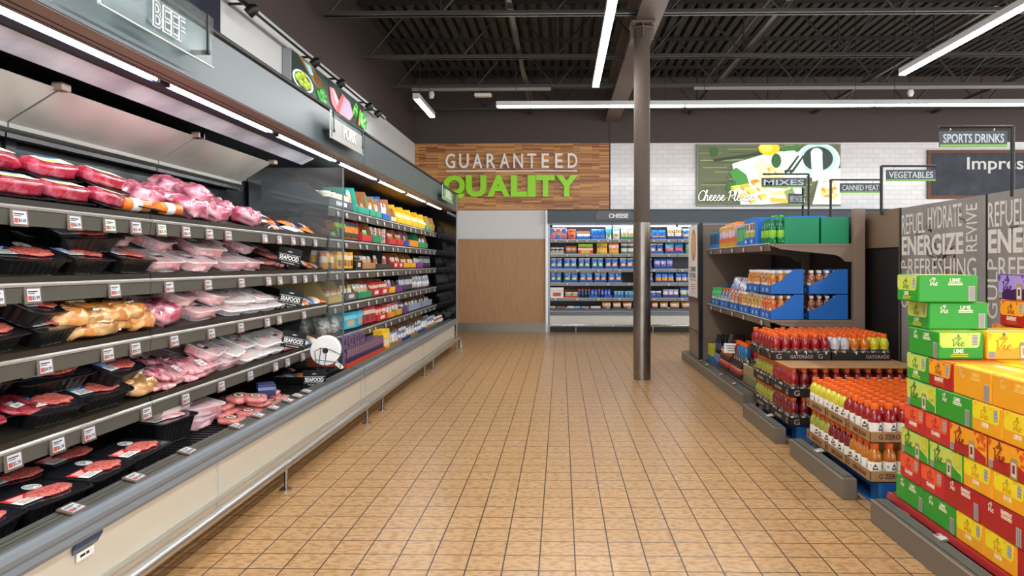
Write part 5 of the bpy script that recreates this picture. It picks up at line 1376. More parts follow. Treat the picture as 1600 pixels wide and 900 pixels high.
# deck
deli('F', 1, 5.63, 6.9, 'e8502a', 'long orange-red tray of purple lunch kits', .15, .05, .32, None, C('e8502a'), cut=.9, art=None)
KITM = mat('kit_print', '6a4680', .3, coat=.3, var=('2c1a3e', 50, .42, .55))
KIT = MB(); KIT.rbox(-.05, .05, -.028, .028, 0, .16, KITM, .004)
KIT.box(.05, .051, -.024, .024, .09, .15, mat('kit_violet', '6f4a88', .3, var=('b8902f', 70, .5, .6))); KIT.box(.051, .0515, -.016, .016, .02, .08, C('3a2450')); KIT.box(.05, .0508, -.02, -.004, .1, .12, C('d8a83a')); KIT.box(-.04, .04, -.0285, -.0275, .02, .14, mat('kit_violet', '6f4a88', .3, var=('b8902f', 70, .5, .6))); KIT.box(-.03, .02, -.029, -.028, .05, .11, C('43275c')); KIT = KIT.mesh()
for r in range(2):
    for i in range(20):
        yy = 5.72 + i * .059; xx = -1.785 - r * .11
        reg(spawn('lunch_kit', '', 'box', KIT, T(xx, yy, .411), 'lunch kits in the orange-red tray'), 'purple lunch kit box %s row of the orange-red tray' % ('front' if r == 0 else 'back'), 'along')
for i in range(4): reg(spawn('lunch_kit', '', 'box', KIT, T(-1.82, 5.75 + i * .17, .61, PI / 2, 0, PI / 2), 'lunch kits in the orange-red tray'), 'purple lunch kit box lying on top of the purple row', 'along')
deli('F', None, 6.92, 7.2, '', '', packs=(pbox(.2, .1, .2, C('f3bf14'), C('f6d65a'), C('e8e0c8')), 'yellow_box', 'tall yellow box at the end of the purple kits', 1, 'box', 1, .12))
for j, (a, col, word) in enumerate(((7.24, 'b98454', 'brown sloping carton of silver packs'), (7.66, '1d3f9a', 'navy blue sloping carton of silver packs'), (8.1, 'b98454', 'brown sloping carton of silver packs'), (8.54, '1d4aa8', 'navy blue sloping carton of silver packs'), (8.98, 'b98454', 'brown sloping carton of silver packs'), (9.4, '8a9a3a', 'olive sloping carton of white packs'))):
    deli('F', 1, a, a + .4, col, word, .19, .05, .42, (bag_mesh(.12, .06, .11, [GL('b9c2cc'), WB, GL('5a86b8') if j % 2 else GL('d8d4d0')], j), 'silver_pack', 'silver and white pack in the front of a sloping carton', 3, 'pack', 2, .09), cut=.75)
deli('F', None, 9.82, 10.5, '', '', packs=(bag_mesh(.18, .08, .1, [GL('d8d4d2'), WB, GL('c94a52'), WB], 5), 'white_pack', 'white and red pack heaped at the far end', 5, 'pack', 3, .1))
# meat case end: black bins of seafood on the deck
q = MB(); q.box(-2.4, -1.72, 5.0, 5.008, .41, .46, BLACK); q.box(-2.4, -1.72, 5.56, 5.568, .41, .45, BLACK); q.box(-1.728, -1.72, 5.0, 5.56, .41, .47, BLACK); q.box(-2.4, -1.72, 5.0, 5.56, .408, .412, BLACK)
spawn('seafood_bin', 'black open bin of seafood pouches on the meat case deck', 'bin', q.mesh(), T())
NB = pbox(.13, .1, .07, NAVY, mat('box_steel_blue', '6a7fa4', .4), mat('box_white_mark', 'c8d0dc', .4))
reg(spawn('patty_box', '', 'box', NB, T(-1.80, 4.27, .47, .5)), 'small navy blue printed box on the pink patty packs', 'along')
# ================================================================ cheese case in the back wall
HEAD = mat('slate_header', '3c4852', 0.4)
CFY = 13.1
CZ = [1.712, 1.444, 1.164, 0.908, 0.628]
P = []
q = MB(); q.box(-0.25, 6.2, CFY - .06, WY + .02, 2.02, 2.268, HEAD); q.box(-.25, 6.2, CFY - .075, CFY - .06, 2.255, 2.275, BLACKM); q.box(-.25, 6.2, CFY - .065, CFY - .058, 2.022, 2.035, mat('header_line', '5a666e', .4)); P.append(('header', q.mesh()))
q = MB(); q.box(-.25, 6.2, 13.85, 13.9, 0, 2.05, mat('cheese_back', '1b1f27', .3)); 
for a in (-.25, 6.15):
    k = MB(); k.box(a, a + .05, 13.14, 13.9, 0, 2.05, mat('cheese_side', '9a9da2', .3, .4)); P.append(('side_panel', k.mesh()))
for x in (0.96, 2.17, 3.38, 4.6): q.box(x - .03, x + .03, 13.83, 13.85, .4, 2, BLACK)
P.append(('back_panel', q.mesh()))
q = MB(); q.box(-.2, 6.15, 13.12, 13.9, 2.0, 2.05, mat('cheese_top', '6d7078', .25, .8)); P.append(('top_panel', q.mesh()))
q = MB(); q.box(-.2, 6.15, 13.06, 13.85, .1, .40, mat('cheese_front', 'd2d0c6', .3)); q.box(-.2, 6.15, 13.09, 13.85, 0, .1, BLACKM); P.append(('base_cabinet', q.mesh()))
q = MB(); q.prism([(13.08, .31), (13.035, .32), (13.03, .345), (13.04, .36), (13.03, .37), (13.035, .40), (13.08, .42)], 'x', -.2, 6.15, BUMP); q.prism([(13.08, .42), (13.09, .44), (13.2, .445), (13.2, .40), (13.08, .40)], 'x', -.2, 6.15, RAIL); P.append(('bumper', q.mesh()))
q = MB(); q.cyl((-.2, 13.03, .135), (6.15, 13.03, .135), .018, CHROME, 10)
for x in (.28, 1.7, 3.1, 4.5): q.cyl((x, 13.03, 0), (x, 13.03, .135), .009, STEEL, 8)
P.append(('guard_rail', q.mesh()))
q = MB(); q.box(-.2, 6.15, 13.2, 13.85, .40, .425, DECKM); P.append(('deck', q.mesh()))
for j0, j1 in ((-.2, .96), (.96, 2.17), (2.17, 3.38), (3.38, 4.6), (4.6, 6.15)):
    for z in CZ:
        a = MB(); a.box(j0 + .004, j1 - .004, CFY + .02, 13.83, z - .012, z + .006, mat('cheese_shelf', '77797d', .35, .3))
        b = MB(); b.prism([(CFY + .02, z + .008), (CFY + .004, z + .008), (CFY, z - .05), (CFY + .01, z - .05)], 'x', j0 + .004, j1 - .004, mat('cheese_rail', '83827d', .35)); b.box(j0 + .004, j1 - .004, CFY - .002, CFY + .006, z + .002, z + .01, SILV)
        P.append(('shelf', a.mesh(), None, [('price_rail', b.mesh())]))
spawn('cheese_case', 'refrigerated cheese case under a slate header at the end of the aisle', 'refrigerated case', P, T())
for i, (x0, x1) in enumerate(((-.15, .95), (.98, 2.15), (2.2, 3.35))):
    q = MB(); q.cyl((x0, 13.2, 1.975), (x1, 13.2, 1.975), .014, TUBE, 8); h = MB(); h.box(x0, x1, 13.18, 13.24, 1.985, 2.0, MATS['tube_reflector'])
    o = spawn('case_light', 'tube light inside the top of the cheese case, %s from the wood panel' % nth(i), 'light', [('tube', q.mesh()), ('reflector', h.mesh())], T())
    ld = bpy.data.lights.new('cheese_lamp', 'AREA'); ld.shape = 'RECTANGLE'; ld.size = x1 - x0; ld.size_y = .03; ld.energy = 3.5; ld.color = (.96, .98, 1)
    lo = bpy.data.objects.new('cheese_lamp', ld); COL.objects.link(lo); lo.parent = o; lo.location = ((x0 + x1) / 2, 13.18, 1.955); lo.rotation_euler = (math.radians(10), 0, 0)
q = MB(); q.box(-.33, .36, -.006, 0, -.085, .085, mat('cheese_sign_plate', '55555c', .3)); k = MB()
for s in (-.31, .34): k.box(s - .01, s + .01, -.008, .02, .05, .1, BLACKM)
spawn('department_sign', 'grey plate on the slate header reading CHEESE', 'sign', [('plate', q.mesh()), ('lettering', text_mesh('CHEESE', .36, .082, LET, .004, .03), T(.09, -.007, -.01)), ('bracket', k.mesh())], T(1.0 - .02, CFY - .068, 2.165))
R90 = -PI / 2       # goods face the aisle (-Y)
SHC = ['top', 'second', 'third', 'fourth', 'fifth']
def cx_(u): return (u - 876) * .01186
crnd = random.Random(23)
def cheese_item(row, u0, u1, kind, col, word, bag=None, bagword='', n=2, hb=.15, hf=.055, hbag=.17, ins=None):
    x0, x1 = max(-.195, cx_(u0) + .004), cx_(u1) - .004
    z = (CZ[row] + .008) if row < 5 else .428
    where = ('%s cheese shelf' % SHC[row]) if row < 5 else 'cheese case deck'
    w = x1 - x0; xc = (x0 + x1) / 2; d = .3; yc = CFY + .03 + d / 2
    if kind == 'tray':
        o = spawn('cheese_tray', '', 'carton', carton_mesh(w, d, hb, hf, C(col), .5, ins), T(xc, yc, z, R90), 'cheese trays'); reg(o, '%s, %s' % (word, where), 'along', xc)
    elif kind == 'box':
        o = spawn('printed_box', '', 'box', pbox(w, .2, hb, C(col), bag, None) if not isinstance(bag, tuple) else pbox(w, .2, hb, C(col), C(bag[0]), C(bag[1])), T(xc, CFY + .03 + .1, z, R90), 'boxes in the cheese case'); reg(o, '%s, %s' % (word, where), 'along', xc); return
    if bag is not None:
        for i in range(n):
            bw_ = (w - .012) / n; bx = x0 + .006 + bw_ * (i + .5)
            me = bag[i % len(bag)] if isinstance(bag, list) else bag
            o = spawn('cheese_bag', '', 'bag', me, T(bx, CFY + .03 + .05, z + .004, R90 + crnd.uniform(-.1, .1), 0, crnd.uniform(-.12, -.02), (1, bw_ / .125 * .97, hbag / .17)), 'bags in the cheese case')
            reg(o, '%s, %s' % (bagword, where), 'along', bx)
CB = GL('1c5fb8'); CW = GL('f2f2f0'); CL = GL('78b4dc')
def cbag(spot): return bag_mesh(.125, .07, .17, [CB, GL(spot), CB, CB, CW], 3, mat('spot_cream', 'f0dca8', .4))
BC, BG, BR, BO, BY = cbag('7fb8d8'), cbag('2f9a4a'), cbag('d63a34'), cbag('ee8c2a'), cbag('f0b02a')
ROUND = MB()
# top shelf
cheese_item(0, 858, 886, 'tray', '1f62c4', 'tall blue carton of round cheese cups', None, hb=.24, hf=.02)
CUP = MB(); CUP.lathe([(.042, 0), (.05, .02), (.046, .035), (.02, .04), (0, .04)], 16, [C('f2f0f2'), C('dcdfe8'), C('e66a86'), C('e66a86')], M=T(0, 0, .05, 0, 0, PI / 2)); CUP = CUP.mesh()
CUP2 = MB(); CUP2.lathe([(.042, 0), (.05, .02), (.046, .035), (.02, .04), (0, .04)], 16, [C('f2f0f2'), C('dcdfe8'), C('4a86d8'), C('4a86d8')], M=T(0, 0, .05, 0, 0, PI / 2)); CUP2 = CUP2.mesh()
for r in range(2):
    for i in range(3): reg(spawn('cheese_cup', '', 'cup', (CUP, CUP2)[(i + r) % 2], T(-.15 + i * .105, 13.17, CZ[0] + .012 + r * .115, R90), 'round cheese cups'), 'round cheese cup in the %s tier of the tall blue carton' % ('lower', 'upper')[r], 'along', i)
cheese_item(0, 886, 901, 'bag', '', '', bag_mesh(.125, .08, .17, [GL('e8642c'), GL('ee7a3a'), GL('d8482c')], 4, C('b0345a')), 'orange bag with pink print', 1, hbag=.19)
cheese_item(0, 901, 923, 'tray', '1f78d0', 'low blue tray with brown back', bag_mesh(.125, .07, .17, [CB, GL('bfe0ea'), GL('e9f2f4')]), 'blue and white packet in the low blue tray', 2, hb=.17, hf=.06, hbag=.1)
cheese_item(0, 924, 946, 'tray', '1f6fd0', 'blue tray of deep blue packets', bag_mesh(.125, .07, .17, [GL('2f7ad8'), GL('1c50a8'), GL('1c50a8')], 8), 'deep blue packet in the blue tray', 2, hb=.1, hf=.055, hbag=.19)
cheese_item(0, 946, 957, 'bag', '', '', bag_mesh(.125, .07, .17, [GL('e9f4f2'), GL('4ab8cc'), GL('2fa4c4')], 2, C('7ab85a')), 'teal and white bag', 1, hbag=.23)
cheese_item(0, 957, 970, 'bag', '', '', bag_mesh(.125, .07, .17, [GL('f4f2ea'), GL('f4f2ea'), GL('3aa8c8')], 2, C('c8b46a')), 'white bag with teal top', 1, hbag=.22)
cheese_item(0, 970, 994, 'tray', '2f8a5c', 'green tray of white bags', bag_mesh(.125, .07, .17, [GL('f4f2ea'), GL('f4f2ea'), GL('f4f2ea'), GL('a8b08a')], 6, C('d8c46a')), 'white bag in the green tray', 2, hb=.1, hf=.05, hbag=.24)
cheese_item(0, 1000, 1018, 'tray', '1f6fd0', 'plain blue tray by the column', BC, 'blue packet in the plain blue tray', 2, hb=.1)
cheese_item(0, 1018, 1042, 'tray', '1f62c0', 'blue tray of blue and yellow packets', bag_mesh(.125, .07, .17, [GL('e8b42a'), CB, CB], 5), 'blue and yellow packet in its tray', 2, hb=.15, hf=.05, hbag=.17)
cheese_item(0, 1043, 1067, 'tray', '1d3f7a', 'navy tray of mixed white bags', bag_mesh(.125, .07, .17, [GL('a83a5a'), WB, GL('c9a86a'), WB], 5), 'white and red bag in the navy tray', 2, hb=.1, hf=.06, hbag=.23)
cheese_item(0, 1067, 1090, 'tray', '1f62c0', 'blue tray behind the poster panel', BY, 'blue and gold bag behind the poster panel', 2, hb=.13, hbag=.2)
# second shelf
cheese_item(1, 857, 882, 'tray', 'b9b2aa', 'grey tray of white and brown packs', bag_mesh(.125, .07, .17, [C('8a7a70'), WB, C('6a4a3a'), WB], 7), 'white and brown pack in the grey tray', 3, hb=.06, hf=.04, hbag=.12)
cheese_item(1, 883, 902, 'tray', '3f4a5c', 'slate tray of orange and white packs', bag_mesh(.125, .07, .17, [C('e8dcd0'), C('e88a3a'), WB, C('e8742a')], 2), 'orange and white pack in the slate tray', 2, hb=.06, hf=.045, hbag=.14)
cheese_item(1, 903, 927, 'box', 'e8421f', 'orange-red box with a lime green top', ('f4f0e0', 'f0c83a'), hb=.13)
o = MB(); o.rbox(-.1, .1, -.135, .135, 0, .055, C('8cc42a'), .003); reg(spawn('printed_box', '', 'box', o.mesh(), T(cx_(915), CFY + .14, CZ[1] + .14, R90), 'boxes in the cheese case'), 'lime green box lying on the orange-red box, second cheese shelf', 'along')
cheese_item(1, 931, 951, 'bag', '', '', bag_mesh(.125, .07, .17, [GL('f4c21c'), GL('f4c21c'), GL('c88a2a'), GL('f6d23a')], 2), 'big yellow pack', 1, hbag=.21)
cheese_item(1, 950, 969, 'bag', '', '', bag_mesh(.125, .07, .17, [GL('f4b81c'), GL('f2902a'), GL('e8d8c8'), GL('f0882a')], 2), 'big orange pack', 1, hbag=.21)
cheese_item(1, 970, 992, 'tray', '5a7a5c', 'sage tray of white packs', bag_mesh(.125, .07, .17, [C('d8c8b8'), WB, C('4a4a4a'), WB], 2), 'white and black pack in the sage tray', 2, hb=.1, hf=.04, hbag=.2)
cheese_item(1, 1015, 1038, 'tray', '1f5fc0', 'blue tray of violet marked bags', cbag('9a6ac8'), 'blue bag with violet mark', 2, hb=.1, hbag=.19)
cheese_item(1, 1039, 1070, 'tray', '1a4fa8', 'wide blue tray of two big bags', [bag_mesh(.125, .08, .17, [CB, GL('e86a5a'), GL('3f9ad8'), GL('3f9ad8')], 2), bag_mesh(.125, .08, .17, [CB, GL('d63a4a'), GL('2f86cc'), GL('2f86cc')], 4)], 'big blue bag with red mark', 2, hb=.12, hbag=.22)
cheese_item(1, 1071, 1095, 'tray', '4a8a5c', 'green tray behind the poster panel', bag_mesh(.125, .07, .17, [GL('3f8a6a'), GL('5aa88a'), GL('3f8a6a')]), 'green bag behind the poster panel', 2, hb=.12, hbag=.2)
# third shelf
for (a, b, bg, wd) in ((857, 879, BC, 'pale blue'), (880, 902, BC, 'pale blue'), (903, 923, BG, 'green'), (924, 944, BG, 'green'), (945, 967, BR, 'red'), (968, 991, BR, 'red')):
    cheese_item(2, a, b, 'tray', '1a5cb4', 'blue tray of %s spotted cheese bags' % wd, bg, 'blue and white bag with %s spots' % wd, 2, hb=.17, hbag=.2)
cheese_item(2, 1000, 1020, 'tray', '1a5cb4', 'blue tray half hidden by the column', cbag('9a6ac8'), 'violet marked bag beside the column', 2, hb=.12, hbag=.19)
cheese_item(2, 1022, 1053, 'tray', '17469a', 'wide blue tray of tumbled violet bags', bag_mesh(.125, .07, .17, [CB, GL('8a6ac0'), GL('c9a8dc'), CB], 9), 'tumbled blue and violet bag', 3, hb=.13, hf=.06, hbag=.19)
# fourth shelf
for (a, b, bg, wd) in ((857, 878, BG, 'green'), (880, 904, BG, 'green'), (905, 927, BO, 'orange'), (928, 949, BR, 'red'), (950, 973, BR, 'red')):
    cheese_item(3, a, b, 'tray', '1a55a8', 'blue tray of %s spotted cheese bags' % wd, bg, 'blue and white bag with %s spots' % wd, 2, hb=.17, hbag=.19)
cheese_item(3, 998, 1022, 'tray', '1a55a8', 'dark blue tray by the column', BO, 'orange spotted bag by the column', 2, hb=.15, hbag=.17)
cheese_item(3, 1024, 1055, 'tray', '1a3f8a', 'wide navy tray of orange cheese bags', bag_mesh(.125, .07, .17, [GL('f0961f'), GL('f2a83a'), CB, CB], 3), 'orange cheese bag in the wide navy tray', 3, hb=.13, hf=.04, hbag=.19)
cheese_item(3, 1056, 1084, 'tray', '1a3f8a', 'navy tray of yellow cheese bags', bag_mesh(.125, .07, .17, [GL('f0b82a'), GL('e8dccb'), CB, CB], 3), 'yellow cheese bag in the navy tray', 3, hb=.13, hf=.04, hbag=.19)
# fifth shelf
cheese_item(4, 857, 881, 'box', 'efedea', 'white printed box with red marks', ('e8dcd8', 'c9583a'), hb=.19)
cheese_item(4, 882, 904, 'tray', 'd8402a', 'red tray with brown back', bag_mesh(.125, .07, .17, [GL('ece8d8'), GL('b8c48a'), GL('f2f0e6')], 2), 'white and green pack in the red tray', 2, hb=.15, hf=.04, hbag=.1)
CAN = MB(); CAN.lathe([(.022, 0), (.024, .004), (.024, .06), (.024, .13), (.024, .14), (.022, .16), (0, .16)], 12, [C('9a9aa4'), C('24406a'), C('3f6a9a'), C('d8462a'), C('d8462a'), C('d8462a')]); CAN = CAN.mesh()
CAN2 = MB(); CAN2.lathe([(.022, 0), (.024, .004), (.024, .06), (.024, .13), (.024, .14), (.022, .16), (0, .16)], 12, [C('9a9aa4'), C('2348c8'), C('7aa0e0'), C('2340d8'), C('2340d8'), C('d84a6a')]); CAN2 = CAN2.mesh()
for i in range(10): reg(spawn('tube_pack', '', 'tube', (CAN if i < 4 or 7 > i > 5 else CAN2), T(cx_(905) + i * .062, CFY + .08, CZ[4] + .009), 'tubes in the cheese case'), 'small upright blue tube with red cap, fifth cheese shelf', 'along', i)
for (a, b) in ((920, 935), (944, 958)): cheese_item(4, a, b, 'tray', '2048c4', 'royal blue card holding tubes', None, hb=.05, hf=.05)
for (a, b) in ((959, 976), (976, 994)): cheese_item(4, a, b, 'tray', '1f6aa8', 'low teal-blue tray', bag_mesh(.125, .07, .17, [GL('1f6aa8'), GL('4aa4d8'), GL('8ac8e0')], 2), 'small bright blue pack in the low tray', 3, hb=.06, hf=.055, hbag=.12)
cheese_item(4, 1000, 1035, 'tray', '1f4f9a', 'low blue tray of salmon packs', bag_mesh(.125, .07, .17, [C('e8b49a'), GL('2a4a9a'), WB], 2), 'salmon and blue pack in the low blue tray', 4, hb=.08, hf=.05, hbag=.12)
cheese_item(4, 1036, 1062, 'tray', '1f3f9a', 'blue tray of white tubs', bag_mesh(.125, .07, .17, [GL('d84a5a'), WB, C('9ab0d8')], 2), 'white and red pack in the blue tray', 3, hb=.08, hf=.05, hbag=.15)
cheese_item(4, 1063, 1086, 'tray', '1f5aa8', 'blue tray of lime bags', bag_mesh(.125, .07, .17, [GL('a8c83a'), GL('e8e4d0'), CB], 2), 'lime green bag in the blue tray', 2, hb=.13, hbag=.18)
# deck
for (a, b, c, wd) in ((858, 868, 'c98a6a', 'flat salmon pack'), (869, 884, '8a6a58', 'flat brown pack'), (886, 897, 'd8d4d0', 'flat grey pack'), (897, 907, '2f9ad8', 'flat cyan pack'), (908, 921, '4a4a50', 'dark pack'), (923, 939, 'd8cfc4', 'flat cream pack')):
    cheese_item(5, a, b, 'box', c, wd, WHITE if c != '8a6a58' else None, hb=.05)
for (a, b) in ((940, 956), (957, 972), (973, 989), (1018, 1030), (1031, 1046), (1047, 1064), (1065, 1084)):
    cheese_item(5, a, b, 'bag', '', '', bag_mesh(.125, .07, .17, [GL('24408a'), GL('ee9a4a'), GL('e8d0b8'), GL('f0a85a')], 2), 'orange and navy pack', 1, hbag=.12)
for r in range(6):
    for i, u in enumerate((868, 886, 902, 917, 935, 950, 968, 983, 1022, 1045, 1066)):
        if (r + i) % 2 == 0 or r == 0:
            z = (CZ[r] - .022) if r < 5 else .437
            reg(spawn('price_tag', '', 'price tag', TAGSM, T(cx_(u), CFY - .003 if r < 5 else 13.1, z, 0, 0 if r < 5 else math.radians(-40)), 'cheese case price tags') if 'TAGSM' in globals() else spawn('price_tag', '', 'price tag', sm_me, T(cx_(u), CFY - .006 if r < 5 else 13.1, z), 'cheese case price tags'),
                'price tag on the rail of the %s' % (('%s cheese shelf' % SHC[r]) if r < 5 else 'cheese case deck'), 'along', u)
# ================================================================ drinks gondola on the east side of the aisle
TAUPE = mat('taupe_metal', '857263', 0.45)
TAUPED = mat('taupe_dark', '5a4c40', 0.5)
KICK = mat('kick_taupe', '70685d', 0.4)
GRT = mat('kick_rubber', '55554f', 0.5)
GX, GB = 1.756, 2.46          # shelf fronts, back of the shelves
GY0, GY1 = 5.94, 8.44
GZ = [0.794, 1.437]
def kick_mesh(y0, y1, w, h=.112):
    a = MB(); a.rbox(0, w, y0, y1, 0, h, KICK, .004); a.box(-.0008, .002, y0, y1, h - .004, h + .001, mat('kick_edge', 'b9b2a6', .3, .4))
    b = MB(); b.box(w * .22, w * .92, y0 + .04, y1 - .02, h, h + .005, GRT)
    for k in range(4):
        x = w * (.3 + .16 * k); b.box(x, x + .004, y0 + .04, y1 - .02, h + .005, h + .008, mat('kick_groove', '7a7a72', .4))
    return a.mesh(), b.mesh()
P = []
a, b = kick_mesh(6.25, 9.4, .12); P.append(('kick_base', a, T(1.61, 0, 0), [('rail_insert', b)]))
q = MB(); q.box(1.73, 2.55, 6.0, 9.3, .08, .125, TAUPED); P.append(('base_deck', q.mesh()))
q = MB(); q.rbox(2.452, 2.547, 5.93, 5.99, 0, 1.732, TAUPE, .004); P.append(('upright', q.mesh()))
q = MB(); q.rbox(2.452, 2.547, 7.17, 7.22, 0, 1.70, TAUPE, .004); P.append(('upright', q.mesh()))
q = MB(); q.box(2.52, 2.56, 5.97, 9.3, .1, 1.68, mat('gondola_back', '3a3029', .6)); P.append(('back_panel', q.mesh()))
q = MB(); q.box(1.70, 2.55, 8.455, 8.48, .1, 1.74, mat('end_board', '7a695b', .5)); P.append(('end_board', q.mesh()))
for z in GZ:
    for y0, y1 in ((5.96, 7.19), (7.20, 8.43)):
        q = MB(); q.prism([(GX, z - .004), (GX, z + .004), (GB, z + .004), (GB, z - .02), (GX + .02, z - .02)], 'y', y0, y1, TAUPE)
        for y in (y0, y1 - .006):       # curved brackets
            q.prism([(GX + .04, z - .022), (GB, z - .022), (GB, z - .15), (GB - .07, z - .148), (GB - .11, z - .11), (GB - .15, z - .092), (GX + .1, z - .045)], 'y', y, y + .006, TAUPE)
        r = MB(); r.prism([(GX, z - .008), (GX - .012, z + .002), (GX - .004, z + .008), (GX + .004, z + .006)], 'y', y0, y1, mat('shelf_nose', 'bcbab5', .3)); r.prism([(GX, z - .006), (GX - .006, z - .008), (GX + .004, z - .058), (GX + .012, z - .056)], 'y', y0, y1, mat('taupe_rail', '6f665c', .4))
        P.append(('shelf', q.mesh(), None, [('price_rail', r.mesh())]))
spawn('drinks_gondola', 'taupe metal gondola with two drink shelves facing the aisle', 'shelving', P, T())
# end board with poster facing the aisle
P = []
q = MB(); q.rbox(1.655, 1.70, 8.482, 9.1, .121, 1.755, TAUPE, .004); q.box(1.65, 1.699, 8.44, 8.482, .121, 1.76, BLACK); q.box(1.645, 1.66, 8.456, 9.1, .80, .84, TAUPED); q.box(1.648, 1.66, 8.456, 9.1, .44, .46, TAUPED)
P.append(('panel', q.mesh()))
A = Art(.56, .86, .0)
def flat(h): return mat('poster_' + h, h, .5)
pq = MB(); pq.box(-.29, .29, -.004, 0, -.44, .44, flat('e6e2dc'))
pq.add([(x, -.0045, z) for x, z in [(.06 + .15 * math.cos(t) , .2 + .2 * math.sin(t)) for t in [2 * PI * i / 20 for i in range(20)]]], [tuple(range(20))], flat('b9835a'))
pq.add([(x, -.005, z) for x, z in [(.06 + .11 * math.cos(t) , .2 + .14 * math.sin(t)) for t in [2 * PI * i / 16 for i in range(16)]]], [tuple(range(16))], flat('d9a878'))
pq.box(-.2, .22, -.0046, -.004, -.235, -.228, flat('2a2522'))
for i in range(5): pq.box(-.15 + .01 * i, .2 - .02 * (i % 2), -.0046, -.004, -.29 - i * .025, -.283 - i * .025, flat('c0584a'))
P.append(('poster', pq.mesh(), T(1.645, 8.78, 1.3) @ FACE_LEFT))
P.append(('lettering', text_mesh('CORNER', .38, .06, flat('2a2522'), .001, .0), T(1.6395, 8.78, 1.205) @ FACE_LEFT))
P.append(('lettering', text_mesh('KITCHEN', .38, .06, flat('2a2522'), .001, .0), T(1.6395, 8.78, 1.125) @ FACE_LEFT))
spawn('poster_end_panel', 'narrow taupe end panel with a tall cream poster facing the aisle', 'panel', P, T())
# printed back wall of the pallet bay
PGREY = mat('panel_grey', '8c8a86', 0.5, var=('7f7d79', 3, .4, .6)); PTXT = mat('panel_text', 'd6d1c9', .55, var=('b0aca5', 60, .62, .7)); PSPL = mat('panel_splash', '5c5b59', .55)
q = MB(); q.box(2.6, 2.66, 5.44, 6.4, 1.40, 1.70, mat('brown_back', '7a6552', .5)); q.box(2.615, 2.66, 5.44, 6.4, 0, 1.4, mat('back_painted_shade', '17120e', .6)); q.box(2.598, 2.66, 5.44, 5.46, 0, 1.7, TAUPED)  # near-black lower part is shadow on the brown back, painted as its colour
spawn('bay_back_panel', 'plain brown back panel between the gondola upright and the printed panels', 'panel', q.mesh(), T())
def word_panel(y_far, y_near, lab):
    L = y_far - y_near
    P = []
    q = MB(); q.box(-L / 2 + .006, L / 2 - .006, 0, .03, 0, 1.695, PGREY); q.box(-L / 2, -L / 2 + .012, -.004, .03, 0, 1.695, BLACK); P.append(('board', q.mesh()))
    s = MB(); r_ = random.Random(3)
    for k in range(16):
        x, z = r_.uniform(-.3, .4), r_.uniform(1.1, 1.65); pts = [(x, z)]
        for j in range(6): x += r_.uniform(-.03, .06); z += r_.uniform(-.06, .04); pts.append((x, z))
        ribbon(s, smooth_path([(min(max(p[0], -L / 2 + .05), L / 2 - .05), min(p[1], 1.67)) for p in pts], 4), r_.uniform(.006, .022), PSPL, .0008, -.0002)
    P.append(('splash_print', s.mesh()))
    def w(t, x0, x1, z, h, rot=False, bold=.0):
        me = text_mesh(t, (x1 - x0) if not rot else h, h if not rot else (x1 - x0), PTXT, .001, bold)
        M = T((x0 + x1) / 2, -.0012, z)
        if rot: M = T((x0 + x1) / 2, -.0012, z) @ Matrix.Rotation(-PI / 2, 4, 'Y')
        P.append(('lettering', me, M))
    h = L / 2
    w('REFUEL', -h + .02, -h + .36, 1.565, .15); w('HYDRATE', -h + .40, -h + .82, 1.59, .15)
    w('ENERGIZE', -h + .02, -h + .84, 1.405, .145, bold=.03)
    w('REFRESHING', -h + .12, -h + .98, 1.245, .13)
    w('REVIVE', -h + .87, -h + .99, 1.5, .30, True); w('GULP', -h + .01, -h + .11, 1.12, .36, True)
    w('&', -h + .88, -h + .98, 1.10, .14); w('QUENCH', -h + .13, -h + .84, 1.09, .13)
    spawn('word_panel', lab, 'panel', P, T(2.6, (y_far + y_near) / 2, 0) @ FACE_LEFT)
word_panel(5.43, 4.35, 'grey panel printed with REFUEL HYDRATE ENERGIZE beside the brown back panel')
word_panel(4.345, 3.27, 'second grey printed word panel, behind the sparkling water boxes')

# price tags of the gondola
for z, nm in ((GZ[0], 'lower'), (GZ[1], 'upper')):
    for i, y in enumerate((6.15, 6.75, 7.2, 7.7, 8.2)):
        reg(spawn('price_tag', '', 'price tag', sm_me, T(GX - .008, y, z - .034) @ FACE_LEFT, 'gondola price tags'), 'price tag on the %s drinks gondola shelf rail' % nm, 'along', -y)
for i, (x, y) in enumerate(((1.655, 6.75), (1.655, 7.3), (1.655, 8.0), (1.655, 8.35))):
    reg(spawn('price_tag', '', 'price tag', sm_me, T(x, y, .125) @ FACE_LEFT @ Matrix.Rotation(math.radians(-75), 4, 'X'), 'gondola price tags'), 'price tag lying on the gondola base rail', 'along', -y)

# ---------------------------------------------------------------- bottles
def liquid(name, h, dark): return mat('drink_' + name, h, .12, coat=.7, spec=.6, var=(dark, 4, .3, .8))
LQ = {'red': liquid('red', 'a51018', '780a12'), 'dark red': liquid('dark_red', '7c1018', '5a0a12'), 'clear': liquid('clear', 'cfcdd4', 'b8b6c0'), 'orange': liquid('orange', 'e07c16', 'c8660e'), 'yellow': liquid('yellow', 'd8d21e', 'c0b814'), 'yellow-green': liquid('yellow_green', 'a8a83a', '8e8e2a'),
      'blue': liquid('blue', '1f7ab8', '12609a'), 'amber': liquid('amber', 'c8761e', 'a85c12'), 'pale yellow': liquid('pale_yellow', 'e0d638', 'c8bc22')}
CAP = mat('orange_cap', 'f0681c', .4); LBLK = mat('label_black', '3a3230', .3, coat=.4, var=('8a7a74', 30, .5, .6)); LWHT = mat('label_white', 'e9e4da', .35, var=('8a7f74', 26, .6, .66))
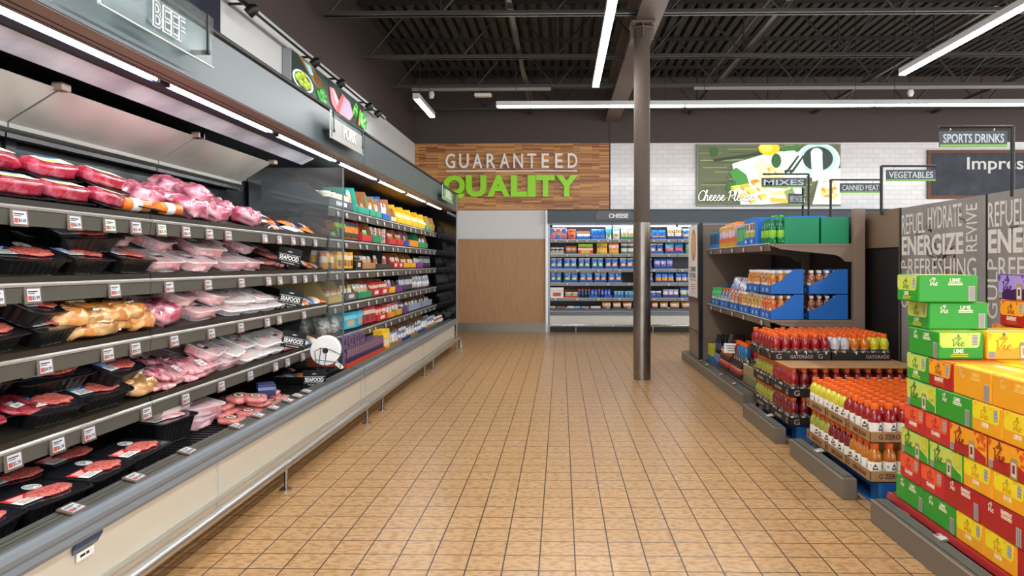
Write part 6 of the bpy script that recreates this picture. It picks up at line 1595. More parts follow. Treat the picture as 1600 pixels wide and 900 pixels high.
def sports_bottle(lq, label, h=.195, n=16):
    k = h / .195
    b = MB(); b.lathe([(.03, 0), (.034, .006), (.0345, .02), (.034, .08), (.031, .088), (.0345, .098), (.036, .115), (.0345, .132), (.027, .15), (.0175, .162), (.0165, .166)], n, LQ[lq], M=T(s=(1, 1, k)))
    c = MB(); c.lathe([(.0195, .164), (.0205, .168), (.0205, .188), (.019, .193), (0, .194)], n, CAP, M=T(s=(1, 1, k)))
    lt = .098 if label is LWHT else .08
    l = MB(); l.lathe([(.0352, .016), (.0355, .018), (.0352, lt - .002), (.0345, lt)], n, label, M=T(s=(1, 1, k)), cap0=False, cap1=False)
    if label is LWHT:
        for a in (0, 2.1, 4.2):
            l.prism([(-.013, .058), (.013, .058), (.013, .066), (.007, .08), (0, .09), (-.007, .08), (-.013, .066)], 'y', -.0362, -.035, mat('zero_ink', '4a3b30', .5), M=T(rz=a))
            l.box(-.008, .008, -.0366, -.036, .066, .074, LWHT, M=T(rz=a))
    else:
        for a in (0, 1.57, 3.14, 4.7): l.box(-.009, .009, -.0362, -.0345, .04, .062, mat('g_mark', 'd8d2cc', .4), M=T(rz=a))
    return [('bottle', b.mesh()), ('cap', c.mesh()), ('label', l.mesh())]
SB = {}
def sb(lq, zero=False):
    if (lq, zero) not in SB: SB[(lq, zero)] = sports_bottle(lq, LWHT if zero else LBLK)
    return SB[(lq, zero)]
def bottle(lq, x, y, z, where, zero=False, key=None, tilt=None):
    M = T(x, y, z, rnd.uniform(0, 6)) if tilt is None else tilt
    o = spawn('sports_drink_bottle', '', 'bottle', sb(lq, zero), M, 'sports drink bottles on pallets')
    reg(o, '%s sports drink bottle, %s' % (lq, where), 'along', key if key is not None else o.location.x + o.location.y * 1e-3)
def crate(w, d, h, mt, marks, name, lab, M, grp):
    """Low card tray; marks = [(text, face 'n' -Y or 'w' -X, offset, width, height, z)]"""
    q = MB(); t = .003
    q.box(-w / 2, w / 2, -d / 2, d / 2, 0, t, mt); q.box(-w / 2, -w / 2 + t, -d / 2, d / 2, 0, h, mt); q.box(w / 2 - t, w / 2, -d / 2, d / 2, 0, h, mt); q.box(-w / 2, w / 2, -d / 2, -d / 2 + t, 0, h, mt); q.box(-w / 2, w / 2, d / 2 - t, d / 2, 0, h, mt)
    P = [('tray', q.mesh())]
    for (tx, f, off, tw, th, z, m_) in marks:
        me = text_mesh(tx, tw, th, m_, .0008, .015)
        P.append(('lettering', me, T(off, -d / 2 - .0004, z) if f == 'n' else T(-w / 2 - .0004, off, z) @ FACE_LEFT))
    return spawn(name, lab, 'tray', P, M, grp)
BTR = mat('black_card', '1c1a18', .5); GOLD = mat('crate_print', 'a8948a', .5); BRN = mat('brown_card', 'a77c50', .7, var=('9a7046', 12, .4, .6)); BPR = mat('brown_print', '3d2c1c', .6)
PITCH = .0735
def kick(y0, y1, x, lab):
    a, b = kick_mesh(y0, y1, .078)
    spawn('kick_rail', lab, 'rail', [('kick_base', a), ('rail_insert', b)], T(x, 0, 0))
kick(4.99, 5.87, 1.512, 'taupe kick rail at the foot of the black tray pallet')
kick(3.815, 4.69, 1.518, 'taupe kick rail at the foot of the brown tray pallet')
kick(1.2, 3.497, 1.527, 'long taupe kick rail in front of the sparkling water boxes')
for i, (x, y) in enumerate(((1.58, 5.35), (1.585, 4.35), (1.6, 2.98))):
    spawn('price_tag', 'price tag lying on the kick rail of the %s' % ('black tray pallet', 'brown tray pallet', 'sparkling water boxes')[i], 'price tag', tagset(None), T(x, y, .123) @ FACE_LEFT @ Matrix.Rotation(math.radians(-78), 4, 'X'))
PALB = mat('pallet_blue', '1c5fa4', .35, var=('134a86', 3, .4, .6), coat=.3)
def pallet(x0, x1, y0, y1, lab, mt=PALB):
    q = MB()
    for i in range(7):
        a = y0 + (y1 - y0) * i / 7; q.box(x0, x1, a + .008, a + (y1 - y0) / 7 - .008, .11, .132, mt)
    r = MB()
    for i in range(3):
        for j in range(3):
            cx, cy = x0 + .05 + (x1 - x0 - .1) * i / 2, y0 + .05 + (y1 - y0 - .1) * j / 2
            r.box(cx - .05, cx + .05, cy - .05, cy + .05, .02, .09, mt)
    s = MB()
    for i in range(3):
        cx = x0 + .05 + (x1 - x0 - .1) * i / 2; s.box(cx - .05, cx + .05, y0, y1, 0, .02, mt); s.box(cx - .05, cx + .05, y0, y1, .09, .11, mt)
    w = MB(); w.box(x0 - .003, x1 + .003, y0 - .004, y0 - .002, .02, .125, mat('pallet_wrap', '1d5c9c', .15, coat=.8, var=('3a7ab8', 7, .5, .62), bump=(9, .6)))
    spawn('pallet', lab, 'pallet', [('deck_boards', q.mesh()), ('block_frame', r.mesh()), ('runner_frame', s.mesh()), ('stretch_wrap', w.mesh())], T())
pallet(1.65, 2.52, 4.95, 5.88, 'blue pallet under the black trays of sports drinks')
pallet(1.65, 2.52, 3.68, 4.66, 'blue pallet under the brown trays of sports drinks')
# --- black tray pallet
def black_crate(x0, x1, y0, y1, z, lab, marks, grp='black bottle trays'):
    crate(x1 - x0, y1 - y0, .058, BTR, marks, 'bottle_tray', lab, T((x0 + x1) / 2, (y0 + y1) / 2, z), grp)
for tier, z in ((0, .134), (1, .337)):
    nm = ('lowest', 'second')[tier]
    for j, (y0, y1) in enumerate(((4.955, 5.41), (5.415, 5.87))):
        black_crate(1.60, 2.045, y0, y1, z, 'black bottle tray in the %s tier, %s, aisle side' % (nm, ('front corner', 'behind the corner')[j]),
                    [('G', 'n', -.17, .04, .04, .028, GOLD), ('GATORADE', 'n', .05, .19, .024, .026, GOLD), ('GATORADE', 'w', .03, .15, .022, .026, GOLD), ('G', 'w', -.17, .036, .036, .028, GOLD)])
        if j == 0: black_crate(2.05, 2.50, y0, y1, z, 'black bottle tray in the %s tier, front, panel side' % nm, [('GATORADE', 'n', .05, .19, .024, .026, GOLD)])
    for i in range(12):
        y = 4.955 + .043 + i * .0745
        bottle('yellow-green' if i > 5 else 'dark red' if tier == 0 else 'red', 1.643, y, z + .004, 'aisle row of the %s black tier' % nm, key=y)
        x = 1.643 + i * .0745
        if 0 < i < 12 and x < 2.48: bottle('dark red', x, 4.998, z + .004, 'front row of the %s black tier' % nm)
        if 0 < i and x < 2.48 and tier == 1: bottle('dark red', x, 5.072, z + .004, 'second row of the second black tier')
q = MB(); q.rbox(1.605, 2.52, 4.945, 5.93, .539, .545, mat('slip_sheet', 'b0875e', .7, var=('a67e56', 4, .4, .6)), .002)
spawn('cardboard_sheet', 'brown cardboard sheet laid over the second tier of black trays', 'sheet', q.mesh(), T())
z = .546
for j, (y0, y1) in enumerate(((5.32, 5.62), (5.625, 5.925))):
    for k, (x0, x1) in enumerate(((1.59, 2.03), (2.035, 2.475))):
        black_crate(x0, x1, y0, y1, z, 'black bottle tray on the cardboard sheet, %s, %s side' % (('front', 'back')[j], ('aisle', 'panel')[k]),
                    [('G', 'n', -.17, .04, .04, .028, GOLD), ('GATORADE', 'n', .0, .17, .026, .026, GOLD), ('G', 'n', .14, .034, .034, .03, GOLD), ('G', 'w', -.08, .036, .036, .028, GOLD)] if k == 0 else [('GATORADE', 'n', .12, .17, .026, .026, GOLD)])
cols = ['red'] * 6 + ['clear', 'clear', 'orange', 'orange', 'yellow', 'yellow']
for j in range(8):
    for i in range(12):
        x = (1.59 if i < 6 else 2.035) + .036 + (i % 6) * .0735; y = (5.32 if j < 4 else 5.625) + .036 + (j % 4) * .0755
        if 6 <= i + j and j > 5 and i < 4 and (i + j) % 3 == 0: continue
        bottle(cols[i], x, y, z + .004, '%s row on the cardboard sheet' % ORD[j])
# --- brown tray pallet
for tier, zz in ((0, .134), (1, .339)):
    nm = ('lower', 'upper')[tier]
    for j, (y0, y1) in enumerate(((3.69, 4.0), (4.005, 4.31), (4.315, 4.64))):
        crate(.46, y1 - y0, .056, BRN, [('G ZERO', 'n', -.13, .11, .026, .03, BPR), ('ZERO SUGAR', 'n', .08, .2, .024, .028, BPR), ('ZERO SUGAR', 'w', -.02, .17, .022, .028, BPR), ('G', 'w', .125, .026, .026, .03, BPR)], 'bottle_tray',
              'brown bottle tray in the %s tier, %s from the front corner' % (nm, ORD[j]), T(1.84, (y0 + y1) / 2, zz), 'brown bottle trays')
    if tier == 1:
        for j, (y0, y1) in enumerate(((4.005, 4.31), (4.315, 4.64))): crate(.44, y1 - y0, .056, BRN, [], 'bottle_tray', 'brown bottle tray in the upper tier, panel side, %s one' % ORD[j], T(2.295, (y0 + y1) / 2, zz), 'brown bottle trays')
    for j in range(12):
        y = 3.69 + .04 + j * .0775
        for i in range(12):
            x = 1.612 + .038 + i * .0745
            if tier == 0 and i > 0 and j > 0: continue
            if tier == 0 and i > 4: continue
            if tier == 1 and (x > 1.75 + (y - 3.6) * .62 or i > 10): continue
            if tier == 1 and i > 5 and j < 4: continue
            if tier == 1: c = 'red' if j < 5 else ('pale yellow' if i < 5 or j < 7 else 'blue' if (8 <= j <= 11 and i > 4) else 'pale yellow')
            else: c = 'amber' if j < 4 else ('dark red' if j < 8 else 'yellow-green')
            bottle(c, x, y, zz + .004, '%s row of the %s brown trays' % (ORD[j], nm), zero=True)
# --- gondola base goods
CANB = MB(); CANB.lathe([(.024, 0), (.027, .005), (.027, .035), (.027, .036), (.027, .075), (.027, .076), (.027, .098), (.022, .11), (.02, .112), (0, .112)], 12, [C('3a2a2a'), C('5a3a34'), C('e0c8b8'), C('c9403a'), C('d98a7a'), C('d98a7a'), C('2a2422'), C('e08a8a'), C('e08a8a')]); CANB = CANB.mesh()
CANO = MB(); CANO.lathe([(.024, 0), (.027, .005), (.027, .035), (.027, .036), (.027, .075), (.027, .076), (.027, .098), (.022, .11), (.02, .112), (0, .112)], 12, [C('3a2a2a'), C('4a3428'), C('e8a05a'), C('c9641a'), C('e8b08a'), C('e8b08a'), C('2a2422'), C('e8a0a0'), C('e8a0a0')]); CANO = CANO.mesh()
def can_tray(y0, y1, z, nx, me, word, lab, mtc, grp):
    w, d = nx * .058, y1 - y0; ny = int(d / .058)
    crate(w, d, .05, mtc, [], 'can_tray', lab, T(1.76 + w / 2, (y0 + y1) / 2, z), grp)
    for i in range(nx):
        for j in range(ny):
            if i > 0 and 0 < j < ny - 1 and i > 1: continue
            o = spawn('drink_can', '', 'can', me, T(1.76 + .029 + i * .058, y0 + .029 + j * .058 + (d - ny * .058) / 2, z + .004), 'cans on the gondola base')
            reg(o, '%s in the %s row' % (word, ('aisle', 'second', 'third', 'fourth')[i]), 'along', -o.location.y)
BROWNT = mat('can_tray_brown', '43352c', .5)
can_tray(6.95, 7.4, .128, 3, CANB, 'dark can with pink print on the gondola base', 'dark brown can tray on the gondola base, closer one', BROWNT, 'can trays')
can_tray(7.42, 7.87, .128, 3, CANB, 'dark can with pink print farther along the base', 'dark brown can tray on the gondola base, far one', BROWNT, 'can trays')
can_tray(7.36, 7.8, .246, 3, CANO, 'dark can with orange print in the stacked tray', 'dark brown can tray stacked on the far tray', BROWNT, 'can trays')
def pk(x0, x1, y0, y1, z, h, mt, lab, extra=None):
    q = MB(); q.rbox(x0, x1, y0, y1, z, z + h, mt, .004)
    if extra: q.box(x0 - .001, x1 + .001, y0 - .001, y1 + .001, z, z + h * .35, extra)
    spawn('drink_pack', lab, 'pack', q.mesh(), T())
pk(1.75, 2.0, 8.14, 8.4, .128, .2, C('b4b82a'), 'lime yellow drink pack with blue base by the end board', C('1f6ab8'))
pk(1.76, 2.0, 7.9, 8.1, .128, .13, C('7a86a8'), 'blue and grey drink pack next to the lime pack', C('2a5aa8'))
COLA = MB(); COLA.lathe([(.025, 0), (.029, .01), (.029, .05), (.029, .051), (.029, .12), (.026, .14), (.012, .18), (.012, .19), (.015, .19), (.015, .21), (0, .21)], 12, [C('1a1412'), C('1a1412'), C('a82a2a'), C('3a4a7a'), C('1a1412'), C('1a1412'), C('1a1412'), C('1a1412'), BLACK, BLACK]); COLA = COLA.mesh()
for i in range(3):
    for j in range(3): reg(spawn('cola_bottle', '', 'bottle', COLA, T(1.79 + i * .06, 7.92 + j * .06, .26), 'dark cola bottles'), 'dark cola bottle with red and blue label on the blue-grey pack', 'from the aisle')
for i in range(5):
    for j in range(3): reg(spawn('black_drink_bottle', '', 'bottle', COLA, T(2.05 + i * .065, 6.9 + j * .07, .36 + .0), 'black bottles at the back of the base'), 'black bottle at the back above the stacked can tray', 'from the aisle')
pk(2.0, 2.36, 6.86, 7.14, .128, .225, BROWNT, 'dark carton at the back of the gondola base, under the black bottles')
q = MB(); q.prism([(-.09, 0), (.09, 0), (.09, .16), (-.05, .16)], 'y', -.04, .04, mat('tilt_pack', '3a3434', .2, coat=.7)); q.box(-.092, -.06, -.041, .041, 0.0, .06, C('d8623a')); q.box(-.05, .06, -.042, .042, .08, .1, C('c94a4a'))
spawn('drink_pack', 'shrink-wrapped dark pack tilted on the stacked can tray', 'pack', q.mesh(), T(1.87, 7.55, .36, .3, 0, .0))
q = MB(); q.box(-.075, .075, -.002, .002, -.05, .05, PAPER)
for k in range(3): q.box(-.055 + .01 * k, .05 - .015 * (k % 2), -.003, -.002, .018 - k * .025, .03 - k * .025, C('8a8a90'))
spawn('shelf_card', 'white price card leaning on the stacked can tray', 'card', q.mesh(), T(1.77, 7.33, .395, -.3, -.2))
crate(.21, .42, .06, BTR, [('G', 'n', -.05, .04, .04, .03, GOLD)], 'bottle_tray', 'black tray with blue and red bottles on the gondola base', T(1.875, 7.1, .246), 'black bottle trays')
pk(1.77, 2.07, 6.42, 6.86, .128, .18, mat('yellow_shrink', '8a8448', .2, coat=.7), 'shrink-wrapped pack of pale yellow bottles beside the black trays')
for i in range(2):
    for j in range(4):
        c = 'blue' if (i == 0 and j < 3) else 'red'
        o = spawn('sports_drink_bottle', '', 'bottle', sb(c), T(1.825 + i * .095, 6.945 + j * .1, .251, 0, 0, 0, (1.25, 1.25, 1.22)), 'sports drink bottles on the gondola')
        reg(o, 'larger %s sports drink bottle in the black tray on the gondola base' % c, 'along', o.location.y)
# --- lower shelf juice
def juice_bottle(col, cap, lab, h=.2):
    b = MB(); b.lathe([(.026, 0), (.03, .006), (.03, .13), (.026, .15), (.015, .168), (.015, .178)], 14, GL(col)); c = MB(); c.lathe([(.018, .174), (.018, .196), (0, .197)], 14, C(cap))
    l = MB(); l.lathe([(.0304, .03), (.0304, .12)], 14, mat('juice_label_' + lab, lab, .35, var=('f0d8b8', 38, .55, .62)), cap0=False, cap1=False)
    l.lathe([(.012, 0), (.012, .001)], 10, C('f4e8d4'), M=T(-.0305, 0, .08, 0, 0, -PI / 2))
    return [('bottle', b.mesh()), ('cap', c.mesh()), ('label', l.mesh())]
JB = {'orange': juice_bottle('d9822a', 'e6e2dc', 'd07a3a'), 'amber': juice_bottle('c98a4a', 'e6e2dc', 'b56a3a'), 'coral': juice_bottle('d8704a', 'e6e2dc', 'c85a3a'), 'brown': juice_bottle('8a5a44', 'e6e2dc', '7a4a3a'), 'green': juice_bottle('3a9a6a', '4ab84a', '4aa87a'), 'blue': juice_bottle('4a6aa8', 'd8402a', '6a86c0'), 'clear': juice_bottle('b8bcc0', 'e8702a', '9aa8b8'), 'gold': juice_bottle('c8a850', 'e6e2dc', 'b89a4a')}
JBL = C('1668c0')
def juice_case(x0, x1, y0, y1, z, cols, nx, ny, lab, hb=.21, hf=.07, pos='lower'):
    """Blue carton: high end away from the aisle, stepped down to a low lip on the aisle side."""
    w, d, t = x1 - x0, y1 - y0, .003; q = MB()
    cut = min(.62, .20 / w) if w > .2 else .8
    prof = [(x0, z), (x1, z), (x1, z + hb), (x0 + w * (cut + .1), z + hb), (x0 + w * cut * .85, z + hb * .8), (x0 + w * cut * .6, z + hb * .58), (x0 + w * .1, z + hf * 1.2), (x0, z + hf)]
    for y in (y0, y1 - t): q.prism(prof, 'y', y, y + t, JBL)
    q.box(x0, x0 + t, y0, y1, z, z + hf, JBL); q.box(x1 - t, x1, y0, y1, z, z + hb, JBL); q.box(x0, x1, y0, y1, z, z + t, JBL)
    for k in range(2):
        yy = y0 + d * (.3 + .4 * k); q.box(x0 - .001, x0, yy - .012, yy + .012, z + hf * .25, z + hf * .7, C('cfe0f0'))
    spawn('juice_carton', lab, 'carton', q.mesh(), T(), 'blue juice cartons')
    for i in range(nx):
        for j in range(ny):
            x = x0 + .036 + i * .066; y = y0 + .036 + j * ((d - .072) / max(1, ny - 1))
            c = cols[(i + j) % len(cols)]
            o = spawn('juice_bottle', '', 'bottle', JB[c], T(x, y, z + t + .001, rnd.uniform(-.4, .4)), 'juice bottles')
            reg(o, '%s juice bottle in %s' % (c, lab.split(',')[0].replace('blue ', 'the blue ')), 'along', -o.location.y + o.location.x * 1e-3)
zl = GZ[0] + .005
juice_case(1.765, 2.05, 5.97, 6.26, zl, ['coral', 'orange', 'coral'], 4, 4, 'blue carton at the shelf end, bottom layer')
juice_case(1.765, 2.05, 5.97, 6.26, zl + .215, ['amber', 'orange', 'brown'], 4, 4, 'blue upper carton at the shelf end, top layer')
juice_case(2.09, 2.42, 5.97, 6.26, zl, ['brown'], 4, 2, 'blue inner carton, bottom layer beside the upright')
juice_case(2.09, 2.42, 5.97, 6.26, zl + .215, ['brown'], 4, 2, 'blue inner upper carton, top layer beside the upright')
juice_case(1.765, 2.0, 6.29, 6.6, zl, ['gold', 'amber'], 2, 5, 'blue second carton, bottom layer along the aisle')
juice_case(1.765, 2.0, 6.29, 6.72, zl + .215, ['amber', 'orange'], 2, 6, 'blue upper second carton, top layer along the aisle')
juice_case(1.765, 2.0, 6.63, 7.02, zl, ['amber', 'gold'], 2, 5, 'blue third carton, bottom layer along the aisle')
juice_case(1.765, 2.0, 7.05, 7.4, zl, ['coral', 'clear'], 2, 5, 'blue fourth carton, bottom layer along the aisle')
juice_case(1.765, 2.0, 7.43, 7.85, zl, ['clear', 'blue'], 2, 6, 'blue fifth carton, bottom layer along the aisle')
juice_case(1.765, 2.0, 7.88, 8.3, zl, ['green'], 2, 6, 'blue carton with green bottles by the end board')
for i in range(2): 
    q = MB(); q.prism([(0, 0), (.2, 0), (.2, .1), (.05, .13)], 'y', 0, .28, mat('net_pack', '5a4a5a', .25, coat=.5, var=('d8d0d8', 40, .5, .6)))
    spawn('drink_pack', 'shrink-wrapped patterned pack lying on the juice bottles, %s one' % nth(i), 'pack', q.mesh(), T(1.80, 6.9 + i * .31, zl + .205))
# --- top shelf drinks
zt = GZ[1] + .005
def slim(x, y, lab):
    q = MB(); q.rbox(-.03, .03, -.03, .03, 0, .19, C('2f7fae'), .01); q.box(-.031, -.029, -.022, .022, .05, .16, C('24486a')); q.box(-.031, .031, -.031, .031, 0, .045, C('1f78d0')); return q.mesh()
SL = slim(0, 0, '')
SLT = MB(); SLT.rbox(-.03, .03, -.03, .03, 0, .19, C('2a8a8a'), .01); SLT.box(-.031, -.029, -.022, .022, .05, .16, C('6ab84a')); SLT.box(-.031, .031, -.031, .031, 0, .045, C('1f78d0')); SLT = SLT.mesh()
for i in range(7): reg(spawn('drink_carton', '', 'carton', SL, T(1.80, 7.93 + i * .068, zt), 'slim drink cartons'), 'slim blue drink carton on the upper shelf by the end board', 'along', -i)
for i in range(5): reg(spawn('drink_carton', '', 'carton', SLT, T(1.80, 6.80 + i * .068, zt), 'slim drink cartons'), 'slim teal drink carton on the upper shelf beside the orange pack', 'along', -i)
q = MB(); q.rbox(1.765, 1.95, 7.17, 7.86, zt, zt + .235, mat('shrink_orange', 'd8a08a', .25, coat=.6, var=('7a90c8', 9, .5, .58)), .02); q.box(1.764, 1.95, 7.172, 7.858, zt + .0, zt + .055, C('d09a1a')); q.box(1.7635, 1.95, 7.171, 7.859, zt + .055, zt + .1, C('e0602a')); q.box(1.7636, 1.95, 7.175, 7.855, zt + .185, zt + .215, C('eab02a'))
h = MB(); h.prism([(1.79, zt + .23), (1.93, zt + .23), (1.9, zt + .262), (1.82, zt + .262)], 'y', 7.28, 7.75, C('f08a1c'))
for i in range(2): 
    yy = 7.35 + i * .28; q.add([(1.763, yy + .05 * math.cos(t), zt + .14 + .045 * math.sin(t)) for t in [2 * PI * k / 14 for k in range(14)]][::-1], [tuple(range(14))], C('e8dcd8'))
spawn('drink_multipack', 'big orange and blue shrink-wrapped multipack with carry handle on the upper shelf', 'pack', [('pack', q.mesh()), ('handle', h.mesh())], T())
for i, y in enumerate((6.46, 6.66)):
    q = MB(); q.box(1.765, 2.0, y, y + .18, zt, zt + .07, JBL); q.box(1.99, 2.0, y, y + .18, zt, zt + .25, C('8a5a3a')); q.box(1.764, 1.765, y + .06, y + .11, zt + .02, zt + .05, C('cfe0f0'))
    spawn('drink_tray', 'blue tray of tall printed cartons on the upper shelf, %s from the green boxes' % nth(i), 'tray', q.mesh(), T(), 'blue drink trays')
    for k in range(2):
        c = MB(); c.rbox(-.035, .035, -.038, .038, 0, .18, C('d8d4c8'), .003); c.box(-.0358, .0358, -.0385, .0385, .135, .181, C('2a7ac8')); c.box(-.0362, .0362, -.039, .039, .005, .05, C('a8b83a')); c.box(-.0364, -.035, -.03, .03, .07, .125, C('8a5a44'))
        reg(spawn('drink_carton', '', 'carton', c.mesh(), T(1.81, y + .05 + k * .08, zt + .072), 'tall printed cartons'), 'tall white and brown printed carton in a blue tray', 'along', -y - k * .08)
q = MB(); q.rbox(1.765, 2.02, 6.33, 6.44, zt, zt + .245, C('1f6fd4'), .003)
spawn('drink_box', 'plain blue box on the upper shelf beside the green bottles', 'box', q.mesh(), T())
GBT = MB(); GBT.lathe([(.028, 0), (.032, .008), (.032, .05), (.0325, .051), (.0325, .11), (.032, .111), (.031, .13), (.02, .165), (.013, .18), (.013, .19), (.017, .19), (.017, .21), (0, .211)], 14, [GL('1a7a4a'), GL('1a7a4a'), GL('1a7a4a'), C('8ac43a'), C('8ac43a'), GL('12603a'), GL('12603a'), GL('12603a'), GL('12603a'), GL('12603a'), C('1a8a5a'), C('1a8a5a')]); GBT = GBT.mesh()
GRN2 = C('0b8a5c')
for i in range(4):
    for j in range(2): reg(spawn('soda_bottle', '', 'bottle', GBT, T(1.80 + j * .068, 6.02 + i * .072, zt + .003), 'green soda bottles'), 'dark green soda bottle with lime label on the upper shelf', 'along', i + j * .1)
for k, (x0, x1) in enumerate(((1.895, 2.19), (2.205, 2.44))):
    q = MB(); q.rbox(x0, x1, 6.0, 6.3, zt, zt + .225, GRN2, .003); q.box(x0 - .001, x1 + .001, 6.14, 6.16, zt + .0, zt + .2255, mat('green_tape', '0a7a52', .3))
    spawn('drink_box', ('plain green box behind the green soda bottles', 'plain green box beside the gondola upright')[k], 'box', q.mesh(), T(), 'green drink boxes')
q = MB(); q.rbox(2.05, 2.4, 6.4, 6.75, zt, zt + .26, C('1f6fd4'), .003); q.box(2.15, 2.3, 6.399, 6.4, zt + .215, zt + .245, WHITE)
spawn('drink_box', 'blue box with white print standing behind the green boxes', 'box', q.mesh(), T())
q = MB(); q.rbox(1.9, 2.2, 6.45, 6.8, zt, zt + .2, C('187a4a'), .02)
spawn('drink_pack', 'dark green pack behind the green boxes on the upper shelf', 'pack', q.mesh(), T())
spawn('crumpled_wrap', 'crumpled bright green wrap lying over the packs behind the green boxes', 'wrap', lump(.2, .26, .07, mat('wrap_green', '5ab83a', .2, coat=.6, var=('1a7a3a', 18, .45, .55)), 91, 12, .5), T(2.0, 6.6, zt + .2))
# ================================================================ sparkling water boxes
FLV = {'lime': ('c6d85c', '2c9a2a', '3d7a1e', 'LIME'), 'lemon': ('f3dc1e', 'f0a41c', 'd8901a', 'LEMON'), 'strawberry': ('f05a30', 'c4252a', 'b02a24', 'STRAWBERRY'), 'grapefruit': ('f6a51c', 'b0161c', '8a1a1a', 'GRAPEFRUIT'), 'blackberry': ('a892d8', '3c1150', '4a1a78', 'BLACKBERRY')}
BL, BW_, BH = .255, .19, .118
BARC = mat('barcode_grey', 'b9b5b2', .5); BARD = mat('barcode_dark', '6a6462', .5); BLUEDOT = mat('brand_dot', '1d4f9a', .4)
def merge(mb, me, M):
    vs = [tuple(M @ v.co) for v in me.vertices]
    mb.add(vs, [tuple(p.vertices) for p in me.polygons], me.materials[0])
def barcode(mb, x0, x1, z0, z1, y, vertical=True):
    mb.box(x0, x1, y - .0006, y, z0, z1, BARC)
    n = 6
    for k in range(n):
        t = (k + .3 + .25 * (k % 2)) / n
        if vertical: a = x0 + (x1 - x0) * t; mb.box(a, a + (x1 - x0) * .06, y - .001, y - .0006, z0 + .003, z1 - .003, BARD)
        else: a = z0 + (z1 - z0) * t; mb.box(x0 + .003, x1 - .003, y - .001, y - .0006, a, a + (z1 - z0) * .05, BARD)
def vie(mb, x, z, w, h, mt, y, small=True):
    merge(mb, script_text('Vie', w, h, mt, .16, .0006), T(x, y, z))
    if small: merge(mb, script_text('elle', w * .55, h * .4, mt, .2, .0006), T(x - w * .02, y, z + h * .72))
    n = 12; mb.add([(x + h * .12 * math.cos(2 * PI * i / n), y - .0006, z + h * 1.02 + h * .12 * math.sin(2 * PI * i / n)) for i in range(n)], [tuple(range(n))], BLUEDOT)
SBX = {}
def soda(fl):
    if fl in SBX: return SBX[fl]
    lc, dc, ic, nm = FLV[fl]
    LC = mat('box_light_' + fl, lc, .4); DC = mat('box_dark_' + fl, dc, .4); IC = mat('box_ink_' + fl, ic, .5); SP = mat('box_splash_' + fl, {'lime': 'd6c830', 'lemon': 'e8b818', 'strawberry': 'd8402a', 'grapefruit': 'd8541a', 'blackberry': '6a3a9a'}[fl], .4)
    CRT = mat('box_print_cream', 'f0ead2', .5)
    q = MB(); q.rbox(-BL / 2, BL / 2, -BW_ / 2, BW_ / 2, 0, BH, DC, .005, faces=[DC, LC, LC, DC, DC, DC])
    P = [('carton', q.mesh())]
    # end panel (drawn in XZ, w = BW_)
    e = MB(); W = BW_; z0 = BH * .42
    e.prism([(-W / 2 + .005, BH - .004), (W / 2 - .012, BH - .004), (W / 2 - .02, z0 + .008), (W / 2 - .03, z0), (-W / 2 + .016, z0), (-W / 2 + .006, z0 + .012)], 'y', -.0008, 0, LC)
    for (x, z, r) in ((-.07, .108, .006), (-.055, .112, .004), (.03, .105, .005), (-.085, .095, .004)):
        e.add([(x + r * math.cos(t), -.0012, z + r * 1.3 * math.sin(t)) for t in [2 * PI * k / 8 for k in range(8)]], [tuple(range(8))], SP)
    barcode(e, .045, .07, z0 + .012, BH - .014, -.0008, False)
    vie(e, -.012, z0 + .022, .052, .03, IC, -.001)
    merge(e, text_mesh(nm, .07 if len(nm) > 6 else .042, .018, CRT, .0006, .02), T(-.01, -.0004, .036))
    for k in range(2): e.box(-.045 + .005 * k, .03, -.0006, 0, .012 + .008 * k, .016 + .008 * k, SP)
    e = e.mesh()
    P.append(('end_print', e, T(BL / 2, 0, 0) @ FACE_RIGHT)); P.append(('end_print', e, T(-BL / 2, 0, 0) @ FACE_LEFT))
    # front panel with a can
    f = MB(); L = BL
    f.prism([(-L / 2 + .01, .004), (L / 2 - .01, .004), (L / 2 - .01, .03), (.03, .06), (-.02, .045), (-.06, .05), (-L / 2 + .01, .02)], 'y', -.0008, 0, DC)
    for (x, z, r) in ((.095, .1, .017), (.07, .085, .012), (.11, .075, .01), (-.115, .1, .012), (.05, .108, .008)):
        f.add([(x + r * (1 + .4 * math.sin(3 * t)) * math.cos(t), -.0006, z + r * (1 + .3 * math.cos(4 * t)) * math.sin(t)) for t in [2 * PI * k / 16 for k in range(16)]], [tuple(range(16))], SP)
    vie(f, -.055, .062, .07, .045, IC, -.0012)
    f.prism([(.01, .0), (.047, .0), (.049, .062), (.043, .074), (.014, .074), (.008, .062)], 'y', -.0016, -.0008, mat('can_shade', 'a8905a', .35)); f.prism([(.016, .008), (.042, .008), (.042, .058), (.016, .058)], 'y', -.002, -.0016, mat('can_white', 'd9d4c8', .4)); f.prism([(.022, .02), (.036, .02), (.036, .05), (.022, .05)], 'y', -.0024, -.002, IC)
    merge(f, text_mesh(nm, .05, .012, SP, .0006, .01), T(.09, -.0008, .058))
    barcode(f, -L / 2 + .008, -L / 2 + .034, .006, .036, -.0008)
    P.append(('front_print', f.mesh(), T(0, -BW_ / 2, 0)))
    # back panel
    b = MB(); CR = mat('box_white_' + fl, 'f2ead0' if fl != 'lemon' else 'f6cf6a', .5)
    vie(b, -.062, .085, .036, .026, CR, -.0008)
    merge(b, text_mesh(nm, .045 if len(nm) < 7 else .066, .016, CR, .0006, .02), T(.03, -.0004, .096))
    for k in range(2): b.box(.0, .062, -.0006, 0, .074 + .007 * k, .078 + .007 * k, CR)
    barcode(b, L / 2 - .042, L / 2 - .012, .006, .07, -.0002)
    P.append(('back_print', b.mesh(), T(0, BW_ / 2, 0, PI)))
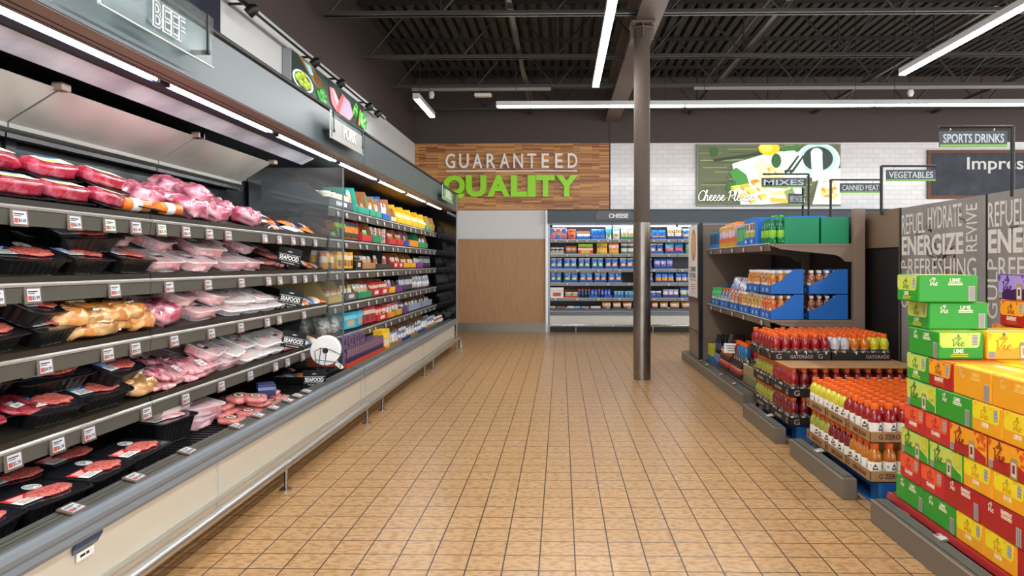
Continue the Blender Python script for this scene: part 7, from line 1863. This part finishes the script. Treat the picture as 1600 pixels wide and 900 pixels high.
    # top print
    t = MB(); t.box(-L / 2 + .02, L / 2 - .02, -.02, .05, BH, BH + .0006, SP); t.box(-L / 2 + .05, L / 2 - .06, -.05, -.03, BH, BH + .0006, CRT); t.box(L / 2 - .06, L / 2 - .02, -.08, .0, BH, BH + .0006, DC)
    P.append(('top_print', t.mesh()))
    SBX[fl] = P
    return P
FACE_AISLE = {'end': PI, 'front': -PI / 2, 'back': PI / 2}
FACE_CAM = {'end': -PI / 2, 'front': 0.0, 'back': PI}
LAYN = ['lowest', 'second', 'third', 'fourth', 'fifth', 'sixth', 'seventh', 'eighth', 'top']
def place_soda(fl, xc, yc, layer, rz, desc, z=None):
    o = spawn('soda_box', '', 'box', soda(fl), T(xc, yc, .148 + .1195 * layer if z is None else z, rz + rnd.uniform(-.012, .012)), 'sparkling water boxes')
    reg(o, '%s %s water box, %s layer, %s' % ({'lime': 'green', 'lemon': 'yellow', 'strawberry': 'red-orange', 'grapefruit': 'orange and red', 'blackberry': 'purple'}[fl], fl, LAYN[layer], desc), 'along', -o.location.y)
ROWS = [
    (3.43, 1.62, 'lime back,lime back,lemon end,lemon end,grapefruit back'),
    (3.38, 1.615, 'strawberry end,strawberry end,grapefruit back,grapefruit back,lemon end'),
    (3.36, 1.61, 'lime front,lime front,lemon end,lemon end,strawberry end'),
    (3.32, 1.605, 'strawberry end,strawberry end,grapefruit front,grapefruit front,lime end'),
    (3.285, 1.60, 'lime front,lime back,lemon end,lemon end,lime end'),
    (3.285, 1.60, 'lime end,grapefruit end,lemon back,lemon back'),
]
for ly, (y, x, row) in enumerate(ROWS):
    for it in row.split(','):
        fl, fc = it.split()
        ln = BW_ if fc == 'end' else BL; dp = BL if fc == 'end' else BW_
        place_soda(fl, x + dp / 2, y - ln / 2, ly, FACE_AISLE[fc], {'end': 'end to the aisle', 'front': 'can picture to the aisle', 'back': 'plain side to the aisle'}[fc])
        y -= ln + .003
# the next column behind, visible from above
for y, fl in ((3.17, 'lemon'), (2.9, 'lemon'), (2.63, 'lemon'), (2.37, 'lemon')):
    place_soda(fl, 1.80 + BW_ / 2 + (.065 if y > 3.1 else 0), y, 5, PI / 2, 'behind the aisle row')
for ly in range(5):
    for y in (3.2, 2.93, 2.66): place_soda(('lemon', 'grapefruit', 'lime')[ly % 3], 1.885 + .1, y, ly, PI / 2, 'hidden behind the aisle row') if ly == 4 else None
# stepped upper layers (their near faces look down the aisle)
place_soda('lime', 1.60 + BW_ / 2, 3.01 + BL / 2, 6, PI / 2, 'plain side to the aisle')
place_soda('lemon', 1.80 + BL / 2, 3.01 + BW_ / 2, 6, 0, 'can picture to the camera')
place_soda('lemon', 2.06 + BL / 2, 3.01 + BW_ / 2, 6, 0, 'can picture to the camera')
place_soda('lime', 1.60 + BL / 2, 3.088 + BW_ / 2, 7, PI, 'end to the aisle')
place_soda('grapefruit', 2.06 + BL / 2, 3.15 + BW_ / 2, 7, PI, 'end to the aisle')
place_soda('lime', 1.545 + BL / 2, 3.07 + BW_ / 2, 8, PI, 'end to the aisle')
place_soda('blackberry', 2.085 + BW_ / 2, 3.14 + BL / 2, 8, -PI / 2, 'end to the camera')
for ly in (5, 6): place_soda('grapefruit', 2.2, 3.25 if ly == 5 else 3.33, ly, PI, 'under the orange and purple boxes')
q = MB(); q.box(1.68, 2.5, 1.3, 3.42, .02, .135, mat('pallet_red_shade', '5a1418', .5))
for k in range(8): q.box(1.655, 1.66, 1.4 + k * .25, 1.5 + k * .25, .03, .09, BLACK)
r = MB(); r.prism([(1.606, .118), (1.61, .146), (1.625, .147), (1.62, .118)], 'y', 1.3, 3.5, mat('pallet_red', 'a81e24', .35, coat=.4)); r.box(1.64, 2.5, 1.3, 3.5, .135, .1475, MATS['pallet_red'])
spawn('pallet', 'red edged pallet base under the sparkling water boxes', 'pallet', [('base', q.mesh()), ('edge_sheet', r.mesh())], T())

# ================================================================ hanging aisle signs
SGD = mat('aisle_sign_slate', '43474f', .5); SGT = mat('aisle_sign_text', 'b9c4cc', .5); SGG = mat('aisle_sign_green', '7ab648', .5)
def aisle_sign(word, px, y, z_top, x0, x1, sw, z_s, sh, lab, rz=0.0):
    """Pole rising from the gondola, arm, plate on two hooks. Local x runs from the pole."""
    P = []
    q = MB(); q.cyl((0, 0, 1.66 if y < 7 else 1.6), (0, 0, z_top), .012, BLACKM, 10); q.tube([(0, 0, z_top - .03), (0, 0, z_top), (x0 if abs(x0) > abs(x1) else x1, 0, z_top)], .009, BLACKM, 8)
    P.append(('pole', q.mesh()))
    c = (x0 + x1) / 2
    s = MB(); s.rbox(c - sw / 2, c + sw / 2, -.006, .006, z_s, z_s + sh, SGD, .002); g = MB(); g.box(c - sw / 2, c + sw / 2, -.0075, .0065, z_s, z_s + .012, SGG)
    P.append(('plate', s.mesh())); P.append(('green_edge', g.mesh()))
    P.append(('lettering', text_mesh(word, sw * .9, sh * .58, SGT, .001, .015), T(c, -.0066, z_s + sh * .53)))
    for k in (-.35, .3):
        h = MB(); h.tube([(c + sw * k, 0, z_top - .004), (c + sw * k + .008, 0, (z_top + z_s + sh) / 2), (c + sw * k, 0, z_s + sh)], .003, STEEL, 6); P.append(('hook', h.mesh()))
    spawn('aisle_sign', lab, 'sign', P, T(px, y, 0, rz))
def wx(u, Y): return (u - 876) * Y / 1100 + 0.0003
aisle_sign('SPORTS DRINKS', wx(1574, 4.1), 4.1, 2.06, wx(1461, 4.1) - wx(1574, 4.1), wx(1566, 4.1) - wx(1574, 4.1), .385, 1.945, .09, 'black pole sign reading SPORTS DRINKS above the printed word panels')
aisle_sign('VEGETABLES', wx(1373, 5.7), 5.7, 2.055, 0.03, wx(1457, 5.7) - wx(1373, 5.7), .39, 1.935, .09, 'pole sign reading VEGETABLES above the plain brown panel')
aisle_sign('CANNED MEAT', wx(1295, 6.75), 6.75, 2.07, .085, wx(1372, 6.75) - wx(1295, 6.75), .385, 1.945, .092, 'pole sign reading CANNED MEAT beside the cheese picture')
aisle_sign('MIXES', wx(1261, 7.34), 7.34, 2.2, wx(1190, 7.34) - wx(1261, 7.34), -.04, .46, 2.06, .1, 'pole sign reading MIXES in front of the cheese picture')
aisle_sign('SIMPLY NATURE', wx(1252, 7.6), 7.6, 2.13, -.17, 0.0, .17, 1.9, .12, 'small angled pole sign reading SIMPLY NATURE under the mixes sign', .25)
finish_labels()
